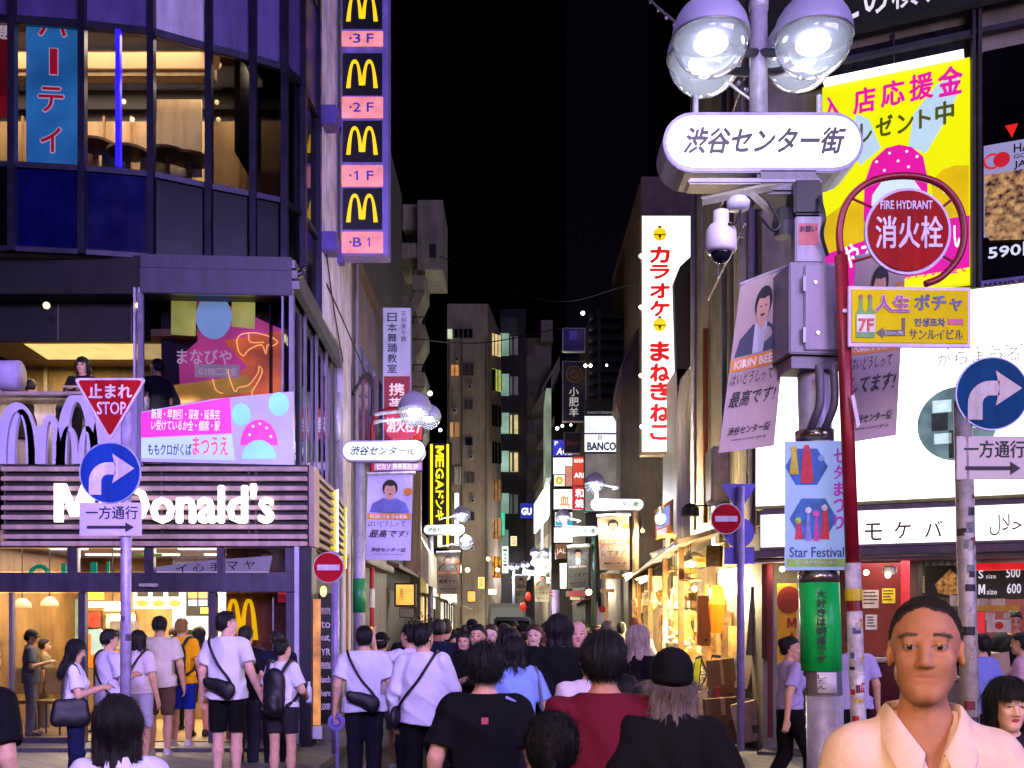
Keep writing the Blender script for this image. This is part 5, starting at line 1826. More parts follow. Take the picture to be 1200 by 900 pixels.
for i, (y0, mt) in enumerate(((390, WW), (431, WG), (473, DW), (516, DW), (560, glow('#b88858', .3, .5, 4)), (605, glow('#d89858', .4, .6, 4)), (650, glow('#f0a040', .8, .7, 5)))):
 m = MB(); m.prect(gs, 573.5, y0 + 2, 585.5, y0 + 27, .05, .1); w = m.build("window", mt, AB)
 m = MB()
 for k in range(4):
  m.prect(gs, 573.5 + k * 4, y0 + 2, 574 + k * 4, y0 + 27, .101, .14)
 m.build_each("frame", paint('#6a5846', .5), w)
 if mt is WG or mt is DW:
  m = MB(); m.prect(gs, 573.5, y0 + 2, 579, y0 + 27, .102, .13); m.build_each("shutter", DW, w)
for i, (x, y) in enumerate(((534, 420), (549, 452), (531, 480), (550, 534), (533, 585), (552, 585), (533, 630), (551, 640))):
 m = MB(); m.prect(g58, x, y, x + 4.5, y + 5, .0, .35); a_ = m.build("air_conditioner", paint('#b8b4ac', .5, 0, .15, 6), AB)
 u, v = g58.uv(x + 2, y + 2.5); m = MB(); m.disc(g58, u, v, .07, .351, .36, 14); m.build("fan", BLACK, a_)
for x in (526.5, 541.5, 570):
 m = MB(); m.cyl(g58.pt(g58.uv(x, 400)[0], -1.5, .06), g58.pt(g58.uv(x, 400)[0], 15.5, .06), .05, n=8); m.build("drain_pipe", paint('#7c7468', .5), AB)
for lab, pts in (("sagging cable from the lavender dance school sign across the street", [(448, 392, 24), (560, 402, 26), (660, 384, 30)]), ("cable running from the sign tower down to the left lamp", [(376, 318, 17), (404, 380, 17.6), (436, 455, 19)]), ("thin cable over the lane from the left balconies to the karaoke sign", [(515, 300, 33), (640, 352, 30), (752, 330, 23)])):
 m = MB(); m.tube(smooth_path([P(*q) for q in pts], 8), .014, 5)
 tag(m.build("cable", DARKM), lab, "cable")
AB2 = thing("apartment_building", "dark apartment block with stacked pale glass balconies in the middle of the view", "building", P(615, 760, 68))
m = MB(); m.box(X(586, 68), X(616, 68), 68, 80, 0, Z(362, 68)); m.build("wall", paint('#3c3935', .8, 0, .2, .6), AB2)
m = MB(); m.box(X(616.2, 69), X(646, 69), 69, 80, 0, Z(396, 69)); m.build("lower_wing", paint('#8d857a', .8, 0, .2, .6), AB2)
m = MB(); m.prect(Frame(0, 732, 67.9), 634, 375, 648, 400, -6, 0); m.build("lift_tower", paint('#8d857a', .8), AB2)
g68 = Frame(0, 732, 67.9)
for i, y0 in enumerate((395, 442, 487, 531, 580)):
 m = MB(); m.prect(g68, 586.5, y0, 596.5, y0 + 22, .01, .9); m.build("balcony_glass", glow('#9fc4b0', .5 if i not in (2, 3) else .75, .2, 1), AB2)
 m = MB(); m.prect(g68, 586.5, y0 - 21, 606.5, y0 - 1, .01, .5); m.build("balcony_front", paint('#262926' if i else '#4c524a', .7), AB2)
 m = MB(); m.prect(g68, 598, y0, 607, y0 + 22, .01, .2); w = m.build("window", WW if i in (2, 3) else paint('#c4ccc0', .4), AB2)
 m = MB(); m.prect(g68, 600, y0, 602.5, y0 + 22, .21, .25); m.build_each("frame", paint('#5a5a58', .5), w)
m = MB(); m.prect(g68, 587, 622, 596, 664, .01, .7); m.build("balcony_glass", glow('#9fc4b0', .3, .2, 1), AB2)
m = MB()
for y0, x0 in ((398, 618), (446, 618), (490, 618), (536, 618)):
 m.prect(Frame(0, 732, 68.9), x0, y0, x0 + 8, y0 + 18, .01, .1)
m.build_each("shutter", paint('#6a6258', .7), AB2)
for i, (x0, y0) in enumerate(((624, 440), (634, 417), (628, 486), (625, 530))):
 m = MB(); m.pquad(Frame(0, 732, 66), [(x0, y0 + 40), (x0 + 22, y0), (x0 + 22, y0 + 16), (x0 + 12, y0 + 40)], -3, 0); m.build("stair_flight", paint('#8a8478', .8), AB2)
sign("box_sign", "small square blue sign with two white letters on the dark apartment block", "sign", 609, 589, 625, 608, 66, glow('#1c2a9c', .9, .05), DARKM, .3, .6,
  [("GU", 611, 595, 623, 603.5, glow('#fffbe8', 1.6, 0), dict(bold=.05))])
# ------------------------------------------------------------------ right side, far to near
WB = thing("shop_building", "far shop building with a slanting row of bright white windows", "building", (3.0, 85, 0))
m = MB(); m.hexa([(1.96, 50, 0), (5, 50, 0), (6, 64, 0), (1.34, 62.5, 0), (1.96, 50, 9.4), (5, 50, 9.4), (6, 64, 9.4), (1.34, 62.5, 9.4)]); m.build("wall", paint('#8d857a', .7, 0, .2, .8), WB)
WHT = glow('#f4fbff', 1.5, .1, 1)
for k in range(5):
 t0, t1 = k * .2, k * .2 + .17
 q = [(1.95 - .6 * t, 50.2 + 12 * t) for t in (t0, t1)]
 m = MB(); wallseg(m, q[1], q[0], 7.0, 8.7, .01, .1); m.build("window", WHT, WB)
 m = MB(); wallseg(m, q[1], q[0], 3.4, 6.2, .0, .04); m.build("upper_window", glow('#c8c0a0', .35, .4, 1), WB)
m = MB(); m.box(1.5, 1.62, 55.2, 55.4, 3.2, 6.9); m.build("light_strip", glow('#e8f0ff', 1.3, .1), WB)
FE = thing("far_building", "dim building closing the far end of the street", "building", (0, 150, 0))
m = MB(); m.box(-14, 16, 150, 160, 0, 17); m.build("wall", paint('#3a3633', .8, 0, .2, .3), FE)
for k in range(9):
 for j in range(2):
  m = MB(); m.box(-9 + k * 2.2, -7.6 + k * 2.2, 149.9, 149.99, 3 + j * 3.4, 5 + j * 3.4); m.build("window", glow(('#ffe8b0', '#f0fff0', '#ffd090')[(k + j) % 3], .9, .2, 1), FE)
TW = thing("tower_block", "tall black tower with faint vertical ribs against the night sky", "building", P(700, 760, 160))
m = MB(); m.box(X(664, 160), X(760, 160), 160, 190, 0, 100); m.build("wall", paint('#55565a', .6, 0, .1, .1), TW)
m = MB()
for k in range(6):
 x = X(676 + k * 8, 160); m.box(x, x + .45, 159.6, 159.99, 0, 97)
m.box(X(742, 160), X(752, 160), 159.5, 159.98, 0, 99)
m.build_each("rib", paint('#5c5e62', .6), TW)
# stack of small signs, D about 48
SD = 48
HB = thing("shop_building", "narrow dark building carrying the stack of small bright signs", "building", P(672, 760, 49))
m = MB(); m.box(X(646, 49), X(684, 49), 49, 60, 0, Z(500, 49)); m.build("wall", paint('#35322f', .7, 0, .2, .8), HB)
m = MB(); m.prect(Frame(0, 732, 48.9), 640, 455, 646, 560, -4, 0); m.build("lit_fin", glow('#bcd4b8', .35, .4, 1), HB)
sign("box_sign", "blue sign with slanted white letters at the top of the sign stack", "sign", 647.5, 515, 672, 535, SD, glow('#3a3cc8', .9, .1), None, .3, .5, [("P", 650, 517, 654, 522, LITW), ("ACE", 652, 525, 671, 533, LITW, dict(shear=.2, bold=.02))])
sign("box_sign", "plain white glowing panel under the blue sign", "sign", 648, 536, 671, 556, SD, glow('#fffdf8', 1.5, .05), None, .3, .4)
sign("box_sign", "white square sign with a yellow wheel mark", "sign", 649, 556.5, 662, 570, SD, glow('#f8f8e8', 1.1, .05), None, .3, .4, marks=[("wheel", (655.5, 563, 4.6), glow('#d8b820', .9)), ("hub", (655.5, 563.2, 1.6), glow('#f8f8e8', 1.1))])
sign("box_sign", "small salmon panel between the white and red signs", "sign", 662.3, 546, 671, 570, SD - .2, glow('#d8907c', .8, .15), None, .3, .4)
sign("box_sign", "white sign with an orange grid emblem", "sign", 648.5, 573, 672, 597, SD, glow('#f8f0ea', 1.2, .05), None, .3, .4, [("血", 656, 580, 667, 592, glow('#e88c18', 1.), dict(bold=.03)), ("つ魚", 662, 591, 669, 596, glow('#d83020', .9))])
sign("box_sign", "pale sign with a turquoise roof picture low in the stack", "sign", 650, 600, 672, 617, SD, glow('#e0f0f0', 1.1, .1), None, .3, .4, marks=[("roof_picture", [(651, 616), (651, 611), (656, 609), (661, 612), (666, 609), (671, 611), (671, 616)], glow('#18a8c8', .9))])
sign("box_sign", "white panel at the foot of the sign stack", "sign", 649, 618, 672, 636, SD, glow('#fffcf6', 1.4, .05), None, .3, .4)
sign("box_sign", "brown sign with cream capitals under the white panel", "sign", 651, 637, 664, 655, SD, glow('#7c5020', .7, .1), None, .3, .4, [("JAL", 652, 643, 663, 650, glow('#f8e8c0', 1.))])
sign("box_sign", "black sign edged with light showing a faint red scrawl", "sign", 661, 506.5, 684, 531, 40, paint('#160c0e', .5), paint('#8a7a60', .4, .4), .3, .8, [("Bistro", 664, 516, 682, 522, glow('#601820', .6), dict(shear=.2))])
sign("box_sign", "orange red sign with small capitals on the dark frame", "sign", 671, 535, 685, 569, 38, glow('#d84820', .85, .1), None, .25, .4, [("BEER", 673, 538, 684, 542, LITW), ("ARI", 673, 554, 684, 560, LITW, dict(bold=.02))])
sign("box_sign", "bright red sign with two white characters 和焼", "sign", 671, 570, 685, 597, 38, glow('#d41820', .9, .1), None, .25, .4, [("和焼", 674, 572, 684, 596, LITW, dict(vert=True, bold=.02))])
sign("box_sign", "orange lit fascia reading 3F behind the street lamps", "sign", 683, 598, 724, 640, 40, glow('#d8843c', .8, .2, 2), DARKM, .3, .6, [("3F", 686, 601, 698, 606, LITW, dict(bold=.03))])
sign("hanging_sign", "small dark purple lit sign hung above the black crest sign", "sign", 659, 384, 686, 412, 38, glow('#1a1050', .45, .5, 2), paint('#b8b4ac', .4, .4), .2, 1., marks=[("glow_mark", (667, 388, 676, 398), glow('#3a2c90', .5, .3))])
CS = sign("hanging_sign", "tall black sign with round gold crest and three white characters", "sign", 659, 423, 687, 494, 38, paint('#08080a', .4), paint('#b8b0a0', .4, .4), .2, 1.,
   [("小肥羊", 667, 453, 678, 489, glow('#d8d4cc', .7), dict(vert=True))], marks=[("crest", (673, 438.5, 10), paint('#8a6a4c', .5, .2)), ("crest_ring", (673, 438.5, 8.2), paint('#b08c68', .5, .2))])
m = MB(); g = Frame(673, 438.5, 38)
for k in range(6):
 m.disc(g, .13 * math.cos(k * 1.047), .13 * math.sin(k * 1.047), .085, .0135, .02, 10)
m.build_each("petal", paint('#7c5c40', .5), CS)
# dark slatted building with the white box sign
SB = thing("shop_building", "dark building with louvre slats above a white illuminated box sign", "building", P(706, 760, 37))
m = MB(); m.box(X(686, 37), X(728, 37), 37, 45, 0, Z(468, 37)); m.build("wall", paint('#2a2725', .7, 0, .2, 1), SB)
m = MB(); m.box(X(690, 40), X(748, 40), 40, 46, Z(470, 40), Z(372, 40)); m.build("upper_wall", paint('#101114', .6, 0, .2, 1), SB)
m = MB()
for k in range(8):
 m.prect(Frame(0, 732, 39.9), 690, 372 + k * 12.5, 746, 377 + k * 12.5, .0, .5)
m.build_each("louvre", paint('#34353c', .5, .2, .1, 2), SB)
m = MB(); m.prect(Frame(0, 732, 39.3), 700, 362, 704, 470, -.1, .1); m.build("louvre_post", paint('#4a4b52', .5, .2), SB)
m = MB()
for x, y, r in ((683, 367, .07), (686, 428.5, .06), (692, 428.5, .06), (711, 428, .04), (653, 502, .06), (659, 499, .05), (669, 498, .04)):
 m.ball(P(x, y, 36.8), r, 8, 6)
m.build_each("spotlight", glow('#fffdf0', 6, 0), SB)
sign("box_sign", "white illuminated box sign above the lettered panel", "sign", 684.5, 487, 724, 508, 36, glow('#e4eaf4', 1.1, .12, 2), DARKM, .3, .6, [("HANGOUT BAR&DINING", 688, 482, 722, 485, glow('#a0a0a0', .6))])
sign("box_sign", "white panel with dark blocks and capital letters BANCO", "sign", 684.5, 508.5, 724, 530, 36, glow('#f0f4f4', 1.1, .05), DARKM, .3, .6, [("BANCO", 688, 518, 722, 528, glow('#10205c', .3), dict(bold=.05)), ("B", 701, 510, 706, 516, glow('#8890a8', .5))])
sign("window_display", "grey lit display window below the lettered panel", "window", 685, 531, 724, 600, 36.1, glow('#8a847a', .45, .35, 2), DARKM, .3, .8)
# curved dark block behind the karaoke sign
CB = thing("round_building", "dark grey brown building with a rounded edge left of the karaoke sign", "building", P(760, 760, 29))
g = Frame(0, 732, 29)
pts = [(727, 760), (727, 484), (722, 476), (724, 452), (729, 430), (737, 408), (746, 390), (756, 378), (764, 372), (800, 372), (800, 760)]
m = MB(); m.pquad(g, pts, -1.2, 0); m.build("wall", paint('#7a7066', .8, 0, .12, 1.2, .2, 10), CB)
m = MB(); m.tube([g.pt(*g.uv(*p), .03) for p in pts[1:9]], .05, 6); m.build("edge_trim", paint('#8f8a80', .5, .2), CB)
m = MB(); m.pquad(g, [(721, 476), (726, 455), (727, 480), (724, 488)], .03, .3); m.build("corner_lamp_cover", paint('#a8705a', .5), CB)
TB = thing("rooftop_building", "brown topped building rising behind the karaoke sign", "building", P(790, 760, 31))
m = MB(); m.box(X(752, 34), X(815, 34), 34, 44, 0, Z(207, 34)); m.build("wall", paint('#8a6e64', .8, 0, .15, .8), TB)
# karaoke sign
KS = thing("karaoke_sign", "tall white illuminated karaoke sign with red kana and yellow bells", "sign", P(782, 532, 22))
g = Frame(780, 400, 22)
m = MB(); m.prect(g, 751, 252, 812, 533, -.35, 0); m.build("casing", paint('#a08a6c', .5, .2), KS, bev=.015)
m = MB(); m.prect(g, 752.5, 253.5, 810, 529, .001, .02); m.build("face", glow('#f6fff8', 1.5, .05, 1.5), KS)
RED = glow('#d8180e', .9, .02); WH2 = glow('#ffffff', 1.6, 0)
m = MB()
for ch, yc, s_ in (("カ", 299, 22), ("ラ", 319, 19), ("オ", 341, 20), ("ケ", 362, 21), ("ま", 412, 26), ("ね", 437, 24), ("き", 459, 24), ("ね", 484, 24), ("こ", 507, 20)):
 w_ = 24
 m.ptext(g, ch, 773 - w_ / 2, yc - s_ / 2 + 1, 773 + w_ / 2, yc + s_ / 2 - 1, w=.022, bold=.06)
m.build("lettering", RED, KS)
for yc in (275, 381):
 m = MB(); m.disc(g, *g.uv(773, yc), 7.8 * 22 / F, .022, .03, 28); b_ = m.build("bell", glow('#f0d010', .95, .03), KS)
 m = MB(); m.prect(g, 766, yc, 780, yc + 1.2, .031, .035); m.prect(g, 772.4, yc + 1.5, 773.6, yc + 6, .031, .035); m.disc(g, *g.uv(773, yc + 2.4), .03, .0352, .04, 10); m.prect(g, 771, yc - 10, 775, yc - 7.6, .022, .03); m.build("bell_line", glow('#6a4a08', .3), b_)
m = MB()
for x, y in ((753, 300), (753, 360), (753, 440), (754, 500)):
 m.ball(P(x - 2, y, 21.95), .045, 8, 6)
m.build_each("edge_lamp", glow('#fff8e0', 4), KS)
DSG = thing("projecting_sign", "unlit dark curved sign overlapping the right edge of the karaoke sign", "sign", P(800, 480, 20.6))
m = MB(); m.pquad(Frame(0, 732, 20.6), [(790, 330), (797, 312), (810, 300), (812, 330), (812, 425), (797, 445), (794, 470)], -.25, 0); m.build("panel", paint('#2b241f', .6, 0, .15, 2), DSG)
# flank of the corner building on the right
yk = -24.9
FK = Frame(905, 620, 13.5, yk)
KB = thing("shop_corner_building", "grey corner building with billboards over the kebab stand on the right", "building", (5, 15, 0))
c0 = FK.pt(FK.uv(893, 600)[0], 0)
c1 = FK.pt(FK.uv(1330, 600)[0], 0)
fl = [(c0.x, c0.y), (c0.x + .12, 20.2)]
m = MB()
vs = [(c0.x, c0.y, 3.0), (c1.x, c1.y, 3.0), (c1.x + 4, 19.6, 3.0), (c0.x + .1, 19.6, 3.0)]
vs += [(x, y, 14) for x, y, z in vs]
m.hexa(vs); m.build("wall", paint('#9a9080', .7, .0, .25, 1.2), KB)
m = MB(); m.box(c0.x + .03, c0.x + .5, 13.62, 15.0, .1, 2.99); m.build("pier", paint('#8c8578', .8, 0, .2, 2), KB)
m = MB(); m.box(X(793, 20.6), X(840, 20.6), 20.6, 22.5, 2.8, Z(432, 20.6)); m.build("metal_cladding", paint('#d4ccba', .5, .1, .2, 3, stretch=(9, 9, .25)), KB)
for y0, mt, r in ((18.9, paint('#a4a0ac', .5, .1), .05), (17.6, paint('#c86c24', .5, .1), .045), (15.9, GREYM, .04), (15.2, paint('#6b6558', .5), .05), (14.7, paint('#e4dabc', .6), .08), (14.3, paint('#e4dabc', .6), .1), (13.9, paint('#a8a0b4', .5), .05)):
 m = MB(); x = c0.x - .06 + (y0 - 13.5) * .018
 m.cyl((x, y0, 3.4 if y0 > 15 else 2.9), (x, y0, 12 if y0 != 17.6 else 6.6), r, n=10); m.build_each("pipe", mt, KB, smooth=True)
m = MB()
for z in (8.8, 7.9, 6.9):
 m.cyl((c0.x - .16, 13.8, z), (c0.x - .05, 17.0, z), .018, n=6)
for y0 in (14.0, 15.6, 16.9):
 m.cyl((c0.x - .16, y0, 6.8), (c0.x - .16, y0, 8.9), .016, n=6)
m.build_each("service_rail", paint('#c8c4d0', .5, .3), KB)
m = MB(); m.box(c0.x - .3, c0.x, 15.4, 15.9, 3.5, 4.3); m.build("vent_hood", paint('#8d8078', .4, .5, .2, 5), KB, bev=.03)
# facade pipes and frames
m = MB()
for x in (1140, 1147):
 m.lrect(FK, x, x + 4, -120, 355, .02, .14, at=x)
m.lrect(FK, 930, 1330, 38, 44, .02, .12, at=1150); m.lrect(FK, 1150, 1330, 338, 346, .02, .1, at=1160)
m.lrect(FK, 1047, 1049, 40, 90, .02, .05, at=1047)
m.build_each("facade_rail", paint('#5d5a66', .45, .5, .15, 4), KB)
m = MB(); m.lrect(FK, 1152, 1330, 62, 336, .012, .03, at=1152); m.build("dark_window", paint('#0d0e12', .15, .1, .3, 1.2), KB)
m = MB(); m.lrect(FK, 940, 1136, 66, 104, .012, .04, at=968); m.build("window_band", paint('#2c2a33', .2, .2, .3, 2), KB)
BK = glow('#26242a', .35, .1)
BB = thing("billboard", "dark billboard with pale kana across the top right corner", "billboard", FK.pt(FK.uv(1100, 40)[0], FK.uv(1000, 49)[1]))
m = MB(); m.lrect(FK, 893, 1330, -60, 49, .15, .3, at=1000); m.build("panel", BK, BB)
m = MB()
for ch, x0, x1 in (("こ", 985, 1010), ("の", 1016, 1044), ("横", 1048, 1078), ("す", 1082, 1106), ("ぐ", 1112, 1140)):
 m.ltext(FK, ch, x0, x1, -2 - (x0 - 1000) * .16, 38 - (x0 - 1000) * .22, at=x0, w=.302, bold=.012)
m.build("lettering", glow('#dcd8e0', .9), BB)
m = MB(); m.lrect(FK, 893, 930, -60, 18, .301, .306, at=893); m.build("pale_patch", glow('#b8b0c8', .7), BB)
YB = thing("billboard", "yellow lit billboard with magenta characters and pink dotted half disc", "billboard", FK.pt(FK.uv(1055, 300)[0], FK.uv(1143, 341)[1]))
m = MB(); m.lrect(FK, 966, 1137, 75, 336, .05, .16, at=1135); m.build("panel", glow('#e4e600', .95, .05, 1), YB)
def yq(nm, pts, mat, w0, w1):
 m = MB(); m.pquad(FK, pts, w0, w1); return m.build(nm, mat, YB)
yq("gold_cloud", [(967, 262), (990, 245), (1015, 240), (1030, 260), (1015, 300), (967, 305)], glow('#e0bc08', .85, .1), .161, .163)
yq("gold_cloud", [(1092, 220), (1105, 205), (1120, 200), (1136, 200), (1136, 260), (1098, 262)], glow('#e0bc08', .85, .1), .161, .163)
yq("pink_ground", [(967, 304), (1040, 278), (1090, 265), (1137, 258), (1137, 318), (967, 345)], glow('#d81c9c', .9, .05), .1632, .165)
yq("pale_wing", [(1066, 178), (1072, 140), (1100, 105), (1124, 96), (1122, 120), (1108, 150), (1086, 186)], glow('#b8d4e0', .85, .05), .1632, .165)
yq("pale_wing", [(1010, 200), (1000, 180), (1005, 140), (1020, 146), (1034, 180)], glow('#b8d4e0', .85, .05), .1632, .165)
yq("dotted_dome", [(1014, 265), (1015, 220), (1024, 195), (1040, 180), (1055, 176), (1070, 179), (1083, 190), (1088, 215), (1088, 265)], glow('#d81894', .95, .05), .1654, .168)
m = MB()
for x, y in ((1029, 196), (1044, 186), (1054, 195), (1064, 184), (1076, 190), (1038, 206), (1066, 202)):
 m.disc(FK, *FK.uv(x, y), .016, .1685, .171, 10)
m.build_each("dot", glow('#fff0f8', 1.), YB)
yq("pale_dome", [(1022, 265), (1024, 235), (1036, 218), (1054, 210), (1070, 214), (1080, 228), (1084, 262)], glow('#cfe0ea', .9, .04), .1716, .174)
MG = glow('#d81890', .95, .02)
m = MB()
for ch, x0, x1, yt, yb in (("入", 966, 988, 122, 150), ("店", 1002, 1028, 112, 142), ("応", 1034, 1062, 104, 134), ("援", 1067, 1095, 96, 127), ("金", 1100, 1129, 88, 122)):
 m.ltext(FK, ch, x0, x1, yt, yb, at=x0, w=.1655, bold=.03)
m.build("lettering", MG, YB)
m = MB()
for ch, x0, x1, yt, yb in (("プ", 984, 1000, 158, 184), ("レ", 1010, 1024, 152, 176), ("ゼ", 1028, 1048, 144, 168), ("ン", 1053, 1072, 142, 164), ("ト", 1078, 1092, 136, 158), ("中", 1097, 1119, 128, 155)):
 m.ltext(FK, ch, x0, x1, yt, yb, at=x0, w=.1655, bold=.03)
m.build("grey_lettering", glow('#5c6418', .5), YB)
m = MB(); m.ltext(FK, "やす", 990, 1030, 292, 320, at=990, w=.1655, bold=.02); m.ltext(FK, "い", 1118, 1132, 270, 296, at=1118, w=.1655, bold=.02); m.build_each("white_lettering", glow('#fff0fa', 1.1), YB)
m = MB(); m.ltext(FK, "みやすい個室で", 1060, 1134, 322, 333, at=1060, w=.1655, bold=.03); m.build("small_lettering", MG, YB)
m = MB(); m.lrect(FK, 968, 1130, 69, 74, .05, .24, at=1130); m.build("lamp_tube", glow('#f4fff4', 1.6, .05), YB)
WBD = thing("billboard", "huge glaring white billboard with small grey kana over the kebab stand", "billboard", FK.pt(FK.uv(1050, 597)[0], FK.uv(1000, 594)[1]))
m = MB(); m.lrect(FK, 889, 1340, 360, 594, .04, .2, at=1000); m.build("casing", paint('#8d8a50', .5), WBD)
m = MB(); m.lrect(FK, 890, 1338, 362, 590, .201, .21, at=1000); m.build("face", glow('#fffdf6', 2.4, .09, .7), WBD)
m = MB()
for i, ch in enumerate("からまうる"):
 m.ltext(FK, ch, 1100 + i * 20, 1115 + i * 20, 419 - i * 1.5, 434 - i * 1.5, at=1100 + i * 20, w=.212)
m.build("lettering", glow('#8a8a88', .6, 0), WBD)
m = MB()
for i in range(6):
 m.disc(FK, *FK.uv(1112 + i * 17, 414 - i), .012, .212, .216, 8)
m.build_each("dot", glow('#8a8a88', .6), WBD)
m = MB(); m.disc(FK, *FK.uv(1122, 500), .43, .212, .216, 36); rp = m.build("round_picture", glow('#6c8c86', .6, .4, 4), WBD)
m = MB(); m.lrect(FK, 1094, 1116, 474, 488, .217, .22, at=1094); m.lrect(FK, 1096, 1116, 512, 524, .217, .22, at=1096); m.lrect(FK, 1128, 1150, 498, 506, .217, .22, at=1128); m.build_each("shop_front_picture", glow('#c8e4e0', .9, .2, 8), rp)
m = MB(); m.lrect(FK, 1093, 1112, 489, 509, .217, .22, at=1093); m.lrect(FK, 1113, 1134, 508, 540, .2175, .22, at=1113); m.build_each("dark_picture", glow('#26342c', .5, .4, 9), rp)
KS2 = thing("shop_sign", "long white lit fascia sign with brown katakana and arabic script", "sign", FK.pt(FK.uv(1050, 640)[0], FK.uv(900, 646)[1]))
m = MB(); m.lrect(FK, 896, 1340, 600, 646, .06, .3, at=905); m.build("casing", paint('#6a5a60', .5), KS2)
m = MB(); m.lrect(FK, 897.5, 1338, 606, 643, .301, .31, at=905); m.build("face", glow('#fffaf6', 1.7, .03, 1), KS2)
m = MB()
for ch, x0, x1, yt, yb in (("モ", 1017, 1037, 616, 636), ("ケ", 1051, 1070, 614, 634), ("バ", 1086, 1106, 613, 632), ("ブ", 1124, 1136, 611, 630), ("マ", 975, 992, 618, 638)):
 m.ltext(FK, ch, x0, x1, yt, yb, at=x0, w=.312, bold=.012)
m.ltext(FK, "\uFEDD\uFEFC\uFEA3", 1160, 1197, 606, 630, at=1160, w=.312)
m.build("lettering", glow('#5a3c30', .25, 0), KS2)
m = MB(); m.lrect(FK, 880, 1340, 648, 656, .0, .5, at=905); m.lrect(FK, 885, 1340, 658, 661, .0, .42, at=905); m.build_each("awning_rail", paint('#6b5b66', .45, .4, .15, 4), KS2)
AD = thing("food_poster", "menu poster with a food picture and the price 590 at the right edge", "poster", FK.pt(FK.uv(1180, 300)[0], FK.uv(1160, 336)[1]))
m = MB(); m.lrect(FK, 1153, 1330, 174, 280, .04, .07, at=1153); m.build("panel", glow('#9c98c0', .7, .06, 2), AD)
m = MB(); m.pquad(FK, [(1154, 208), (1230, 196), (1230, 282), (1160, 284), (1154, 275)], .071, .075); m.build("food_picture", glow('#b08858', .8, .6, 14), AD)
m = MB(); m.disc(FK, *FK.uv(1174, 190), .088, .0755, .078, 24); m.build("red_disc", glow('#b81c2c', .9), AD)
m = MB(); m.ring(FK, *FK.uv(1163, 192), .08, .014, 24, .075, 60, 300); m.build("red_crescent", glow('#c82434', .9), AD)
m = MB(); m.ltext(FK, "HALAL", 1188, 1232, 172, 182, at=1188, w=.072, bold=.02); m.ltext(FK, "GOURMET", 1188, 1236, 184, 189, at=1188, w=.072); m.ltext(FK, "JAPAN", 1188, 1232, 192, 202, at=1188, w=.072, bold=.02); m.build("lettering", LITINK, AD)
m = MB(); m.ltext(FK, "590円", 1158, 1222, 290, 306, at=1158, w=.034, bold=.03); m.build("price_lettering", glow('#d0d4e0', .9), AD)
m = MB(); m.pquad(FK, [(1178, 149), (1193, 146), (1186, 163)], .034, .04); m.build("red_arrow", glow('#d02018', 1.), AD)
NP = thing("name_board", "narrow lavender board with dark capitals under the dark window", "sign", FK.pt(FK.uv(1180, 345)[0], FK.uv(1160, 350)[1]))
m = MB(); m.lrect(FK, 1150, 1330, 334, 350, .14, .17, at=1152); m.build("panel", paint('#8a80c0', .5, 0, .1, 3), NP)
m = MB(); m.ltext(FK, "MAMO KEBAB", 1154, 1230, 337, 346, at=1154, w=.172, bold=.02); m.build("lettering", INK, NP)
# kebab stand under the sign
KI = thing("kebab_stand", "open kebab stand with dark red walls under the white fascia sign", "stall", FK.pt(1.5, -EYE))
FI = FK.off(-1.9)
RW = paint('#5a161a', .45, 0, .15, 2)
m = MB(); m.fbox(FI, -1.0, 6, .0 - EYE + .75 - .75, 1.15, -.1, 0)
u0 = FK.uv(905, 700)[0]
def ku(x): return FK.uv(x, 700)[0]
m = MB(); m.fbox(FK, ku(893), ku(893) + .12, -1.64, 1.0, -1.8, .02); m.fbox(FI, ku(893), ku(1340), -1.64, 1.02, -.1, 0); m.build("back_wall", RW, KI)
o_v = FK.o.z
def kv(z): return z - o_v
m = MB(); m.fbox(FK, ku(893), ku(1340), kv(2.62), kv(2.7), -1.9, .0); m.build("ceiling", paint('#4a3c38', .7), KI)
m = MB(); m.fbox(FK, ku(893), ku(1340), kv(.1), kv(.14), -1.9, .3); m.build("floor", paint('#4a4440', .7), KI)
m = MB(); m.fbox(FK, ku(985), ku(1062), kv(.14), kv(1.25), -.5, -.1); m.build("counter", paint('#5c141a', .4, 0, .1, 3), KI, bev=.02)
m = MB(); m.fbox(FK, ku(980), ku(1065), kv(1.26), kv(1.31), -.55, -.05); m.build("counter_top", paint('#b8a8a0', .35), KI, bev=.01)
m = MB(); m.fbox(FK, ku(1000), ku(1056), kv(1.32), kv(2.5), -.62, -.56); m.build("red_panel", paint('#6a1a1e', .3, 0, .15, 2), KI)
m = MB(); m.fbox(FK, ku(1052), ku(1062), kv(1.4), kv(2.55), -.5, -.42); m.build("light_column", glow('#d83040', .6, .3, 3), KI)
m = MB(); m.fbox(FK, ku(1066), ku(1340), kv(.14), kv(1.05), -.4, 0); m.build("counter", paint('#6b625e', .4, .3, .1, 3), KI, bev=.02)
m = MB(); m.fbox(FK, ku(1062), ku(1340), kv(1.06), kv(1.1), -.45, .04); m.build("counter_top", STEEL, KI, bev=.01)
m = MB()
for k in range(9):
 m.fbox(FI, ku(1062) + k * .09, ku(1062) + k * .09 + .06, kv(1.9), kv(2.6), .01, .06)
m.build_each("hanging_utensil", paint('#3a3836', .35, .6), KI)
room_lamp((FK.pt(ku(1120), 0, -.8).x, FK.pt(ku(1120), 0, -.8).y, 2.6), (2.6, .8), 95, (1., .9, .8), "stand_light")
m = MB()
for x, y in ((921, 668), (1018, 672), (1043, 675)):
 m.ball(FK.pt(*FK.uv(x, y), .25), .035, 10, 6)
m.build_each("bulb", glow('#fff0c0', 8, 0), KI)
m = MB(); m.lrect(FK, 1036, 1052, 664, 674, .1, .2, at=1036); m.build_each("spotlight", paint('#c8c4c0', .4), KI, bev=.02)
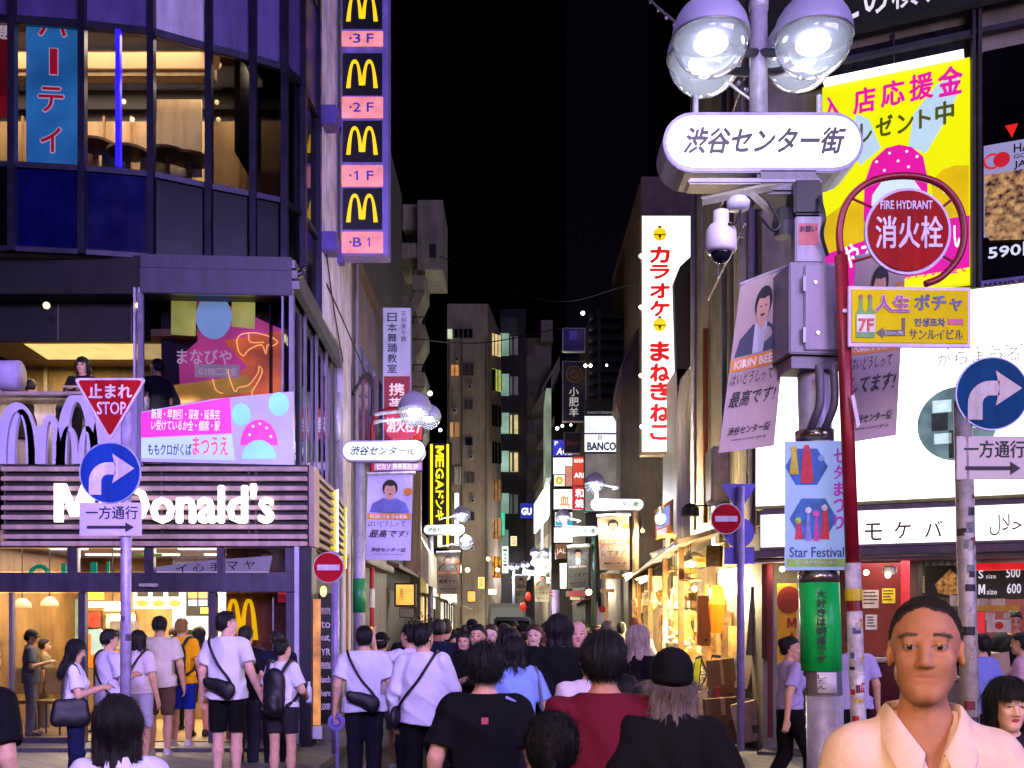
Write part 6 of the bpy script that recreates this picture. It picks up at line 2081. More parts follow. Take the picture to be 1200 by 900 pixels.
point(tuple(FK.pt(*FK.uv(921, 672), .4)), 14, (1, .8, .5), .05)
KM = thing("menu_board", "black menu board with white sizes and prices in the kebab stand", "menu board", FK.pt(ku(1170), kv(1.9)))
m = MB(); m.lrect(FK, 1143, 1240, 668, 702, -.3, -.26, at=1150); m.build("panel", paint('#181418', .4), KM)
m = MB(); m.lrect(FK, 1143, 1240, 659, 667, -.3, -.25, at=1150); m.build("red_strip", glow('#e01828', 1.1, .2, 3), KM)
m = MB()
m.ltext(FK, "S", 1146, 1152, 667, 677, at=1146, w=-.256, bold=.02); m.ltext(FK, "size", 1155, 1167, 672, 677, at=1155, w=-.256); m.ltext(FK, "500", 1179, 1196, 664, 676, at=1179, w=-.256, bold=.015)
m.ltext(FK, "M", 1146, 1154, 684, 696, at=1146, w=-.256, bold=.02); m.ltext(FK, "size", 1156, 1168, 690, 696, at=1156, w=-.256); m.ltext(FK, "600", 1180, 1197, 683, 695, at=1180, w=-.256, bold=.015)
m.build("lettering", glow('#d8d4e4', .9), KM)
KP = thing("food_poster", "poster of a filled pita sandwich on black beside the striped pole", "poster", FK.pt(ku(1110), kv(1.85)))
m = MB(); m.lrect(FK, 1082, 1140, 662, 700, -.3, -.26, at=1082); m.build("panel", paint('#14110f', .4), KP)
m = MB(); m.pquad(FK, [(1094, 684), (1112, 666), (1128, 680), (1126, 694), (1110, 697), (1098, 694)], -.258, -.25); m.build("food_picture", glow('#a87038', .8, .6, 22), KP)
NT = thing("paper_notice", "row of cream paper notices with a red disc flag card at the counter", "notice", FK.pt(ku(1170), kv(1.5)))
m = MB()
for x0, y0, x1, y1 in ((1144, 701, 1158, 714), (1160, 701, 1178, 714), (1154, 718, 1166, 726), (1176, 718, 1184, 725), (1112, 697, 1129, 710)):
 m.lrect(FK, x0, x1, y0, y1, -.25, -.245, at=x0)
m.build_each("paper", paint('#e0c8b0', .7, 0, .15, 8), NT)
m = MB(); m.lrect(FK, 1156, 1185, 726, 741, -.25, -.245, at=1156); m.build("flag_card", paint('#d8ccb8', .7), NT)
m = MB(); m.disc(FK, *FK.uv(1171, 733), .045, -.243, -.24, 20); m.build("red_disc", paint('#c02020', .6), NT)
m = MB(); m.lrect(FK, 1144, 1195, 709, 716, -.244, -.24, at=1144); m.build("yellow_strip", paint('#d8a830', .6), NT)
m = MB(); m.lrect(FK, 1144, 1153, 717, 757, -.3, -.27, at=1144); m.build("red_strip", glow('#d01824', .8), NT)
BNR = thing("upright_banner", "tall yellow banner with a round red seal and red letters MAMO", "banner", FK.pt(ku(922), kv(.15), .3))
fb = FK.off(.3)
m = MB(); m.lrect(fb, 911, 934, 684, 866, -.03, .02, at=911); m.build("cloth", paint('#d8a018', .6, 0, .1, 3), BNR)
m = MB(); m.disc(fb, *fb.uv(925, 703), .145, .021, .026, 24, .17); m.build("seal", paint('#8a2410', .5, 0, .2, 12), BNR)
m = MB()
for ch, y0 in (("M", 724), ("A", 741), ("M", 760), ("O", 778), ("K", 798), ("E", 816), ("B", 834)):
 m.ltext(fb, ch, 923, 934, y0, y0 + 12, at=923, w=.021, bold=.03)
m.build("lettering", paint('#a01c18', .5), BNR)
m = MB(); m.lrect(FK, 905, 910, 662, 862, .22, .3, at=905); m.build("side_post", paint('#5c1420', .5), BNR)
RT = thing("kebab_spit", "vertical meat spit with a steel heater behind the front man's head", "spit", FK.pt(ku(1086), kv(1.1), -.7))
b = wloc(RT)
m = MB(); m.lathe(b, [(.05, .05), (.09, .1), (.13, .35), (.15, .6), (.12, .68), (.0001, .7)], 20)
v_ = m.v; m.v = [(x + .008 * math.sin(z * 90 + x * 60), y + .008 * math.cos(z * 70), z) for x, y, z in v_]
m.build("meat", paint('#7a4020', .5, 0, .35, 18, .5, 40), RT, smooth=True)
m = MB(); m.cyl(b, b + Vector((0, 0, .95)), .012); m.build("skewer", STEEL, RT)
m = MB(); m.box(b.x - .22, b.x + .22, b.y + .2, b.y + .26, b.z, b.z + .9); m.build("heater", STEEL, RT, bev=.01)
for i in range(3):
 m = MB(); m.box(b.x - .18, b.x + .18, b.y + .19, b.y + .199, b.z + .15 + i * .24, b.z + .3 + i * .24); m.build("heating_element", glow('#ff5a18', 2.2, .2, 9), RT)
ri = random.Random(3)
for i, (x, lab, c) in enumerate(((1072, "stack of white paper cups on the steel counter", '#dcd8d4'), (1108, "red sauce bottle on the steel counter", '#b01818'), (1114, "yellow sauce bottle on the steel counter", '#d8a818'), (1150, "stack of clear lidded tubs on the steel counter", '#b8c0c8'), (1172, "brown paper bag on the steel counter", '#9a7448'))):
 o = thing("counter_item", lab, "stand goods", FK.pt(ku(x), kv(1.101), -.2))
 b = wloc(o)
 m = MB()
 if 'bag' in lab:
  m.hexa([b + Vector(q) for q in ((-.1, -.06, 0), (.1, -.06, 0), (.1, .06, 0), (-.1, .06, 0), (-.11, -.02, .28), (.09, -.03, .3), (.1, .03, .28), (-.1, .03, .3))])
 elif 'bottle' in lab:
  m.lathe(b, [(.032, 0), (.034, .14), (.02, .18), (.006, .24), (.0001, .24)], 14)
 else:
  for k in range(7):
   m.lathe(b + Vector((0, 0, k * .035)), [(.034, 0), (.042, .05), (.044, .052)], 14)
 m.build("body", paint(c, .45, 0, .1, 12), o)
 m = MB(); m.lathe(b + Vector((0, 0, -.0)), [(.05, 0), (.052, .004), (.0001, .005)], 14); m.build("mat", DARKM, o)
for i, (x0, x1, yt, yb, c) in enumerate(((1068, 1078, 668, 690, '#c8a070'), (1004, 1024, 690, 712, '#b8a8a0'), (1028, 1044, 688, 706, '#d8c020'), (1008, 1022, 720, 738, '#c8c4c8'), (945, 958, 664, 690, '#8a6a50'))):
 o = thing("wall_poster", ("narrow tan poster beside the utensil rack", "pale menu sheet high on the red panel", "yellow price card on the red panel", "small white card low on the red panel", "brown notice beside the green wrapped pole")[i], "poster", FK.pt(ku((x0 + x1) / 2), kv(1.6)))
 w_ = -.555 if 1000 <= x0 < 1050 else -1.88
 m = MB(); m.lrect(FK, x0, x1, yt, yb, w_, w_ + .006, at=x0); m.build("sheet", paint(c, .6, 0, .12, 8), o)
 m = MB()
 for k in range(4):
  m.lrect(FK, x0 + 1.5, x1 - 1.5 - ri.random() * 4, yt + 2 + k * (yb - yt) / 5, yt + 2 + k * (yb - yt) / 5 + 1.6, w_ + .007, w_ + .009, at=x0)
 m.build("print", paint('#4a2420', .6), o)
# lit shops deeper in the lane
def lane_shop(lab, side, x, y0, y1, top, face, fas, mullions, aw):
 o = thing("lit_shop", lab, "shop", (x, (y0 + y1) / 2, 0))
 s_ = 1 if side == 'r' else -1
 def bx(m, a, b, ya, yb, z0, z1):
  m.box(min(x + s_ * a, x + s_ * b), max(x + s_ * a, x + s_ * b), ya, yb, z0, z1)
 m = MB(); bx(m, .1, 3, y0, y1, 0, top); m.build("wall", paint('#6a625a', .7, 0, .2, 1), o)
 m = MB(); bx(m, .02, .09, y0 + .3, y1 - .3, .3, 2.7); w = m.build("window", face, o)
 for k in range(mullions):
  ya = y0 + .3 + (y1 - y0 - .6) * (k + .5) / mullions
  m = MB(); bx(m, -.04, .018, ya - .05, ya + .05, .2, 2.75); m.build("frame", DARKM, w)
 m = MB(); bx(m, -.12, .09, y0 + .2, y1 - .2, 2.85, 3.5); m.build("fascia", fas, o)
 m = MB(); m.hexa([(x - s_ * q[0], q[1], q[2]) for q in ((0, y0, 2.78), (.9, y0, 2.5), (.9, y1, 2.5), (0, y1, 2.78), (0, y0, 2.84), (.9, y0, 2.55), (.9, y1, 2.55), (0, y1, 2.84))]); m.build("awning", paint(aw, .7, 0, .15, 3), o)
 m = MB(); bx(m, -.5, -.1, y0 + 1, y0 + 1.6, .1, .9); m.build("display_shelf", paint('#a08058', .6, 0, .3, 6), o)
lane_shop("warm lit shop on the right beyond the dim beams", 'r', 3.25, 36.5, 42, 5.2, glow('#ffc878', 1.1, .35, 2), glow('#f0e4c8', 1.1, .15, 1), 4, '#8a3028')
lane_shop("yellow lit shop on the left past the tavern", 'l', -3.1, 37, 43.5, 5.0, glow('#ffd890', .9, .35, 2), glow('#c8b070', .6, .2, 1), 4, '#5a4a38')
lane_shop("white lit shop on the left below the brown apartment block", 'l', -3.0, 46, 56, 4.8, glow('#fff2d8', 1.0, .3, 1), glow('#e8e4d0', .9, .1, 1), 5, '#6a665c')
for i, (x, y, D) in enumerate(((619, 699, 45), (613, 711, 43))):
 o = thing("paper_lantern", ("small red paper lantern under the small beige banner", "small orange red lantern lower left of the beige banner")[i], "lantern", P(x, y + 5, D))
 m = MB(); m.ball(P(x, y, D), .13, 14, 10, (1, 1, 1.5)); m.build("shade", glow('#c82818', .8, .15, 4), o, smooth=True)
 m = MB(); m.cyl(P(x, y, D) + Vector((0, 0, .19)), P(x, y, D) + Vector((0, 0, .24)), .06, n=12); m.build("cap", BLACK, o)
for i, (x0, y0, x1, y1, D, c, lab) in enumerate(((588, 640, 596, 672, 64, '#e8ffe8', "tall greenish white"), (598, 628, 606, 640, 66, '#f8e8b0', "small cream"), (634, 604, 641, 648, 60, '#eef6ff', "tall bluish white"), (643, 652, 650, 668, 56, '#f8d060', "small amber"),
  (640, 676, 652, 684, 50, '#f4fff0', "wide pale green"), (656, 660, 664, 690, 44, '#f8f0e0', "narrow cream"), (560, 676, 568, 690, 56, '#f8b850', "square orange"), (572, 690, 582, 697, 54, '#fff0d0', "low cream"), (606, 646, 614, 656, 70, '#d8ffe8', "square mint"),
  (616, 640, 622, 660, 74, '#f0fff4', "slim mint white"), (668, 697, 684, 703, 40, '#ffd890', "low yellow"), (530, 660, 540, 672, 44, '#d83828', "square red"), (526, 684, 536, 692, 42, '#f4e8c8', "wide cream"), (708, 640, 716, 668, 33, '#e8b060', "narrow honey coloured"), (586, 600, 592, 628, 66, '#38b890', "slim turquoise"), (654, 600, 658, 640, 62, '#d8e4ff', "very slim bluish"))):
 sign("small_sign", lab + " lit sign " + ("beside the brown apartment block" if x0 < 600 else "near the far lamps" if x0 < 650 else "under the sign stack" if x0 < 690 else "by the beige lamp post") + (", upper" if y0 < 640 else ", lower"), "sign", x0, y0, x1, y1, D, glow(c, 1.25, .12, 2), DARKM, .15, .4,
   [("居酒屋" if i % 2 else "薬", x0 + 1.2, y0 + 1.5, x1 - 1.2, y1 - 1.5, glow(('#302820', '#a81818', '#1c3070')[i % 3], .3, 0), dict(vert=(y1 - y0) > (x1 - x0) and bool(i % 2)))] if i % 3 != 2 else ())
for i, (x, y, D, c) in enumerate(((572, 655, 54, '#f0a848'), (583, 668, 54, '#ffd8a0'), (641, 640, 56, '#f8f8e0'), (668, 660, 44, '#ffe0b0'), (548, 668, 45, '#ffd080'), (528, 704, 40, '#ffe8c8'), (690, 694, 34, '#ffd8a0'))):
 o = thing("shop_lamp", ("amber lamp beside the apartment corner windows", "cream lamp low on the apartment corner", "white lamp under the slanting white windows", "cream lamp below the sign stack", "yellow lamp left of the apartment block", "pale lamp over the left shop window", "cream lamp beside the green lamp post")[i], "lamp", P(x, y, D))
 m = MB(); m.ball(P(x, y, D), .1, 12, 8); m.build("globe", glow(c, 6, 0), o, smooth=True)
 m = MB(); m.cyl(P(x, y, D) + Vector((0, 0, .08)), P(x, y, D) + Vector((0, .25, .2)), .02, n=6); m.build("bracket", DARKM, o)
 point(P(x, y, D) + Vector((0, -.3, 0)), 300, (1, .82, .55), .1)
# ------------------------------------------------------------------ street furniture
def bowl_mat():
 m = bpy.data.materials.new("bowl")
 m.use_nodes = True
 t = m.node_tree; t.nodes.clear()
 o = t.nodes.new("ShaderNodeOutputMaterial")
 a = t.nodes.new("ShaderNodeBsdfTransparent"); a.inputs[0].default_value = (.9, .93, 1, 1)
 b = t.nodes.new("ShaderNodeBsdfTranslucent"); b.inputs[0].default_value = (.8, .86, 1, 1)
 g = t.nodes.new("ShaderNodeBsdfGlossy"); g.inputs["Roughness"].default_value = .05
 lw = t.nodes.new("ShaderNodeLayerWeight"); lw.inputs[0].default_value = .35
 m1 = t.nodes.new("ShaderNodeMixShader"); m1.inputs[0].default_value = .24
 m2 = t.nodes.new("ShaderNodeMixShader")
 t.links.new(a.outputs[0], m1.inputs[1]); t.links.new(b.outputs[0], m1.inputs[2])
 t.links.new(lw.outputs["Facing"], m2.inputs[0])
 t.links.new(m1.outputs[0], m2.inputs[1]); t.links.new(g.outputs[0], m2.inputs[2])
 t.links.new(m2.outputs[0], o.inputs[0])
 return m
BOWL = bowl_mat()
def hood_mat():
 m = bpy.data.materials.new("hood")
 m.use_nodes = True
 t = m.node_tree; t.nodes.clear()
 o = t.nodes.new("ShaderNodeOutputMaterial")
 a = t.nodes.new("ShaderNodeBsdfPrincipled"); a.inputs["Base Color"].default_value = (.3, .28, .4, 1); a.inputs["Roughness"].default_value = .35
 b = t.nodes.new("ShaderNodeBsdfTranslucent"); b.inputs[0].default_value = (.5, .48, .62, 1)
 m1 = t.nodes.new("ShaderNodeMixShader"); m1.inputs[0].default_value = .12
 t.links.new(a.outputs[0], m1.inputs[1]); t.links.new(b.outputs[0], m1.inputs[2]); t.links.new(m1.outputs[0], o.inputs[0])
 return m
HOOD = hood_mat()
ARM = paint('#4c4a52', .5, .2)
BULB = glow('#f4f6ff', 14, 0)
PILL_TXT = glow('#3c3a38', .12, 0)
def globe(t, c, r, small=False):
 n = 14 if small else 28
 m = MB()
 m.lathe(c, [(r, 0), (r * 1.01, r * .04)] + [(r * math.cos(a), r * .04 + r * math.sin(a)) for a in [math.pi / 2 * k / 7 for k in range(1, 7)]] + [(.02, r * 1.06), (.02, r * 1.12), (.0001, r * 1.13)], n)
 h = m.build("hood", HOOD, t, smooth=True)
 m = MB()
 m.lathe(c, [(r * .98 * math.cos(a), -r * .98 * math.sin(a)) for a in [math.pi / 2 * k / 8 for k in range(0, 8)]] + [(.0001, -r * .98)], n)
 m.build("glass_bowl", BOWL, t, smooth=True)
 m = MB(); m.ball((c[0], c[1], c[2] - r * .16), r * .44, 14, 8, (1, 1, .5)); m.build("bulb", BULB, t, smooth=True)
 if not small:
  m = MB(); m.ring(Frame.__new__(Frame) if False else _flat(c), 0, 0, r * .99, r * .03, 32); m.build("rim", STEEL, t, smooth=True)
 return h
class _flat:
 """horizontal frame about a point"""
 def __init__(s, c):
  s.c = Vector(c)
 def pt(s, u, v, w=0.):
  return s.c + Vector((u, v, w))
def pill(t, x0, x1, y0, y1, D, depth, text=True, tilt=0., below=True, face=None):
 g = Frame((x0 + x1) / 2, (y0 + y1) / 2, D)
 hw, hh = (x1 - x0) / 2 * D / F, (y1 - y0) / 2 * D / F
 def shape(a, b):
  k = 12
  pts = []
  for i in range(k + 1):
   q = -math.pi / 2 + math.pi * i / k
   pts.append((a - b + b * math.cos(q), b * math.sin(q)))
  for i in range(k + 1):
   q = math.pi / 2 + math.pi * i / k
   pts.append((-(a - b) + b * math.cos(q), b * math.sin(q)))
  return pts
 m = MB(); m.prism(g, shape(hw, hh), -depth, 0); c = m.build("sign_casing", paint('#8e8a9c', .4, .35, .1, 4), t, bev=.006)
 m = MB(); m.prism(g, shape(hw * .965, hh * .84), .002, .012); m.build("sign_face", face or glow('#fbfff8', 1.5, .03), c)
 if text:
  m = MB(); m.text(g, "渋谷センター街", -hw * .80, -hh * .42, hw * .82, hh * .46, w=.014, bold=.03, shear=.28); m.build("lettering", PILL_TXT, c)
 return c
# --- the near lamp on the right
DL = 7.2
L1 = thing("street_lamp", "big near street lamp with four glass globes and a lit rounded street name sign", "street lamp", (X(955, DL), DL, 0))
base, topp = P(970, 1030, DL), P(946, 226, DL)
m = MB(); m.cyl(base, P(966, 815, DL), .125, .122, 24); m.cyl(P(966, 815, DL), topp, .118, .1, 24); m.build("pole", POLEM, L1, smooth=True)
m = MB(); m.cyl(P(889, 140, DL + .02), P(889, 8, DL + .02), .062, .058, 20); m.lathe(P(889, 8, DL + .02), [(.066, -.02), (.066, .03), (.0001, .05)], 16); m.build("upper_pole", POLEM, L1, smooth=True)
m = MB()
for a, b in (((889, 62), (838, 46)), ((889, 62), (952, 46))):
 m.tube(smooth_path([P(a[0], a[1], DL), P((a[0] + b[0]) / 2, a[1] - 2, DL - .15), P(b[0], b[1] - 4, DL - .25)]), .028, 10)
for a, b in (((889, 85), (826, 72)), ((889, 85), (938, 66))):
 m.tube(smooth_path([P(a[0], a[1], DL), P((a[0] + b[0]) / 2, a[1] - 2, DL + .2), P(b[0], b[1], DL + .5)]), .028, 10)
m.build_each("lamp_arm", ARM, L1, smooth=True)
for x, y, r, dd in ((833, 44, 45, -.28), (953, 44, 46, -.28), (826, 68, 44, .55), (938, 64, 42, .55)):
 globe(L1, P(x, y, DL + dd), r * (DL + dd) / F)
pill(L1, 777, 1012, 131, 202, DL - .1, .34)
m = MB(); m.prect(Frame(0, 732, DL - .15), 808, 205, 965, 212, -.22, -.04); m.build("sign_base", paint('#8a8590', .4, .4), L1, bev=.01)
m = MB()
for x in (815, 960):
 m.cyl(P(x, 134, DL), P(x, 112, DL), .02, n=8)
m.build_each("sign_lug", POLEM, L1)
m = MB(); m.prect(Frame(0, 732, DL - .1), 888, 196, 960, 226, -.3, .0); m.build("sign_bracket", GREYM, L1, bev=.02)
point(P(890, 120, DL - 1.0), 30, (.85, .85, 1), .2)
for y0, y1, r in ((505, 518, .128), (670, 683, .134)):
 a, b = P(0, y0, DL), P(0, y1, DL)
 cx = lambda y: 946 + (y - 226) * (24 / 804)
 m = MB(); m.cyl(P(cx(y0), y0, DL), P(cx(y1), y1, DL), r, r, 24); m.build("metal_band", paint('#b0a090', .25, .9, .1, 8), L1, smooth=True)
def around(name, label, cat, y0, y1, r, mat, a0, a1, D=DL):
 """sheet wrapped round the pole between two picture rows; angles from straight at the viewer"""
 t = thing(name, label, cat, P(cx((y0 + y1) / 2), y1, D))
 m = MB(); n = 20
 vs = []
 for rr in (r, r + .004):
  for yy in (y0, y1):
   c = P(cx(yy), yy, D)
   for i in range(n + 1):
    a = math.radians(a0 + (a1 - a0) * i / n)
    vs.append(c + Vector((rr * math.sin(a), -rr * math.cos(a), 0)))
 k = n + 1
 fs = []
 for i in range(n):
  fs += [(k + i, k + i + 1, i + 1, i), (2 * k + i, 2 * k + i + 1, 3 * k + i + 1, 3 * k + i), (i, i + 1, 2 * k + i + 1, 2 * k + i), (3 * k + i, 3 * k + i + 1, k + i + 1, k + i)]
 fs += [(0, 2 * k, 3 * k, k), (n, k + n, 3 * k + n, 2 * k + n)]
 m.add(vs, fs); m.build("sheet", mat, t, smooth=True)
 return t
GW = around("pole_wrap", "bright green plastic wrap with dark vertical kana round the big lamp pole", "wrap", 683, 786, .131, paint('#18d45a', .35, 0, .12, 5, .5, 18, stretch=(1, 1, .5)), -179, 179)
g = Frame(963, 735, DL - .142)
m = MB(); m.ptext(g, "大好きは明器です", 957, 690, 968, 778, vert=True, w=.0, bold=.02); m.build("lettering", paint('#06301a', .5), GW)
FL = around("paper_flyer", "small white paper flyer with vertical writing under the green wrap", "flyer", 787, 811, .124, paint('#dcdce4', .6, 0, .05), -30, 32)
g = Frame(963, 799, DL - .134)
m = MB(); m.ptext(g, "したん", 958, 790, 968, 808, vert=True, w=0); m.build("lettering", INK, FL)
PO = thing("poster", "pale blue festival poster with two coloured hexagons strapped to the lamp pole", "poster", P(957, 668, DL - .2))
gp = Frame(957, 590, DL - .16, -4)
m = MB(); m.prect(gp, 920, 517, 992, 668, -.012, 0); m.build("sheet", glow('#9fc0ee', .35, .05), PO)
def blob_hex(cx_, cy_, r, mat):
 m = MB(); m.pquad(gp, [(cx_ + r * math.cos(math.radians(60 * k)), cy_ - r * .98 * math.sin(math.radians(60 * k))) for k in range(6)], .001, .004); return m.build("hexagon", mat, PO)
blob_hex(945, 547, 25, paint('#2468b8', .6, 0, .25, 12)); blob_hex(953, 608, 28, paint('#2c78c0', .6, 0, .25, 12))
for nm, x0, y0, x1, y1, c in (("streamer", 938, 528, 953, 566, '#d02838'), ("streamer", 925, 528, 936, 556, '#c8c020'), ("streamer", 931, 612, 941, 632, '#c82850'), ("streamer", 943, 600, 951, 634, '#8890d8'), ("streamer", 953, 604, 960, 634, '#d838a0'), ("streamer", 961, 596, 972, 632, '#d82c40')):
 m = MB(); m.pquad(gp, [(x0 + 3, y0), (x1 - 3, y0), (x1, y1), (x0, y1)], .0045, .007); m.build(nm, paint(c, .6, 0, .2, 20), PO)
for x, y, c in ((945, 525, '#d83848'), (930, 526, '#d8c830'), (935, 610, '#a8d848'), (947, 598, '#e0e8f0'), (956, 602, '#e858b0'), (966, 595, '#e8f0f0'), (962, 537, '#8cb0e0')):
 m = MB(); m.disc(gp, *gp.uv(x, y), 3.6 * DL / F, .0072, .009, 18); m.build("paper_ball", paint(c, .6, 0, .25, 60), PO)
m = MB(); m.ptext(gp, "七夕まつり", 977, 524, 989, 622, vert=True, w=.002, bold=.03); m.build("pink_lettering", paint('#c828b0', .6), PO)
m = MB(); m.ptext(gp, "Star Festival", 925, 641, 989, 653, w=.002, bold=.015); m.build("blue_lettering", paint('#203c90', .6), PO)
m = MB(); m.prect(gp, 922, 655, 991, 664, .001, .004); m.build("green_band", paint('#8cc850', .6), PO)
m = MB(); m.ptext(gp, "7/18(Mon)-8/7", 932, 657, 982, 662, w=.005); m.build("small_lettering", WHITEP, PO)
# cabinet with hinges and cables
CB1 = thing("utility_cabinet", "grey metal utility cabinet with rounded bolts strapped to the lamp pole", "cabinet", P(962, 430, DL - .2))
gc = Frame(962, 370, DL - .2, 6)
m = MB(); m.prect(gc, 925, 308, 994, 415, -.34, 0); m.build("box", paint('#7d7684', .45, .3, .12, 4), CB1, bev=.008)
m = MB(); m.prect(gc, 942, 312, 991, 411, .001, .016); d_ = m.build("door", paint('#857d8e', .42, .3, .12, 4), CB1, bev=.006)
m = MB()
for x, y in ((954, 332), (982, 333), (957, 391), (984, 392)):
 m.disc(gc, *gc.uv(x, y), .012, .0165, .026, 12)
m.build_each("bolt", paint('#c8c2b8', .3, .8), d_)
m = MB()
for y in (325, 385):
 m.prect(gc, 939, y, 942, y + 18, .017, .035)
m.build_each("hinge", STEEL, CB1)
m = MB(); m.prect(gc, 930, 416, 990, 430, -.3, -.04); m.build("skirt", paint('#6e6876', .45, .3), CB1)
m = MB()
for x, r in ((960, .028), (977, .026)):
 m.tube(smooth_path([P(x, 428, DL - .24), P(x + 1, 470, DL - .25), P(x - 5, 490, DL - .22), P(x - 10, 502, DL - .16)]), r, 10)
m.build("cable_conduit", paint('#57525c', .5), CB1, smooth=True)
TBX = thing("control_box", "black control box with a red notice sticker on top of the lamp pole", "box", P(946, 310, DL - .1))
m = MB(); m.prect(Frame(946, 244, DL - .16), 930, 211, 963, 252, -.2, .02); m.build("box", paint('#121116', .3, .1), TBX, bev=.015)
m = MB(); m.prect(Frame(946, 280, DL - .16), 932, 253, 964, 308, -.12, .0); m.build("lower_case", paint('#938c9c', .4, .3, .1, 4), TBX, bev=.01)
m = MB(); m.prect(Frame(946, 280, DL - .16), 936, 262, 959, 287, .001, .003); n_ = m.build("notice", paint('#c86a6a', .6), TBX)
m = MB(); m.ptext(Frame(946, 280, DL - .16), "お願い", 937, 265, 957, 272, w=.004, bold=.02); m.build("lettering", paint('#40305c', .6), n_)
m = MB(); m.tube(smooth_path([P(960, 230, DL - .2), P(966, 255, DL - .25), P(963, 275, DL - .22), P(970, 300, DL - .2)]), .012, 6); m.build("cable", BLACK, TBX)
CAM = thing("security_camera", "white dome security camera hanging from an angled bracket under the name sign", "camera", P(845, 308, DL - .1))
cc = P(845, 272, DL - .1)
m = MB(); k = DL / F
m.lathe(cc, [(.0001, 24 * k), (9 * k, 24 * k), (9 * k, 10 * k), (13 * k, 8 * k), (17 * k, 2 * k), (18 * k, -10 * k), (18 * k, -20 * k), (15 * k, -24 * k), (.0001, -24 * k)], 24)
m.build("housing", paint('#d2ccd0', .35, 0, .06), CAM, smooth=True)
m = MB(); m.ball((cc.x, cc.y, cc.z - 24 * k), 12.5 * k, 20, 12); m.build("dome", paint('#15151c', .08, .1, 0), CAM, smooth=True)
m = MB(); m.fbox(Frame(0, 732, DL - .1), X(822, DL), X(905, DL), Z(241, DL) - EYE, Z(233, DL) - EYE, -.06, .0)
m = MB(); m.tube([P(822, 236, DL - .1), P(893, 221, DL - .1), P(935, 214, DL - .05)], .03, 4); m.tube([P(880, 226, DL - .1), P(918, 262, DL - .08)], .025, 4); m.build("bracket", paint('#b0ac98', .45, .4), CAM)
m = MB(); m.lathe(P(865, 240, DL - .1), [(.07, -.03), (.08, .02), (.05, .05), (.0001, .05)], 16); m.build("sensor", paint('#c8c8dc', .4), CAM, smooth=True)
m = MB(); m.tube(smooth_path([P(868, 246, DL - .2), P(862, 262, DL - .2), P(853, 262, DL - .2)]), .008, 6); m.tube(smooth_path([P(900, 236, DL - .15), P(914, 262, DL - .2), P(905, 270, DL - .2), P(888, 250, DL - .2)]), .01, 6); m.build("cable", BLACK, CAM)
m = MB(); m.lathe(P(918, 262, DL - .15), [(.06, -.09), (.075, 0), (.05, .09), (.0001, .1)], 14); m.build("speaker_horn", paint('#1c1b20', .4), CAM)
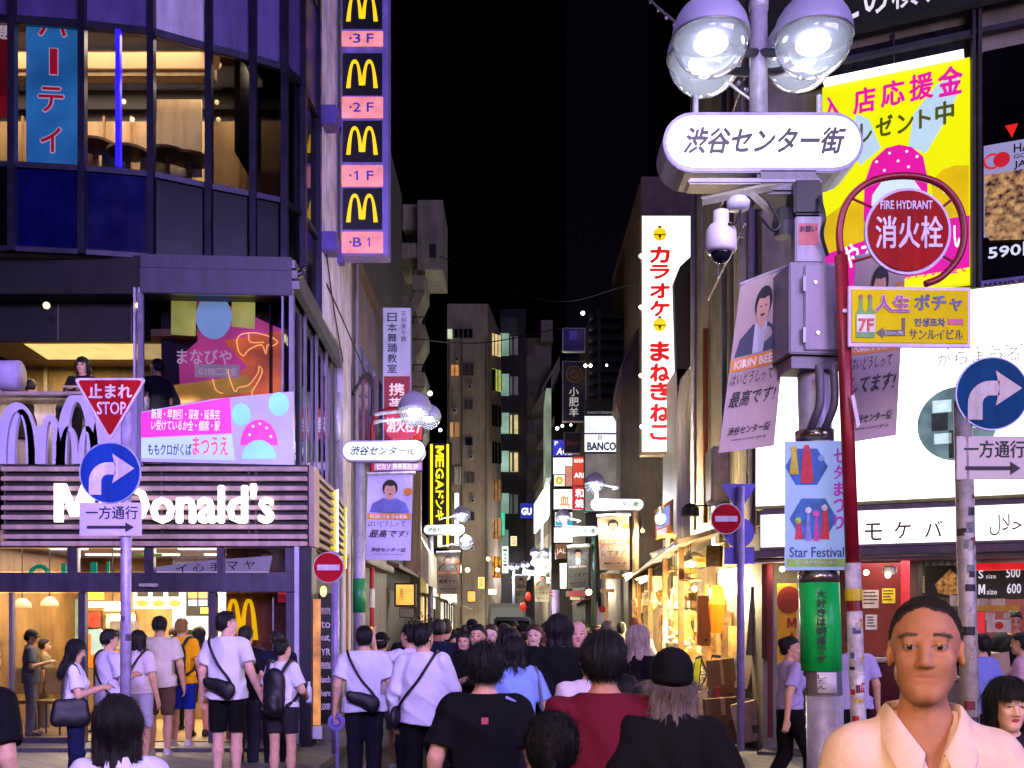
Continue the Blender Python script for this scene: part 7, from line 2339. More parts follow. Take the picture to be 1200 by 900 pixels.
def banner(name, label, pts, D, cap, dark, seed, orange='#d98a2a', cloth='#a89690', group=None, hd=1., yaw=0.):
 """street banner with a smiling portrait; pts = the four corner pixels tl tr br bl"""
 g = Frame(sum(p[0] for p in pts) / 4, sum(p[1] for p in pts) / 4, D, yaw)
 t = thing(name, label, "banner", P((pts[2][0] + pts[3][0]) / 2, pts[2][1], D), group)
 def q(u, v):      # u to the right, v down, both 0..1
  a = (pts[0][0] * (1 - u) + pts[1][0] * u, pts[0][1] * (1 - u) + pts[1][1] * u)
  b = (pts[3][0] * (1 - u) + pts[2][0] * u, pts[3][1] * (1 - u) + pts[2][1] * u)
  return (a[0] * (1 - v) + b[0] * v, a[1] * (1 - v) + b[1] * v)
 def bulge(u, v):
  return .03 * math.sin(v * 5 + seed) * math.sin(u * 3.1) * D / 9
 def patch(mm, u0, v0, u1, v1, w, n=8):
  vs, fs = [], []
  for j in range(n + 1):
   for i in range(n + 1):
    u, v = u0 + (u1 - u0) * i / n, v0 + (v1 - v0) * j / n
    vs.append(g.pt(*g.uv(*q(u, v)), w + bulge(u, v)))
  for j in range(n):
   for i in range(n):
    a = j * (n + 1) + i
    fs.append((a, a + n + 1, a + n + 2, a + 1))
  mm.add(vs, fs)
 def ov(mm, cu, cv, ru, rv, w, a0=0., a1=6.2832):
  n = 22
  c = g.pt(*g.uv(*q(cu, cv)), w + bulge(cu, cv))
  vs = [c] + [g.pt(*g.uv(*q(cu + ru * math.cos(a0 + (a1 - a0) * i / n), cv - rv * math.sin(a0 + (a1 - a0) * i / n))), w + bulge(cu + ru * math.cos(a0 + (a1 - a0) * i / n), cv - rv * math.sin(a0 + (a1 - a0) * i / n))) for i in range(n + 1)]
  mm.add(vs, [(0, i, i + 1) for i in range(1, n + 1)])
 def poly(mm, p, w):
  mm.add([g.pt(*g.uv(*q(u, v)), w + bulge(u, v)) for u, v in p], [tuple(range(len(p)))[::-1]])
 m = MB(); patch(m, 0, 0, 1, 1, 0); patch(m, 0, 0, 1, 1, -.006); m.build("cloth", paint(cloth, .7, 0, .05, 3, .1, 120), t)
 e = .0025 * max(1, D / 9)
 m = MB(); poly(m, [(.06, .44), (.12, .34), (.34, .27), (.62, .27), (.86, .33), (.94, .44)], e); m.build("suit", paint(dark, .8, 0, .1, 8), t)
 m = MB(); poly(m, [(.40, .44), (.38, .27), (.62, .27), (.60, .44)], e * 2); m.build("shirt", paint('#c8ccd8', .8), t)
 m = MB(); ov(m, .5, .155, .17, .095, e * 3); m.build("hair", paint('#1c1614', .7), t)
 m = MB(); ov(m, .5, .185, .125, .085, e * 4); poly(m, [(.43, .24), (.43, .285), (.5, .31), (.57, .285), (.57, .24)], e * 3.5); m.build("face", paint('#c89a84', .7, 0, .06), t)
 m = MB(); ov(m, .5, .135, .15, .055, e * 5, 0.25, 2.9); m.build("fringe", paint('#1c1614', .7), t)
 m = MB(); ov(m, .45, .178, .02, .005, e * 5); ov(m, .55, .178, .02, .005, e * 5); ov(m, .5, .222, .045, .014, e * 5, math.pi, 6.2832); m.build("feature", paint('#4a2620', .7), t)
 m = MB(); ov(m, .9, .2, .1, .045, e * 3); m.build("cup", paint(orange, .6, 0, .2, 10), t)
 m = MB(); patch(m, .02, .45, .98, .525, e * 2); m.build("orange_strip", paint(orange, .7, 0, .05), t)
 def tx(mm, s_, u0, v0, u1, v1, bold, shear):
  vv, ff = glyphs(s_, bold, shear, 0.0, 1)
  mn, mx = vv.min(0), vv.max(0)
  d = np.maximum(mx - mn, 1e-6)
  z = (vv - mn) / d
  mm.add([g.pt(*g.uv(*q(u0 + (u1 - u0) * a, v1 - (v1 - v0) * b)), e * 3.2 + bulge(u0 + (u1 - u0) * a, v1 - (v1 - v0) * b)) for a, b, c in z], ff)
 m = MB(); tx(m, "KIRIN BEER", .08, .463, .92, .512, .03, 0.); m.build("strip_lettering", paint('#f0e4d8', .6), t)
 m = MB(); tx(m, "はいどうしって", .04, .54, .86, .61, .0, .3); tx(m, cap, .06, .645, .94, .74, .01, .3); m.build("brush_lettering", INK, t)
 m = MB(); tx(m, "渋谷センター街", .12, .855, .9, .905, .02, .25); tx(m, "www.center-gai.jp", .2, .925, .84, .945, .0, 0); m.build("street_lettering", INK, t)
 m = MB(); a, b = g.pt(*g.uv(*q(-.02, -.004)), -.0), g.pt(*g.uv(*q(1.25 if cap[0] == '最' and D < 10 else 1.05, -.02)), 0); m.cyl(a, b, .012 * D / 7, n=8); m.build("rod", POLEM, t)
 return t
BA = banner("street_banner", "portrait banner slanting left of the near lamp pole above the boxes", [(868, 334), (927, 314), (907, 522), (842, 531)], DL + .1, "最高です!", '#484e60', 1)
BB2 = banner("street_banner", "portrait banner half hidden behind the yellow sign right of the near lamp pole", [(1003, 302), (1062, 296), (1050, 510), (988, 520)], DL + .45, "してます!", '#3c4252', 2)
# fire hydrant marker on its red pole
DH = 6.9
HP = thing("hydrant_sign", "red ring fire hydrant marker on a red pole with a sticker covered foot", "sign", (X(1004, DH), DH, 0))
def hx(y): return 985 + (y - 285) * (21 / 560.)
m = MB(); m.cyl(P(hx(665), 665, DH), P(hx(300), 300, DH), .045, .042, 14)
m.tube(smooth_path([P(hx(300), 300, DH), P(984, 268, DH), P(994, 235, DH), P(1020, 213, DH), P(1060, 206, DH), P(1098, 214, DH), P(1122, 238, DH), P(1130, 270, DH), P(1124, 300, DH), P(1104, 324, DH), P(1084, 333, DH)]), .023, 10)
m.build("red_pole", paint('#8e1426', .4, .1, .15, 6), HP, smooth=True)
m = MB(); m.cyl(P(hx(1060), 1060, DH), P(hx(660), 660, DH), .05, n=14); m.build("lower_pole", paint('#cfcacc', .5, .1, .3, 9), HP, smooth=True)
def pole_sleeve(mm, y0, y1, r): mm.cyl(P(hx(y0), y0, DH), P(hx(y1), y1, DH), r, n=14)
m = MB(); pole_sleeve(m, 690, 704, .055); m.build("yellow_tape", paint('#d8c810', .4), HP)
m = MB(); pole_sleeve(m, 704, 716, .052); m.build("red_tape", paint('#7c141c', .4), HP)
gh = Frame(1064, 271, DH - .02)
m = MB(); m.disc(gh, 0, 0, 50.5 * DH / F, -.02, .0, 48); m.build("disc_rim", paint('#b8a8d0', .4, .2), HP)
m = MB(); m.disc(gh, 0, 0, 47 * DH / F, .001, .01, 48); m.build("disc", paint('#a01e18', .75, 0, .1, 3, spec=.15), HP)
m = MB(); m.ptext(gh, "FIRE HYDRANT", 1031, 236, 1092, 246, w=.011, bold=.02); m.ptext(gh, "消火栓", 1025, 254, 1104, 292, w=.011, bold=.015); m.build("lettering", paint('#ded0e4', .4), HP)
m = MB()
for a in (35, 145, 215, 325):
 c_, s_ = math.cos(math.radians(a)), math.sin(math.radians(a))
 m.cyl(gh.pt(c_ * 49 * DH / F, s_ * 49 * DH / F, -.01), P(1058 + 71 * c_, 270 - 64 * s_, DH), .009, n=8)
m.build_each("spoke", paint('#8e1426', .4), HP)
m = MB(); m.prect(Frame(0, 732, DH - .05), 988, 362, 999, 366, -.02, 0); m.pquad(Frame(0, 732, DH - .07), [(997, 464), (1001, 462), (1008, 498), (1004, 502)], -.004, .004); m.build_each("tag", paint('#d8d0e0', .5), HP)
for i in range(22):
 y = 716 + random.random() * 150
 a = random.uniform(-60, 60)
 m = MB()
 h_, w_ = random.uniform(.018, .05), random.uniform(14, 34)
 c = P(hx(y), y, DH); vs = []
 for zz in (0, -h_):
  for k in range(5):
   an = math.radians(a - w_ + 2 * w_ * k / 4)
   vs.append(c + Vector((.0515 * math.sin(an), -.0515 * math.cos(an), zz)))
 m.add(vs, [(5 + k, 5 + k + 1, k + 1, k) for k in range(4)])
 m.build("sticker", paint(random.choice(('#c8c0d0', '#18161c', '#b81c2c', '#d8b830', '#4858a8', '#e0dce4', '#2a2a30')), .5, 0, .3, 60), HP)
YS = thing("direction_sign", "yellow bar sign with two green bottles and an arrow fixed to the red pole", "sign", P(1066, 407, DH - .05))
gy = Frame(1066, 371, DH - .06, 2)
m = MB(); m.prect(gy, 994, 336, 1138, 407, -.02, 0); m.build("plate", paint('#cbb8dc', .4, .1), YS, bev=.004)
m = MB(); m.prect(gy, 998, 340, 1134, 402, .001, .006); m.build("yellow_field", paint('#d8c800', .75, 0, .04, spec=.15), YS)
for x in (1008, 1019):
 m = MB(); m.pquad(gy, [(x - 2, 346), (x + 2, 346), (x + 2, 361), (x + 5.5, 368), (x + 5.5, 396), (x - 5.5, 396), (x - 5.5, 368), (x - 2, 361)], .0065, .011); m.build("bottle", paint('#5a9c3c', .4, 0, .1, 10), YS)
 m = MB(); m.prect(gy, x - 2, 346, x + 2, 351, .0112, .014); m.build("cap", paint('#8a5030', .4), YS)
m = MB(); m.prect(gy, 1003, 369, 1025, 390, .0112, .014); m.build("bottle_label", paint('#d8e0c0', .4), YS)
m = MB(); m.ptext(gy, "7F", 1005, 374, 1023, 389, w=.0145, bold=.03); m.build("red_lettering", paint('#c02020', .4), YS)
m = MB(); m.ptext(gy, "人生", 1024, 346, 1066, 367, w=.0105, bold=.06); m.build("lettering_outline", paint('#e8dce8', .4), YS)
m = MB(); m.ptext(gy, "人生", 1025, 347, 1065, 366, w=.015, bold=.02); m.build("magenta_lettering", paint('#a8287c', .4), YS)
m = MB(); m.ptext(gy, "ポチャ", 1071, 345, 1127, 365, w=.007, bold=.03); m.ptext(gy, "인생포차", 1071, 373, 1107, 383, w=.007, bold=.03); m.build("blue_lettering", paint('#2a2a78', .4), YS)
m = MB(); m.ptext(gy, "サンルイビル", 1065, 386, 1128, 398, w=.007, bold=.012); m.pquad(gy, [(1026, 390), (1034, 384), (1034, 387), (1056, 387), (1056, 373), (1060, 373), (1060, 394), (1034, 394), (1034, 397)], .007, .01); m.build("dark_lettering", paint('#4a3c18', .4), YS)
m = MB(); m.ptext(gy, "50m先", 1036, 388, 1058, 393.5, w=.0105); m.build("white_lettering", WHITEP, YS)
m = MB(); m.prect(gy, 1110, 374, 1128, 381, .007, .01); m.build("red_tag", paint('#c83060', .4), YS)
def bent_arrow(mm, g, cx_, cy_, r, w0, w1):
 """white arrow rising and turning right, radius r in pixels"""
 t = r * .2
 x0, x1, xt = cx_ - r * .48, cx_ + r * .18, cx_ + r * .80
 yt, yb = cy_ - r * .14, cy_ + r * .72
 R_ = r * .42
 o = [(x0 - t, yb), (x0 - t, yt + R_ - t * 0)]
 for k in range(9):
  a = math.pi - math.pi / 2 * k / 8
  o.append((x0 - t + (R_ + t) + (R_ + t) * math.cos(a), yt - t + (R_ + t) - (R_ + t) * math.sin(a)))
 i_ = []
 for k in range(9):
  a = math.pi / 2 + math.pi / 2 * k / 8
  i_.append((x0 + t + (R_ - t) + (R_ - t) * math.cos(a), yt + t + (R_ - t) - (R_ - t) * math.sin(a)))
 i_.append((x0 + t, yb))
 a_, b_ = o[1:], i_[:-1][::-1]
 mm.pquad(g, [o[0], o[1], (x0 + t, o[1][1] + .01), i_[-1]], w0, w1)
 oo, ii = o[2:], i_[:9][::-1]
 for k in range(8):
  mm.pquad(g, [oo[k], oo[k + 1], ii[k + 1], ii[k]], w0, w1)
 mm.pquad(g, [(oo[-1][0], yt - t), (x1, yt - t), (x1, yt + t), (ii[-1][0], yt + t)], w0, w1)
 mm.pquad(g, [(x1 - r * .10, yt - r * .48), (xt, yt), (x1 - r * .10, yt + r * .48), (x1 + .01, yt)], w0, w1)
def oneway(label, D, px, ytop, ybase, disc, plate, pole_r, dirt):
 t = thing("one_way_sign", label, "road sign", (X(px[1], D), D, 0))
 m = MB(); m.cyl(P(px[1], ybase, D), P(px[0], ytop, D), pole_r, n=16); m.build("pole", paint('#b5a8cc' if not dirt else '#c4bdb4', .45, .2, .18, 10), t, smooth=True)
 g = Frame(disc[0], disc[1], D - .07)
 k = D / F
 m = MB(); m.disc(g, 0, 0, disc[2] * k, -.015, 0, 48); d_ = m.build("disc", paint('#a9b0d0', .4, .3), t)
 m = MB(); m.disc(g, 0, 0, disc[2] * .955 * k, .001, .005, 48); m.build("blue_face", paint('#123c96' if not dirt else '#10507e', .75, 0, .1, 4, spec=.15), d_)
 m = MB(); bent_arrow(m, g, disc[0], disc[1], disc[2], .0055, .008); m.build("arrow", paint('#cfc4e0' if not dirt else '#d8ccbc', .4), d_)
 g2 = Frame((plate[0] + plate[2]) / 2, (plate[1] + plate[3]) / 2, D - .07)
 m = MB(); m.prect(g2, *plate, -.012, 0); p_ = m.build("plate", paint('#c2b4dc' if not dirt else '#cdc0b8', .45, 0, .06), t, bev=.005)
 w_, h_ = plate[2] - plate[0], plate[3] - plate[1]
 m = MB(); m.ptext(g2, "一方通行", plate[0] + w_ * .1, plate[1] + h_ * .1, plate[2] - w_ * .06, plate[1] + h_ * .5, w=.001, bold=.012)
 ya = plate[1] + h_ * .74
 m.prect(g2, plate[0] + w_ * .12, ya - h_ * .045, plate[2] - w_ * .25, ya + h_ * .045, .001, .005)
 m.pquad(g2, [(plate[2] - w_ * .26, ya - h_ * .15), (plate[2] - w_ * .12, ya), (plate[2] - w_ * .26, ya + h_ * .15)], .001, .005)
 m.build("lettering", INK, p_)
 for i in range(34 if dirt else 6):
  y = ytop + 100 + random.random() * (ybase - ytop - 100)
  f_ = (y - ytop) / (ybase - ytop)
  c = P(px[0] + (px[1] - px[0]) * f_, y, D)
  a, w__ = random.uniform(-70, 70), random.uniform(12, 40)
  m = MB(); vs = []
  h__ = random.uniform(.02, .09)
  for zz in (0, -h__):
   for kk in range(5):
    an = math.radians(a - w__ + 2 * w__ * kk / 4)
    vs.append(c + Vector(((pole_r + .0015) * math.sin(an), -(pole_r + .0015) * math.cos(an), zz)))
  m.add(vs, [(5 + kk, 5 + kk + 1, kk + 1, kk) for kk in range(4)])
  m.build("sticker", paint(random.choice(('#d0c8cc', '#1c1a20', '#8c2430', '#5a3a34', '#7d8c88', '#c9bcb0', '#35323a') if dirt else ('#6a5c80', '#4a4058')), .55, 0, .35, 50), t)
 return t
OW1 = oneway("one way road sign under the red stop triangle at the left kerb", 10.5, (148, 147), 480, 937, (129, 554, 36), (93, 589, 166, 628), .052, False)
OW2 = oneway("one way road sign on a sticker covered white pole at the right edge", 8.6, (1128, 1140), 470, 985, (1163, 461, 43), (1121, 511, 1206, 562), .072, True)
SP = thing("stop_sign", "red inverted triangle stop sign above the left one way disc", "road sign", P(129, 516, 10.4))
g = Frame(129, 480, 10.42)
def rtri(x0, x1, y0, y1, c):
 pts = []
 for (px_, py_), (a, b) in (((x0, y0), (150, 30)), ((x1, y0), (30, -90)), (((x0 + x1) / 2, y1), (-30, -150))):
  pass
 V3 = [(x0, y0), (x1, y0), ((x0 + x1) / 2, y1)]
 out = []
 for i in range(3):
  p, a, b = Vector(V3[i]), Vector(V3[i - 1]), Vector(V3[(i + 1) % 3])
  u, v = p + (a - p).normalized() * c, p + (b - p).normalized() * c
  for k in range(5):
   q = k / 4
   out.append(tuple(u * (1 - q) ** 2 + p * 2 * q * (1 - q) + v * q * q))
 return out
m = MB(); m.pquad(g, rtri(86, 172, 443, 517, 7), -.014, 0); pl = m.build("plate", paint('#cfc0d8', .4), SP)
m = MB(); m.pquad(g, rtri(90.5, 167.5, 445.5, 512, 6), .001, .005); m.build("red_face", paint('#a00a14', .75, 0, .1, 4, spec=.15), pl)
m = MB(); m.ptext(g, "止まれ", 104, 450, 155, 467, w=.006, bold=.03); m.ptext(g, "STOP", 114, 471, 148, 486, w=.006, bold=.015); m.build("lettering", paint('#ddd0e0', .4), pl)
m = MB(); m.prect(Frame(0, 732, 10.47), 142, 446, 150, 450, -.03, .03); m.build("clamp", STEEL, SP)
def noentry(label, D, cx_, cy_, r, poles, ybase, extra=()):
 t = thing("no_entry_sign", label, "road sign", (X(poles, D), D, 0))
 m = MB(); m.cyl(P(poles, ybase, D), P(poles, cy_ - r if not extra else 570, D), 4.5 * D / F, n=14); m.build("pole", paint('#9d8fc4', .45, .2, .15, 10), t, smooth=True)
 g = Frame(cx_, cy_, D - .07)
 k = D / F
 m = MB(); m.disc(g, 0, 0, r * k, -.012, 0, 40); d_ = m.build("disc", paint('#c8b8c8', .4, .2), t)
 m = MB(); m.disc(g, 0, 0, r * .95 * k, .001, .006, 40); m.build("red_face", paint('#a80e1e', .75, 0, .08, 5, spec=.15), d_)
 m = MB(); m.fbox(g, -r * .72 * k, r * .72 * k, -r * .18 * k, r * .18 * k, .0065, .01); m.build("bar", paint('#d8c4d8', .4), d_)
 for nm, build_ in extra:
  m = MB(); build_(m); m.build(nm, paint('#5c50c8', .5, .0, .12, 6), t)
 return t
noentry("no entry sign on a slim pole beside the restaurant corner", 13.4, 385, 665, 18, 393, 892)
gx = Frame(0, 732, 13.06)
NE2 = noentry("no entry sign with two blue sign backs on a tall pole by the boxes", 13.0, 851, 608, 18, 868, 880,
  [("triangle_back", lambda m: m.pquad(gx, rtri(845, 887, 567, 602, 4), -.01, .0)), ("disc_back", lambda m: m.disc(gx, *gx.uv(866, 624), 18 * 13.06 / F, -.01, .0, 36)), ("plate_back", lambda m: m.prect(gx, 849, 641, 884, 661, -.01, 0))])
noentry("tiny distant no entry sign in the middle of the street", 46, 649, 696, 4.6, 651, 790)
LB = thing("kerb_marker", "small round lavender marker on a short post beside the menu board", "marker", (X(394, 12.6), 12.6, 0))
g = Frame(394, 846, 12.6)
m = MB(); m.disc(g, 0, 0, .1, -.02, 0, 28); d_ = m.build("disc", paint('#8a80d8', .4, 0, .1), LB)
m = MB(); m.ring(g, 0, 0, .05, .01, 24, .003); m.build("ring_mark", paint('#5a50a0', .5), d_)
m = MB(); m.cyl((X(395, 12.6), 12.63, 0), (X(395, 12.6), 12.63, .72), .022); m.build("post", paint('#a098d8', .4), LB)
# menu boards leaning by the corner
MBD = thing("menu_board", "black upright menu board with white lettering at the restaurant corner", "menu board", (X(380, 14.6), 14.6, 0))
g = Frame(381, 780, 14.55, 30)
m = MB(); m.prect(g, 374, 695, 389, 848, -.06, 0); m.build("panel", paint('#0d0d14', .4), MBD, bev=.01)
m = MB()
for i, s_ in enumerate(("more", "to", "eat,", "YR", "menu", "lunch", "here", "soon")):
 m.ptext(g, s_, 376, 712 + i * 16, 387, 720 + i * 16, w=.003, bold=.02)
m.build("lettering", paint('#c8c4d4', .5), MBD)
m = MB(); m.prect(g, 374, 849, 389, 868, -.05, .02); m.build("foot", GREYM, MBD)
MBD = thing("light_board", "narrow orange light board with a string of dark beads beside the menu board", "menu board", (X(369, 14.3), 14.3, 0))
g = Frame(369, 780, 14.25)
m = MB(); m.prect(g, 367, 702, 375, 850, -.05, 0); m.build("panel", glow('#e09850', .8, .4, 5), MBD)
m = MB()
for k in range(26):
 m.ball(P(364, 692 + k * 6.4, 14.2), .028, 8, 6)
m.build("bead_string", paint('#3a3038', .4, .2), MBD)
m = MB(); m.prect(g, 366, 851, 377, 866, -.06, .03); m.build("foot", WHITEP, MBD)
m = MB(); m.ball(P(379, 693, 14.2), .045, 10, 8, (1, 1, 1.6)); m.build("lamp", glow('#ffdc80', 2.5), MBD)
# lamps further up the street
def far_lamp(label, D, s, pole_x, globes, green=None, text=True, power=60, pole_r=.1, col='#a9a6b4', yb=None):
 t = thing("street_lamp", label, "street lamp", (X(pole_x, D), D, 0), None)
 sy = (s[2] + s[3]) / 2
 m = MB(); m.cyl((X(pole_x, D), D, 0), P(pole_x, s[3] - 2, D), pole_r, pole_r * .9, 14)
 m.build("pole", paint(col, .45, .2, .15, 6), t, smooth=True)
 m = MB(); m.cyl(P(s[0] + (s[1] - s[0]) * .1 if pole_x > 600 else pole_x - 26 * 17.5 / D, s[2] + 2, D), P(s[0] + (s[1] - s[0]) * .1 if pole_x > 600 else pole_x - 26 * 17.5 / D, globes[0][1] - 20 * 17.5 / D, D), pole_r * .55, n=10); m.build("upper_pole", POLEM, t, smooth=True)
 if green:
  m = MB(); m.cyl(P(pole_x, green[1], D), P(pole_x, green[0], D), pole_r * 1.06, n=14); m.build("green_wrap", paint('#1c8a48', .4, 0, .1, 5), t, smooth=True)
 pill(t, s[0], s[1], s[2], s[3], D - .12, .2, text, face=glow('#e8fff0', .85, .03))
 for i, (x, y, r) in enumerate(globes):
  globe(t, P(x, y, D + .2 * i), r * D / F, True)
  if D < 45:
   m = MB(); m.tube(smooth_path([P(s[0] + (s[1] - s[0]) * .4, y + 6, D), P((s[0] + s[1]) / 2, y + 4, D), P(x, y, D + .2 * i)]), .03, 8); m.build_each("lamp_arm", POLEM, t)
 x, y, r = globes[0]
 point(P(x, y + r * 1.6, D - .3), power * 2.2, (.9, .93, 1), .15)
 return t
far_lamp("lavender lamp post with a green wrap and glowing name sign beside the restaurant", 17.5, (400, 498, 516, 541), 421, [(486, 480, 20), (502, 489, 15)], (678, 718), power=22)
far_lamp("beige lamp post on the right carrying the orange portrait banner", 27, (693, 755, 584, 598), 745, [(697, 567, 12.5)], power=90, pole_r=.09, col='#c8a878')
far_lamp("grey lamp post on the left in front of the yellow neon sign", 34, (496, 544, 614.5, 627), 505, [(541, 603, 10), (546, 636, 9)], power=110, pole_r=.09)
far_lamp("dark green lamp post on the right carrying the grey banner", 36, (658, 702, 616, 628.5), 697, [(660, 606, 9)], power=110, pole_r=.12, col='#3a4a40')
far_lamp("small distant lamp with twin globes right of the street centre", 52, (622, 654, 655, 663.5), 650, [(627, 648, 6), (639, 648, 6)], None, False, 150)
far_lamp("tiny distant lamp with a pale name sign left of the street centre", 66, (600, 622, 673, 680), 602, [(599, 664, 4.5), (606, 664, 4)], None, False, 120)
far_lamp("tiny distant lamp with a bright name sign at the street centre", 62, (612, 633, 668, 675), 633, [(613, 662, 4), (618, 662, 4)], None, False, 120)
banner("street_banner", "lavender lit portrait banner hanging from the lamp post beside the restaurant", [(431, 556), (484, 556), (481, 657), (428, 656)], 17.4, "最高です!", '#6468b8', 3, cloth='#b9b4dc')
banner("street_banner", "warm portrait banner with an orange strip on the beige lamp post", [(700, 605), (737, 604), (738, 668), (703, 668)], 26.9, "してます!", '#b8ac98', 4, cloth='#d8b894', orange='#e08c28')
banner("street_banner", "grey back lit banner on the dark green lamp post", [(665, 641), (690, 640), (689, 688), (665, 690)], 35.9, "してます!", '#5a5e58', 5, cloth='#6a6e6a', orange='#6c6860')
banner("street_banner", "dim portrait banner on the left lamp post under the yellow neon sign", [(512, 648), (538, 648), (538, 696), (512, 696)], 33.9, "最高です!", '#4c4438', 6, cloth='#a89c88')
banner("street_banner", "small beige portrait banner far up the street by the tiny no entry sign", [(626, 672), (645, 672), (644, 705), (627, 705)], 51.9, "してます!", '#8c8468', 7, cloth='#c9c4a0')
banner("street_banner", "small grey banner far up the street above the dark van", [(603, 676), (618, 676), (615, 706), (606, 706)], 61, "最高です!", '#6c6a60', 8, cloth='#8c8a82')
# left hydrant marker behind the lamp
HP2 = thing("hydrant_sign", "red fire hydrant disc half hidden behind the left lamp globe", "sign", (X(440, 22), 22, 0))
g = Frame(470, 497, 22)
m = MB(); m.disc(g, 0, 0, 20 * 22 / F, -.03, 0, 32); m.build("disc", glow('#d02030', .55, .15), HP2)
m = MB(); m.ptext(g, "消火栓", 453, 489, 486, 507, w=.006, bold=.03); m.build("lettering", glow('#f0d8f0', .9), HP2)
m = MB(); m.ring(Frame(462, 505, 22), 0, 0, 27 * 22 / F, .035, 28, 0, 60, 190); m.cyl(P(436, 505, 22), P(436, 790, 22), .05, n=10); m.build("ring_pole", REDP, HP2)
m = MB(); m.cyl(P(436.0, 690, 22), P(436.0, 712, 22), .058, n=10); m.build("white_band", WHITEP, HP2)
sign("box_sign", "small red sign with white digit behind the left lamp globe", "sign", 484, 490, 495, 516, 23, glow('#d83028', .8, .15), DARKM, .2, .5, [("7", 488, 498, 492, 508, LITW, dict(bold=.03))])
# cable across the top
WR = MB(); WR.tube(smooth_path([P(720, -50, 14), P(762, 0, 12), P(800, 34, 10), P(850, 92, 8), P(884, 120, 7.3)]), .012, 6)
for k in range(14):
 a = k / 13.
 WR.ball(P(762 + 122 * a, 2 + 112 * a ** .95, 12 - 4.7 * a), .02, 6, 4)
tag(WR.build("cable", paint('#b8b4bc', .4, .2)), "thin twisted cable sloping from the sky down to the near lamp", "cable")
# ------------------------------------------------------------------ cluttered stalls on the right
SA = thing("market_stall", "cluttered timber stall with warm lights and a sagging awning on the right", "stall", (2.9, 20, 0))
m = MB(); m.hexa([(2.35, 15.3, 2.86), (3.3, 15.3, 3.15), (3.7, 31, 3.15), (3.2, 31, 2.86), (2.35, 15.3, 2.93), (3.3, 15.3, 3.22), (3.7, 31, 3.22), (3.2, 31, 2.93)]); m.build("awning", paint('#b09a70', .65, 0, .25, 3), SA)
m = MB(); m.tube([(2.33, 15.2, 2.88), (3.18, 31, 2.88)], .035, 8); m.build("awning_rail", paint('#7a6a80', .4, .4), SA)
m = MB()
for y0 in (15.6, 18.2, 21.5, 25, 29):
 x = 2.42 + (y0 - 15.3) * .054
 m.box(x, x + .08, y0, y0 + .08, .1, 2.86)
m.build_each("post", paint('#b0803c', .6, 0, .2, 6), SA)
m = MB(); m.box(3.3, 3.36, 15.0, 31, .1, 3.0); m.build("back_wall", paint('#a8906c', .7, 0, .35, 1.5), SA)
m = MB()
for k in range(14):
 y0 = 15.4 + k * .55
 m.box(3.12, 3.28, y0, y0 + .4, .9 + (k % 3) * .35, 1.7 + (k % 4) * .22)
m.build("shelf_goods", paint('#b88c4c', .6, 0, .4, 7), SA)
for k, (y0, y1, z0) in enumerate(((15.4, 18, .8), (18.4, 21.3, .85), (21.7, 24.8, .8))):
 m = MB(); m.box(2.6 + k * .14, 3.28, y0, y1, .1, z0); m.build("table", paint('#7a5630', .6, 0, .25, 4), SA)
 m = MB()
 r_ = random.Random(k)
 for i in range(26):
  x, y = 2.7 + k * .14 + r_.random() * .5, y0 + .1 + r_.random() * (y1 - y0 - .3)
  h_ = .06 + r_.random() * .28
  m.box(x, x + .06 + r_.random() * .12, y, y + .06 + r_.random() * .15, z0 + .001, z0 + h_)
 m.build("small_goods", paint(('#c9b890', '#a07848', '#d0c4a8')[k], .6, 0, .5, 14), SA)
WARM = glow('#ffb850', 7, 0)
for i, (x, y, D, r, pw) in enumerate(((772, 699, 20, .05, 60), (779, 694, 20.4, .04, 30), (862, 691, 15.0, .04, 60), (774, 608, 19, .09, 150), (814, 690, 17, .05, 50), (798, 737, 18, .07, 60), (753, 622, 27, .05, 40))):
 b = thing("light_bulb", ("warm bulb low under the stall awning by the beige lamp post", "small warm bulb beside the low awning bulb", "warm bulb behind the orange lantern", "large bare white lamp above the stall roof", "warm bulb under the awning by the hanging boards", "glaring lamp among the white flowers on the stall", "small spotlight on the beige lamp post")[i], "lamp", P(x, y, D))
 m = MB(); m.ball(P(x, y, D), r, 14, 10); m.build("glass", WARM if i != 3 else glow('#fff4d0', 9, 0), b, smooth=True)
 m = MB(); m.cyl(P(x, y, D) + Vector((0, 0, r * .8)), P(x, y, D) + Vector((0, 0, r * 2.4)), r * .45, n=10); m.build("socket", DARKM, b)
 m = MB(); m.cyl(P(x, y, D) + Vector((0, 0, r * 2.4)), P(x, y, D) + Vector((0, 0, r * 2.4 + .22)), .008, n=6); m.build("cord", BLACK, b)
 point(P(x, y, D) + Vector((-.12, -.25, -.05)), pw * 3.4, (1, .78, .46), .06)
for i, (x, y, D) in enumerate(((735, 676, 23), (752, 681, 21), (806, 664, 17))):
 b = thing("tube_light", ("white tube light under the far end of the awning", "white tube light under the middle of the awning", "white tube light near the grey cabinet")[i], "lamp", P(x, y, D))
 c = P(x, y, D)
 m = MB(); m.tube([c + Vector((0, -.6, 0)), c + Vector((.05, .6, 0))], .035, 8); m.build("tube", glow('#fff8d8', 4, 0), b)
 m = MB(); m.box(c.x - .04, c.x + .04, c.y - .62, c.y + .62, c.z + .04, c.z + .08); m.build("fitting", WHITEP, b)
rg_ = random.Random(21)
GK = ("straw hat", "cloth bag", "wicker basket", "paper fan", "folded scarf")
GC = ("by the lantern", "by the warm bulb", "by the robe", "near the white lamp", "near the second post", "at the far end")
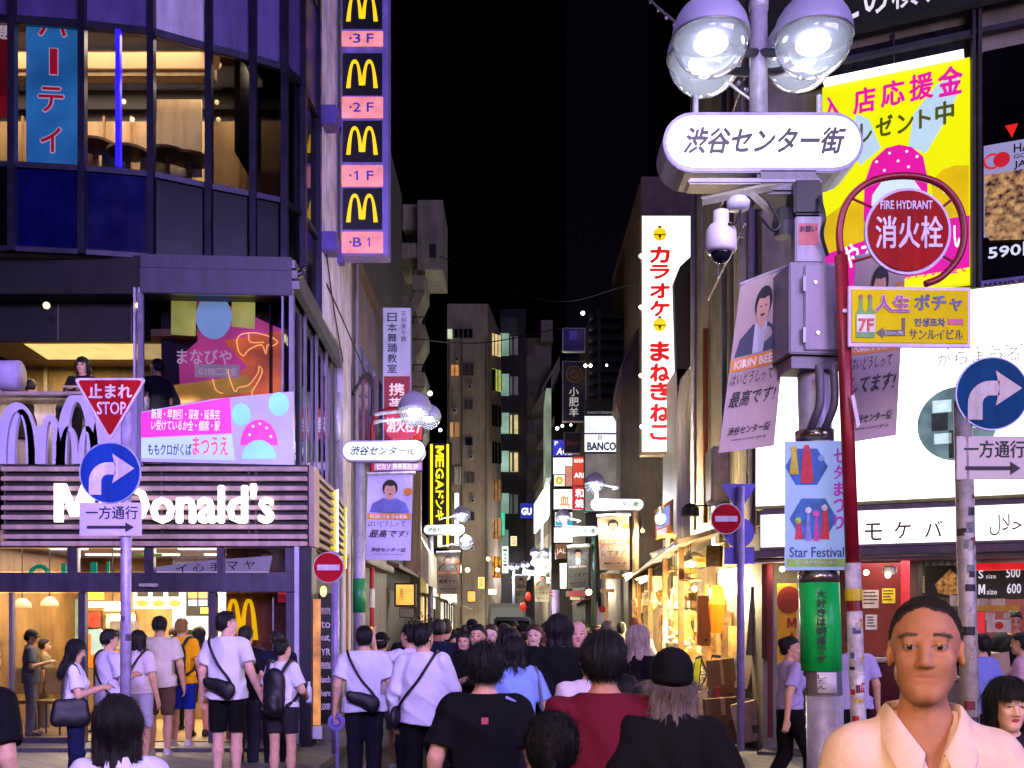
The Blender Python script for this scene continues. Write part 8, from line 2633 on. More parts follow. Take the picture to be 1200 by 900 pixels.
for i in range(30):
 y0 = 15.5 + i * .42
 k = (i * 3) % 5
 c_ = rg_.choice(('pale', 'tan', 'yellow', 'brown', 'cream', 'grey'))
 hexc = {'pale': '#d4ccb8', 'tan': '#b8905c', 'yellow': '#d8b048', 'brown': '#7a5434', 'cream': '#dccfa8', 'grey': '#8c8880'}[c_]
 o = thing("hanging_goods", f"{c_} {GK[k]} hung under the stall awning {GC[min(5, i // 5)]}, {('front', 'second', 'third', 'fourth', 'rear')[i % 5]} of its five", "goods", (2.5 + (y0 - 15.3) * .054 + rg_.uniform(0, .2), y0, 2.62 - rg_.uniform(.1, .5)), "goods hanging under the awning")
 b = wloc(o); m = MB()
 if k == 0: m.lathe(b, [(.17, 0), (.16, .02), (.08, .03), (.07, .11), (.0001, .12)], 16)
 elif k == 1: m.hexa([b + Vector(q) for q in ((-.1, -.03, -.15), (.1, -.03, -.15), (.1, .04, -.15), (-.1, .04, -.15), (-.12, -.02, .15), (.12, -.02, .15), (.12, .03, .15), (-.12, .03, .15))])
 elif k == 2: m.lathe(b, [(.07, -.1), (.1, -.05), (.13, .08), (.12, .09), (.0001, .06)], 14)
 elif k == 3: m.prism(Frame(*((b.x) * F / y0 + CX, HY - (b.z - EYE) * F / y0), y0, rg_.uniform(-50, 20)), [(0, -.15)] + [(.2 * math.cos(a), .2 * math.sin(a) - .05) for a in [.5 + 2.14 * q / 8 for q in range(9)]], -.01, .01)
 else: m.tube(smooth_path([b + Vector((-.08, 0, -.3)), b + Vector((-.05, .01, .05)), b + Vector((0, 0, .15)), b + Vector((.05, -.01, .05)), b + Vector((.07, 0, -.25))]), .035, 8)
 m.build("body", paint(hexc, .7, 0, .25, 14, .2, 50), o)
 m = MB(); m.cyl(b + Vector((0, 0, .1)), (b.x, b.y, 2.9), .005, n=5); m.build("cord", DARKM, o)
# goods piled on the awning
for i, (x0, y0, x1, y1, D, c, lab) in enumerate(((800, 646, 826, 672, 17.5, '#a8a48c', "crumpled pale sheet on the awning"), (828, 639, 845, 664, 16.5, '#54402c', "dark wooden crate on the awning edge"), (783, 630, 793, 650, 18.5, '#c08838', "orange board leaning on the awning"),
           (762, 642, 784, 660, 20, '#6a6c70', "grey duct lying on the stall roof"), (812, 652, 832, 664, 17, '#d8a020', "yellow folded tarpaulin on the awning"), (785, 655, 808, 672, 18, '#d8b060', "row of straw hats hung from the awning"), (772, 625, 792, 633, 19.5, '#e0b040', "yellow strip board under the blue poster"))):
 o = thing("awning_item", lab, "stall goods", P((x0 + x1) / 2, y1, D))
 g = Frame((x0 + x1) / 2, (y0 + y1) / 2, D, random.uniform(-35, 20))
 hw, hh = (x1 - x0) / 2 * D / F, (y1 - y0) / 2 * D / F
 m = MB()
 if 'hats' in lab:
  for k in range(5):
   m.lathe(g.pt(-hw + hw * .45 * k + .05, -.1, 0), [(.13, 0), (.12, .02), (.06, .03), (.05, .1), (.0001, .11)], 14)
 elif 'sheet' in lab:
  s = Sdf(axis(-.3, .3, .02), axis(-.2, .2, .02), axis(-.25, .25, .02))
  for k in range(6):
   s.ell((random.uniform(-.15, .15), random.uniform(-.05, .05), random.uniform(-.1, .1)), (.12, .07, .07), .05)
  s.field(folds(3, .015)); v, f_ = s.mesh(); m.add([g.o + Vector(q) for q in v], f_)
 elif 'duct' in lab:
  m.tube([g.pt(-hw, -hh * .4, 0), g.pt(0, 0, .05), g.pt(hw, hh * .6, .1)], [.1, .11, .12], 12)
 else:
  t_ = random.uniform(-.3, .3)
  m.prism(g, [(-hw, -hh * (.8 + t_)), (hw * .9, -hh), (hw, hh * (.7 + t_)), (-hw * .9, hh)], -.12, .06)
 m.build("body", paint(c, .65, .0, .3, 6, .2, 30), o)
 m = MB(); m.tube([g.pt(-hw * .9, -hh * .5, .08), g.pt(hw * .8, -hh * .4, .09)], .008, 5); m.build("tie_cord", DARKM, o)
BPS = thing("picture_board", "blue and white picture board in an orange frame above the stall", "board", P(776, 632, 20.5))
g = Frame(776, 612, 20.5, -30)
m = MB(); m.pquad(g, [(767, 598), (788, 585), (788, 628), (768, 633)], -.05, 0); m.build("frame", paint('#c87830', .6), BPS)
m = MB(); m.pquad(g, [(768.5, 601), (785, 591), (785, 615), (769.5, 620)], .002, .008); m.build("picture", glow('#8a9cf0', .7, .5, 5), BPS)
m = MB(); m.pquad(g, [(770, 622), (781, 618), (781, 626), (770, 630)], .002, .008); m.build("lower_picture", glow('#b0b4f0', .7, .3, 6), BPS)
WLP = thing("light_box", "tall white lit panel on the wall behind the no entry sign", "sign", P(840, 690, 17.2))
m = MB(); m.prect(Frame(840, 630, 17.0, -8), 833, 579, 849, 642, -.1, 0); m.build("casing", GREYM, WLP)
m = MB(); m.prect(Frame(840, 630, 17.0, -8), 834, 581, 848, 640, .002, .01); m.build("face", glow('#fffdf6', 1.8, .05), WLP)
ACU = thing("wall_cabinet", "lavender grey angular wall cabinet beside the no entry pole", "cabinet", P(854, 700, 15.0))
g = Frame(854, 680, 14.9, -10)
m = MB(); m.pquad(g, [(841, 667), (872, 663), (873, 697), (858, 697), (842, 683)], -.3, 0); m.build("body", paint('#9a92a4', .45, .2, .1, 3), ACU, bev=.01)
m = MB(); m.prect(g, 848, 680, 853, 682, .001, .01); m.build("handle", DARKM, ACU)
SPK = thing("floodlight", "black floodlight on an arm above the stalls", "lamp", P(840, 598, 17))
m = MB(); c = P(809, 599, 17); m.lathe(c, [(.05, .12), (.14, .05), (.15, -.08), (.0001, -.06)], 14); m.build("hood", BLACK, SPK)
m = MB(); m.cyl(c + Vector((0, 0, .08)), c + Vector((.5, 0, .1)), .015, n=6); m.build("arm", DARKM, SPK)
OLN = thing("paper_lantern", "orange tapered paper lantern glowing beside the stall post", "lantern", P(840, 742, 15.4))
g = Frame(840, 715, 15.4)
def frus(mm, y0, y1, r0, r1):
 c0, c1 = P(840, y0, 15.4), P(840, y1, 15.4)
 mm.cyl(c1, c0, r1 * 15.4 / F, r0 * 15.4 / F, 6)
m = MB(); frus(m, 686, 708, 7, 10.5); m.build("upper_shade", glow('#f0a030', 1.1, .15, 4), OLN)
m = MB(); frus(m, 708.3, 742, 10.5, 6.5); m.build("lower_shade", glow('#f05c08', .95, .12, 4), OLN)
m = MB(); m.cyl(P(840, 686, 15.4), P(840, 672, 15.4), .01, n=6); m.build("cord", BLACK, OLN)
HG = thing("hanging_fabric", "pale yellow robe hanging at the front of the stall", "garment", P(800, 735, 17.6))
s = Sdf(axis(-.3, .3, .02), axis(-.15, .15, .02), axis(-.65, .35, .02))
s.cone((-.2, 0, .2), (.2, 0, .2), .06, k=.03).cone((0, 0, .15), (0, 0, -.55), .15, .2, .03, sc=(1, .4, 1)).field(folds(5, .012))
v, f_ = s.mesh()
to_object("cloth", v, f_, cloth('#c9a858'), HG)
m = MB(); m.cyl(wloc(HG) + Vector((-.24, 0, .3)), wloc(HG) + Vector((.24, 0, .3)), .012); m.build("hanger", DARKM, HG)
HB2 = thing("hanging_board", "long plain wooden board hung on a stall post", "board", P(826, 757, 16))
m = MB(); m.prect(Frame(826, 720, 16), 817, 698, 833, 757, -.05, 0); m.build("plank", paint('#b07a42', .6, 0, .2, 6, stretch=(1, 1, .2)), HB2, bev=.008)
m = MB(); m.disc(Frame(826, 720, 16), *Frame(826, 720, 16).uv(827, 750), .02, .001, .008, 12); m.build("peg", BLACK, HB2)
FLW = thing("flower_bunch", "bunch of white flowers by the glaring stall lamp", "flowers", P(794, 770, 17.2))
m = MB(); r_ = random.Random(5)
for k in range(46):
 c = P(794 + r_.gauss(0, 7), 755 + r_.gauss(0, 6), 17.2 + r_.uniform(-.15, .15)); m.ball(c, r_.uniform(.025, .05), 8, 6)
m.build("blossoms", paint('#d8d4c0', .7, 0, .15, 20), FLW)
m = MB(); m.lathe(P(794, 790, 17.2), [(.07, 0), (.1, .28), (.09, .3), (.0001, .29)], 14); m.build("vase", paint('#8c8478', .4), FLW)
# boards and boxes leaning at the foot of the stall
for lab, pts, D, c, c2, inner in (("yellow board with a black edge leaning on the stall table", [(815, 770), (823, 768), (819, 808), (809, 806)], 15.12, '#18140c', '#c8d018', 2), ("black framed orange picture board leaning beside the yellow one", [(834, 767), (845, 768), (837, 816), (826, 812)], 15.05, '#14100e', '#e09840', 2),
         ("pale narrow board leaning left of the yellow board", [(806, 776), (813, 774), (808, 805), (800, 803)], 15.2, '#c8d0d4', '#b8c4cc', 1), ("red board standing behind the flat cartons", [(838, 806), (844, 804), (847, 850), (842, 856)], 14.7, '#b01c18', '#c8301c', 1),
         ("white and brown panel leaning low on the stall", [(818, 812), (829, 808), (829, 842), (819, 846)], 15.0, '#c8b8a0', '#e0c898', 2)):
 o = thing("leaning_board", lab, "board", P(sum(p[0] for p in pts) / 4, pts[2][1], D))
 g = Frame(pts[0][0], pts[0][1], D, -12)
 m = MB(); m.pquad(g, pts, -.04, 0); m.build("board", paint(c, .5, 0, .15, 6), o)
 q = [(sum(p[0] for p in pts) / 4 * .25 + p[0] * .75 , sum(p[1] for p in pts) / 4 * .15 + p[1] * .85) for p in pts]
 m = MB(); m.pquad(g, q, .001, .006); m.build("picture", paint(c2, .4, 0, .2, 9), o)
o = thing("stacked_frames", "stack of thin silvery frames leaning by the no entry pole", "frames", P(859, 802, 14.9))
for k in range(6):
 m = MB(); m.pquad(Frame(859, 780, 14.9 + k * .03, -10), [(855 + k * 1.6, 770), (857 + k * 1.6, 770), (854 + k * 1.6, 802), (852 + k * 1.6, 801)], -.02, .0); m.build("frame", paint('#b0b8c0' if k % 2 else '#888c94', .3, .4), o)
o = thing("folding_rack", "black wire folding rack behind the leaning boards", "rack", P(828, 815, 16))
m = MB()
for a, b in (((822, 772), (838, 812)), ((836, 776), (818, 812)), ((846, 778), (856, 800)), ((856, 776), (846, 806))):
 m.cyl(P(*a, 15.16), P(*b, 15.16), .012, n=6)
m.build("wire_frame", BLACK, o)
m = MB(); m.cyl(P(818, 790, 15.16), P(858, 792, 15.16), .01, n=6); m.build_each("cross_wire", BLACK, o)
o = thing("corrugated_sheets", "grey corrugated sheets leaning against the corner pier", "sheets", P(884, 765, 14.3))
for k in range(4):
 m = MB(); g = Frame(884, 720, 14.2 + .04 * k, -20)
 x0 = 874 + k * 4
 m.pquad(g, [(x0 + 6, 688), (x0 + 10, 688), (x0 + 5, 768), (x0, 768)], -.02, .012 * (k % 2)); m.build("sheet", paint('#8c8880', .55, .2, .2, 5), o)
CARD = paint('#9a7048', .8, 0, .12, 4, .1, 40)
def carton(lab, cx_, yb, D, w, h, d, yaw, tilt, c='#9a7048', group=None):
 o = thing("cardboard_box", lab, "box", P(cx_, yb, D), group)
 b = wloc(o)
 R_ = Matrix.Rotation(math.radians(yaw), 3, 'Z') @ Matrix.Rotation(math.radians(tilt), 3, 'Y')
 def bx(m, x0, x1, y0, y1, z0, z1):
  m.hexa([b + R_ @ Vector(q) for q in ((x0, y0, z0), (x1, y0, z0), (x1, y1, z0), (x0, y1, z0), (x0, y0, z1), (x1, y0, z1), (x1, y1, z1), (x0, y1, z1))])
 m = MB(); bx(m, -w / 2, w / 2, -d / 2, d / 2, 0, h); m.build("carton", paint(c, .8, 0, .12, 4, .1, 40), o, bev=.006)
 m = MB(); bx(m, -w * .06, w * .06, -d / 2 - .002, -d / 2, h * .55, h); bx(m, -w * .06, w * .06, -d / 2 - .002, d / 2, h + .001, h + .003); m.build("tape", paint('#c0a078', .3), o)
 m = MB(); bx(m, w * .12, w * .34, -d / 2 - .002, -d / 2, h * .2, h * .4); m.build("print_mark", paint('#5c4434', .7), o)
 return o
carton("flat brown carton standing at the foot of the stall", 848, 862, 14.6, .5, .52, .12, 8, -4, '#7d5f40')
carton("upper flat carton standing behind the brown one", 850, 838, 14.8, .38, .78, .1, 5, -6, '#846444')
carton("pale carton tipped over in front of the pile", 882, 868, 14.1, .34, .52, .3, -15, -14, '#b89c90')
carton("grey brown carton in the middle of the pile", 884, 812, 14.5, .46, .32, .34, 20, 16, '#7d6458')
carton("small lavender tinted carton wedged in the pile", 884, 838, 14.3, .3, .2, .26, -30, 20, '#8c7a84')
carton("white topped carton behind the no entry pole", 870, 830, 14.9, .4, .36, .34, 25, 18, '#a08c84')
carton("yellowish open carton on top of the pile", 890, 790, 14.7, .32, .26, .3, -8, 10, '#b09850')
carton("long low carton at the bottom of the pile", 872, 872, 14.7, .7, .3, .3, 4, 0, '#6a5240')
carton("tan carton beside the upright banner", 898, 862, 14.0, .24, .4, .24, 12, -3, '#8a6a50')
# vehicles and plants up the street
def vehicle(name, lab, cat, cx_, D, w, h, L, c, glassy):
 o = thing(name, lab, cat, (X(cx_, D), D, 0))
 x, y = X(cx_, D), D
 m = MB(); m.hexa([(x - w / 2, y, .35), (x + w / 2, y, .35), (x + w / 2, y + L, .35), (x - w / 2, y + L, .35), (x - w / 2, y, h * .5), (x + w / 2, y, h * .5), (x + w / 2, y + L, h * .55), (x - w / 2, y + L, h * .55)]); m.build("body", paint(c, .3, .3, .08, 3), o, bev=.08)
 m = MB(); m.hexa([(x - w * .48, y + .25, h * .5), (x + w * .48, y + .25, h * .5), (x + w * .48, y + L, h * .5), (x - w * .48, y + L, h * .5), (x - w * .43, y + .7, h), (x + w * .43, y + .7, h), (x + w * .43, y + L, h), (x - w * .43, y + L, h)]); m.build("cabin", paint(c, .3, .3, .08, 3), o, bev=.06)
 m = MB(); m.hexa([(x - w * .42, y + .26, h * .55), (x + w * .42, y + .26, h * .55), (x + w * .42, y + .32, h * .55), (x - w * .42, y + .32, h * .55), (x - w * .37, y + .6, h * .93), (x + w * .37, y + .6, h * .93), (x + w * .37, y + .68, h * .93), (x - w * .37, y + .68, h * .93)]); m.build("windscreen", paint('#06080a', .08, .1, 0), o)
 for s_ in (-1, 1):
  m = MB(); m.ball((x + s_ * w * .38, y - .01, h * .38), .1, 12, 8, (1, .4, .8)); m.build("headlight", paint('#c8ccd0', .15, .2), o, smooth=True)
  m = MB(); m.ball((x + s_ * w * .56, y + .4, h * .6), .11, 10, 8, (.7, .5, 1)); m.build("wing_mirror", paint('#101014', .3), o, smooth=True)
  for yy in (.8, L - .8):
   m = MB(); m.cyl((x + s_ * w * .5 - .1, y + yy, .32), (x + s_ * w * .5 + .1, y + yy, .32), .32, n=20); m.build("wheel", paint('#0c0c0e', .7), o, smooth=False)
 m = MB(); m.box(x - w * .4, x + w * .4, y - .03, y, .36, .56); m.build("bumper", paint('#26282c', .5), o)
 return o
vehicle("van", "tall black van parked among the crowd up the street", "van", 594, 44, 1.75, 2.62, 4.2, '#0c0d10', True)
vehicle("parked_car", "grey minivan roof showing above the crowd in front of the black van", "car", 601, 38.5, 1.6, 2.0, 4, '#3c4246', True)
def shrub(lab, cx_, yb, D, r, h, n, c, z0):
 o = thing("shrub", lab, "plant", (X(cx_, D), D, z0))
 b = Vector((X(cx_, D), D, z0))
 m = MB(); r_ = random.Random(n)
 for k in range(n):
  th, ph = r_.uniform(0, 6.28), r_.gauss(0, .5)
  rr = r * r_.random() ** .45
  p = b + Vector((rr * math.cos(th), rr * math.sin(th), h * (.35 + .65 * r_.random() ** .8) * (1 - .35 * rr / r)))
  a = Vector((r_.gauss(0, 1), r_.gauss(0, 1), r_.gauss(.2, .6))).normalized(); l_ = r_.uniform(.05, .11)
  s_ = a.cross(Vector((r_.gauss(0, 1), r_.gauss(0, 1), r_.gauss(0, 1)))).normalized() * l_ * .35
  m.add([p, p + a * l_ * .5 + s_, p + a * l_, p + a * l_ * .5 - s_], [(0, 1, 2, 3)])
 m.build("crown", paint(c, .6, 0, .4, 9), o)
 m = MB(); m.tube([b, b + Vector((.03, 0, h * .4)), b + Vector((-.02, .02, h * .75))], [.05, .035, .015], 8); m.build("trunk", paint('#4a3826', .8), o)
 m = MB(); m.lathe(b + Vector((0, 0, 0)), [(.2, 0), (.26, .35), (.24, .37), (.0001, .33)], 16); m.build("pot", paint('#5c4a40', .7), o)
 return o
shrub("yellow green lit shrub in a pot beside the dark green lamp post", 681, 760, 33, .55, 1.95, 900, '#5a7020', .1)
shrub("dark shrub by the tavern under the left banner", 494, 760, 31, .5, 2.3, 700, '#1c3018', .1)
point(P(668, 702, 32.0), 25, (1, .85, .4), .05)
sign("awning_board", "red awning board under the grey banner", "sign", 664, 692, 688, 699, 37, glow('#b84848', .6, .2), DARKM, .5, .4)
o = thing("roll_banner", "white and red upright flag beyond the beige lamp post", "banner", P(706, 740, 30))
m = MB(); m.prect(Frame(706, 720, 30), 701, 712, 712, 738, -.02, 0); m.build("cloth", paint('#d8d4d0', .7), o)
m = MB(); m.disc(Frame(706, 720, 30), *Frame(706, 720, 30).uv(706, 714), .1, .002, .01, 16); m.build("red_disc", paint('#c81c20', .6), o)
m = MB(); m.cyl(P(700, 790, 30), P(700, 705, 30), .02, n=8); m.build("pole", POLEM, o)
# crossbeams of the far stall front and shop interior beyond the beige post
FS2 = thing("open_shop", "dim open shop front with wooden beams beyond the beige lamp post", "shop", P(732, 790, 30))
m = MB(); m.box(3.0, 3.1, 27.5, 36, .1, 3.4); m.build("back_wall", paint('#3a342e', .7, 0, .35, 1.2), FS2)
m = MB(); m.prect(Frame(0, 732, 28), 704, 672, 766, 678, -.2, 0); m.prect(Frame(0, 732, 28), 704, 690, 720, 694, -.2, 0); m.build_each("beam", paint('#b08a50', .6, 0, .2, 4), FS2)
m = MB(); m.prect(Frame(0, 732, 28.2), 710, 694, 713, 790, -.1, 0); m.prect(Frame(0, 732, 28.2), 756, 678, 759, 790, -.1, 0); m.build_each("post", paint('#a07840', .6), FS2)
room_lamp((2.3, 24, 2.8), (.5, 6), 300, (1, .75, .4), "stall_light")
room_lamp((2.2, 16.5, 2.8), (.5, 1.5), 110, (1, .72, .38), "stall_light")
room_lamp((0, 48, 4.2), (3, 16), 700, (1, .93, .8), "street_fill_light")  # unseen fill lamp added over the far lane to brighten it
# ------------------------------------------------------------------ people in the street
WHT_S, LAV_S = '#d4d2d6', '#cfcbe0'
# far left, by the restaurant
person("person in a black t-shirt cut off by the left edge of the view", -26, 5.0, H=1.69, yaw=-25, top_c='#070708', q=1)
a = person("woman with long dark hair and a white top low in the left foreground", 138, 3.9, H=1.455, yaw=14, hair='verylong', hair_c='#140b09', bulk=1.12, top='tee', top_c='#d2cedd', sex='f', q=1)
a = person("woman with long black hair in a white tee and ripped jeans looking at her phone", 88, 10.6, 749, yaw=-70, look=-4, nod=18, hair='long', hair_c='#08070a', top='tuck', top_c='#d6d2de', bottom_c='#131a38', armR='phone', armL='phone', sex='f', q=1)
phone_at(a, (0, .31, 1.22), "dark phone in the hands of the woman in ripped jeans", tilt=-35)
m = MB()
for x, y, z in ((-.1, .07, .62), (-.08, .08, .48), (-.12, .075, .36), (.09, .085, .55)):
 c = on_body(a, (x, y, z)); m.ball(c, .03, 10, 6, (1, 1, 1.6))
m.build("denim_rips", paint('#8a90b0', .8), a)
carried(a, "handbag", "black bag on the shoulder of the woman in ripped jeans", "bag", 'tote', '#0a0a0c', 1)
a = person("man in a pale lavender shirt with a black strap standing behind the one way pole", 128, 11.8, 737, yaw=-40, look=-10, nod=14, hair='short', top='tee', top_c='#c9c4da', bottom='shorts', bottom_c='#b8b2c4', armR='phone', armL='phone', q=2)
carried(a, "shoulder_bag", "black crossbody strap and bag of the man behind the one way pole", "bag", 'side', '#0c0c10', -1)
a = person("person in a loose pinkish white shirt right of the one way pole", 162, 12.6, 738, yaw=-20, hair='bob', hair_c='#1c120e', top='blouse', top_c='#d8c8d0', bottom='shorts', bottom_c='#b0a8c0', sex='f', q=2)
carried(a, "shoulder_bag", "small black bag at the hip of the person in the pinkish shirt", "bag", 'side', '#101014', 1)
person("black haired person in an oversized cream t-shirt and brown shorts at the door", 187, 13.3, 722, yaw=6, hair='bowl', bulk=1.06, top='tee', top_c='#cfc6b4', bottom='shorts', bottom_c='#5c4636', armL='bag', q=2, build=1.06, z0=.05, shoes_c='#c8c4c0')
a = person("blond person in a yellow t-shirt and blue shorts wearing a black rucksack", 213, 13.9, 724, yaw=-6, hair='short', hair_c='#b89048', top='tee', top_c='#e8a408', bottom='shorts', bottom_c='#142a8c', shoes_c='#d8d4d0', q=2, z0=.1)
carried(a, "backpack", "black rucksack on the back of the person in yellow", "backpack", 'back', '#101012')
person("dark haired person in brown shorts standing inside the door beside the yellow t-shirt", 233, 14.9, 733, yaw=0, hair='bob', top_c='#3a302c', bottom='shorts', bottom_c='#6a4c34', q=2, z0=.15, sex='f')
person("customer with brown hair at the counter under the menu pictures", 204, 15.8, 734, yaw=0, hair='short', hair_c='#3c2818', top_c='#6a5c48', q=2, z0=.16)
person("customer in dark clothes waiting left of the menu pictures", 168, 15.6, 742, yaw=15, hair='long', hair_c='#1a120c', top_c='#8c7c6c', q=2, z0=.16, sex='f')
person("staff member in black standing behind the counter", 222, 18.5, 738, yaw=180, hat='cap', top_c='#1c1c20', q=3, z0=.16)
person("man in a grey shirt and cap looking at his phone inside the left window", 36, 15.0, 738, yaw=-75, nod=20, hair='short', hat='cap', hat_c='#3a3a3e', top_c='#5a5c68', bottom_c='#6a6c7c', armR='phone', armL='phone', q=2, z0=.16)  # a reflection in the pane, built as a figure inside
person("person in pale clothes seated behind the left window", 52, 16.2, 748, yaw=-60, hair='short', hair_c='#2a1c12', top_c='#8a7c5c', bottom_c='#7a6c50', q=3, z0=.0)
a = person("tall man in a white t-shirt and black shorts looking right by the restaurant door", 266, 11.4, 716, yaw=-8, look=-58, hair='short', hair_c='#1c1210', skin_c='#d8a890', top='tee', top_c='#d2d0d4', bottom='shorts', bottom_c='#08080a', armR='out', armL='down', q=1, build=1.04, shoes_c='#c0bcc4')
carried(a, "shoulder_bag", "black sling bag worn low across the tall man's back", "bag", 'cross', '#0a0a0c', -1)
person("man in black half hidden behind the tall man in white", 288, 12.6, 733, yaw=-15, hair='short', top_c='#0d0d12', bottom_c='#30303c', q=2)
a = person("woman with tied dark hair in a white tee and charcoal shorts", 331, 11.0, 749, yaw=-16, look=-24, nod=8, hair='bun', hair_c='#140c0a', top='tuck', top_c='#d4d0da', bottom='mini', bottom_c='#222226', armR='bag', armL='bag', sex='f', q=1)
carried(a, "backpack", "black rucksack of the woman with tied hair", "backpack", 'back', '#0b0b0e')
e = thing("water_bottle", "clear water bottle held by the woman with tied hair", "bottle", on_body(a, (.2, .26, .99)))
c = wloc(e)
m = MB(); m.lathe(c, [(.03, 0), (.033, .01), (.033, .14), (.015, .18), (.015, .2), (.0001, .2)], 14); m.build("bottle", paint('#b8c4dc', .1, 0, 0), e, smooth=True)
m = MB(); m.cyl(c + Vector((0, 0, .201)), c + Vector((0, 0, .22)), .017, n=12); m.build("cap", WHITEP, e)
person("man in dark navy facing the restaurant behind the woman with tied hair", 325, 12.6, 738, yaw=20, hair='short', top_c='#0d1226', bottom_c='#16161c', armL='phone', armR='phone', q=2)
# people walking away in the middle
a = person("man in a loose white shirt and dark trousers walking beside the left lamp post", 427, 10.6, 733, yaw=4, hair='short', top='tee', top_c='#cdcbdc', bottom_c='#16161e', legs='stand', q=1, build=1.12)
carried(a, "shoulder_bag", "black bag low on the back of the man by the left lamp post", "bag", 'cross', '#0b0b0d', -1)
person("short man in a pale t-shirt and shorts walking ahead of the two white shirts", 447, 12.2, 741, yaw=-12, hair='short', hat='cap', hat_c='#0c0c0e', top_c='#cfc4bc', bottom='shorts', bottom_c='#8c88a0', legs='walk', shoes_c='#dcdce4', q=2)
a = person("man in a white shirt raising his phone to photograph the street", 481, 10.9, 731, yaw=52, hair='short', top='tee', top_c='#cfcbe2', bottom_c='#1a1a22', armL='photo', armR='phone', q=1)
phone_at(a, (-.13, .45, 1.62), "raised phone with a glowing yellow screen", lit='#f0a830', tilt=0, yaw=0)
a = person("man in a long sleeved white shirt with a black strap across his back", 496, 9.4, 730, yaw=-14, look=-18, hair='short', top='shirt', top_c='#d2cede', bottom_c='#09090b', armR='fwd', armL='down', legs='step', q=1, build=1.08)
carried(a, "shoulder_bag", "black crossbody bag of the man in the long sleeved white shirt", "bag", 'side', '#0a0a0c', 1)
person("man with fluffy black hair in a black t-shirt in the near crowd", 568, 5.3, 757, yaw=2, hair='fluffy', bulk=1.14, top='tee', top_c='#07080c', bottom_c='#0a0a0c', q=1, build=1.1)
t_ = PEOPLE[-1]
m = MB(); c = on_body(t_, (.0, -.132, 1.335)); m.box(c.x - .017, c.x + .017, c.y - .006, c.y + .004, c.z - .016, c.z + .016); m.build("red_tag", paint('#c05060', .6), t_)
m = MB(); m.tube(smooth_path([on_body(t_, q_) for q_ in ((.11, -.045, 1.452), (.17, -.055, 1.42), (.215, -.06, 1.36), (.245, -.07, 1.26))]), .008, 6); m.build("sleeve_stripe", paint('#8f94d0', .6), t_)
a = person("woman with a short bob in a light blue top carrying a grey tote", 603, 8.2, 745, yaw=2, hair='bob', bulk=1.05, top='blouse', top_c='#7c94d4', bottom_c='#1c1c26', sex='f', q=1, build=1.08)
carried(a, "tote_bag", "grey tote bag on the shoulder of the woman in light blue", "bag", 'tote', '#5a5c74', 1)
person("tall broad man in a black t-shirt walking ahead in the crowd", 655, 8.4, 719, yaw=4, hair='bob', bulk=1.03, top='tee', top_c='#060607', bottom_c='#0c0c0e', q=1, build=1.2)
person("bald man with a pink face turned towards us beside the tall man in black", 678, 9.6, 727, yaw=160, look=18, hair='bald', skin_c='#dca494', top='shirt', top_c='#b8a8b0', q=1)
person("person in a white shirt hidden behind the head of the man in maroon", 693, 6.6, 752, yaw=6, hair='short', top='shirt', top_c='#cfc2cc', q=1, build=1.06)
person("man in a maroon t-shirt in the centre foreground", 708, 4.35, 741, yaw=-3, look=-4, hair='short', hair_c='#090707', bulk=1.12, skin_c='#b8866a', top='tee', top_c='#5c0e22', bottom_c='#0e0e12', q=1, build=1.08)
a = person("person in a black beanie and black t-shirt with long ash blond hair", 787, 4.3, 766, yaw=10, hair='long', hair_c='#8f8276', bulk=1.1, hat='beanie', hat_c='#08080a', top='tee', top_c='#070708', bottom_c='#0a0a0c', q=1, build=1.08)
person("short person with tied black hair at the bottom centre of the view", 648, 3.1, H=1.46, yaw=5, look=-12, hair='lowtail', bulk=1.1, hair_c='#0a0809', top_c='#15151c', sex='f', q=1)
person("blonde long haired woman in black standing near the beige lamp post", 748, 8.8, 732, yaw=-50, look=-8, hair='long', hair_c='#c9b8a8', skin_c='#d8b0a0', top='tee', top_c='#08080b', bottom_c='#101014', sex='f', q=1)
person("person in black half hidden behind the man in maroon's right shoulder", 733, 6.0, 790, yaw=-8, hair='short', top_c='#0a0a0c', q=2)
person("person with short sandy hair beyond the blonde woman", 712, 14, 727, yaw=0, hair='short', hair_c='#8a7858', top_c='#d0ccc8', q=2)
person("tall person with orange hair by the far end of the stall", 745, 15, 723, yaw=0, hair='short', hair_c='#b8703c', top_c='#c8b8a8', q=2)
person("red haired woman in white and black walking towards us", 626, 11.0, 731, yaw=178, look=-8, hair='bun', hair_c='#5c3020', skin_c='#dcb09c', top='tee', top_c='#cfc8d0', sex='f', q=2)
person("person with long black hair close behind the light blue top", 598, 9.4, 736, yaw=0, hair='long', bulk=1.1, top_c='#0c0c10', sex='f', q=2)
a = person("dark haired man in black facing us with a phone in the middle crowd", 560, 10.4, 731, yaw=174, look=-6, hair='short', top_c='#0c0c0f', armR='phone', armL='phone', q=2, build=1.08)
person("woman in black raising one arm among the middle crowd", 545, 11.2, 738, yaw=165, hair='long', hair_c='#120c0a', top_c='#0e0e12', armR='self', sex='f', q=2)
person("smiling woman with light brown hair right of the man with the phone", 575, 11.6, 731, yaw=176, hair='bun', hair_c='#4c3424', skin_c='#dcb4a0', top_c='#d0c8d0', sex='f', q=2)
person("person in khaki trousers under the raised arm in the middle crowd", 534, 12.6, 742, yaw=190, hair='short', top_c='#2c2c30', bottom_c='#8a7850', q=2)
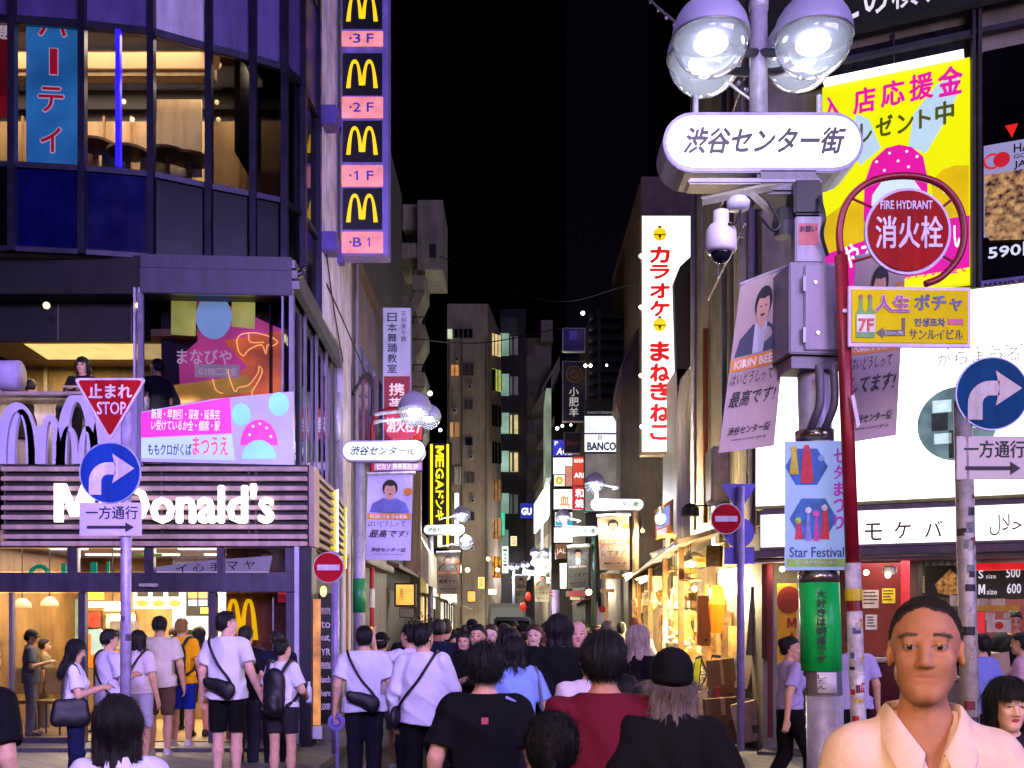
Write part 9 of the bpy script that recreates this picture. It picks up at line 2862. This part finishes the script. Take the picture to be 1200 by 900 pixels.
# the right side
fm_ = person("man in a pinkish white collared shirt in the right foreground", 1083, 2.28, H=1.786, yaw=172, look=-14, nod=-3, hair='buzz', hair_c='#3a302c', skin_c='#ab7858', top='tee', top_c='#e0c4b0', bottom_c='#2a2a30', q=0, build=.86, collar=True, head_s=.9)
person("woman in a lavender blouse and black trousers striding right past the yellow banner", 926, 10.3, 746, yaw=-78, look=-42, hair='bun', hair_c='#1c1210', top='tuck', top_c='#a79ac4', bottom_c='#08080a', legs='walk', armR='back', armL='fwd', sex='f', q=1)
person("man in a lavender shirt hidden behind the sticker covered red pole", 1000, 11.2, 738, yaw=-10, hair='short', top='tee', top_c='#aaa2cc', bottom_c='#0c0c10', legs='walk', q=2)
person("person in a blue shirt behind the right shoulder of the front man", 1150, 10.8, 742, yaw=35, hair='short', top_c='#7c84cc', bottom_c='#14141a', q=2, build=1.15)
person("kebab stand worker in black with short dark hair leaning at the counter", 1188, 12.9, 714, yaw=150, look=20, nod=20, hair='short', hair_c='#1a100c', skin_c='#b8806a', top_c='#101014', q=2)
person("dark haired person in pink standing at the right edge by the counter", 1197, 11.0, 741, yaw=60, hair='short', top_c='#c8a0b4', sex='f', q=2)
person("young woman with a black fringe low in the right corner", 1181, 4.4, H=1.50, yaw=172, look=6, nod=8, hair='bob', bulk=1.08, hair_c='#060607', skin_c='#dcae98', top_c='#1c1c22', sex='f', q=1)
# diners on the terrace of the second floor
t_ = person("dark haired woman seated at a terrace table above the shopfront", 97, 14.9, H=1.7, yaw=178, nod=12, hair='bob', top_c='#1a161a', armR='phone', armL='phone', sex='f', q=2, seat=True)
t_.location.z = Z(418, 14.9) - 1.7
t_ = person("diner with a round dark head low behind the terrace wall", 36, 14.9, H=1.7, yaw=0, hair='bowl', top_c='#2a241e', q=3, seat=True)
t_.location.z = Z(444, 14.9) - 1.7
t_ = person("diner in dark clothes seated behind the corner glass", 184, 14.75, H=1.7, yaw=60, hair='short', top_c='#20242c', q=3, seat=True)
t_.location.z = Z(420, 14.75) - 1.7
e = thing("terrace_table", "small pale table on the terrace in front of the seated woman", "table", P(90, 470, 14.6))
m = MB(); m.box(X(76, 14.6), X(104, 14.6), 14.5, 14.7, Z(456, 14.6), Z(456, 14.6) + .03); m.build("tabletop", paint('#c8b890', .5), e, bev=.008)
m = MB(); m.cyl((X(90, 14.6), 14.6, 3.86), (X(90, 14.6), 14.6, Z(456, 14.6)), .03); m.build("leg", DARKM, e)
e = thing("covered_parasol", "pale folded cover at the left end of the terrace rail", "parasol", P(8, 462, 14.4))
m = MB(); m.tube([P(-30, 440, 14.5), P(24, 440, 14.5)], [.2, .2], 14); m.build("cover", paint('#b0a4d0', .7, 0, .1, 5, .2, 20), e, smooth=True)
m = MB(); m.cyl(P(0, 464, 14.5), P(0, 452, 14.5), .03); m.build("pole", STEEL, e)
# the crowd further up the street: each a person of their own
rc = random.Random(11)
TOPS = [('black', '#0a0a0c'), ('white', '#d0ccd2'), ('grey', '#5c5c64'), ('beige', '#b8a488'), ('navy', '#12182e'), ('pale blue', '#8c98c0'), ('brown', '#4c3424'), ('olive', '#4a4a30')]
HAIRS = [('short black hair', 'short', '#0a0808'), ('a dark bob', 'bob', '#120c0a'), ('brown hair', 'short', '#3a2416'), ('long dark hair', 'long', '#0e0a0a'), ('a black cap', 'short', '#0a0808'), ('light brown hair', 'bob', '#5c4030')]
WHERE = {13: "past the middle crowd", 17: "by the restaurant end", 21: "by the tavern", 26: "below the karaoke sign", 32: "by the beige lamp", 38: "near the grey minivan"}
slots = [(13.2, 522), (13.8, 604), (13.4, 641), (14.5, 663), (14.2, 586), (13.6, 695), (16.8, 512), (17.4, 541), (16.6, 570), (17.8, 598), (17.1, 622), (16.9, 649), (17.6, 672), (18.0, 700), (17.2, 727),
   (21.0, 508), (21.6, 533), (20.8, 556), (22.0, 579), (21.3, 612), (20.6, 634), (21.8, 660), (22.2, 684), (21.0, 716), (26.0, 519), (27.0, 545), (26.4, 566), (25.5, 590), (26.8, 628), (26.1, 650), (27.2, 675), (25.8, 694),
   (32.0, 527), (33.0, 551), (32.5, 572), (31.5, 622), (33.4, 643), (32.2, 664), (38.0, 540), (39.0, 560), (37.5, 630), (38.6, 646), (39.4, 618),
   (12.2, 512), (12.8, 588), (12.4, 614), (11.8, 590), (12.0, 642), (13.0, 668), (12.6, 722), (15.4, 478), (15.0, 500), (15.6, 556), (15.2, 612), (15.8, 634), (15.3, 676), (15.9, 708), (19.0, 492), (19.4, 526), (18.8, 588), (19.6, 642), (19.2, 690), (23.8, 536), (24.2, 602), (23.6, 662), (24.4, 706), (28.6, 558), (29.2, 612), (28.8, 684)]
seen = {}
for i, (D, px) in enumerate(slots):
 tn, tc_ = TOPS[(i * 5 + i // 8) % 8]
 hn, hs, hc_ = HAIRS[(i * 5 + i // 6) % 6]
 back = rc.random() < .68
 near = min(WHERE, key=lambda k: abs(k - D))
 side = "left" if px < 560 else "middle" if px < 640 else "right"
 lab = f"{'back view' if back else 'facing us'}, {tn} top, {hn}, {side}, {WHERE[near]}"
 fem = hs in ('bob', 'long')
 person(lab, px + rc.uniform(-4, 4), D, skin_c=('#b98a6a', '#a87450', '#c49a7c', '#946446')[i % 4], bulk=.95, H=rc.uniform(1.6, 1.82) - (.08 if fem else 0), yaw=rc.uniform(-20, 20) + (0 if back else 180), hair=hs, hair_c=hc_, hat='cap' if 'cap' in hn else None,
   top='shirt' if i % 4 == 0 else 'tee', top_c=tc_, bottom='shorts' if i % 5 == 2 else 'pants', bottom_c=('#14141a', '#2c2c38', '#5c5444')[i % 3], legs=('stand', 'walk', 'step')[i % 3],
   armR=('down', 'fwd', 'back', 'bag')[i % 4], armL=('down', 'back', 'fwd', 'phone')[(i // 2) % 4], sex='f' if fem else 'm', q=3, group="people further up the street")
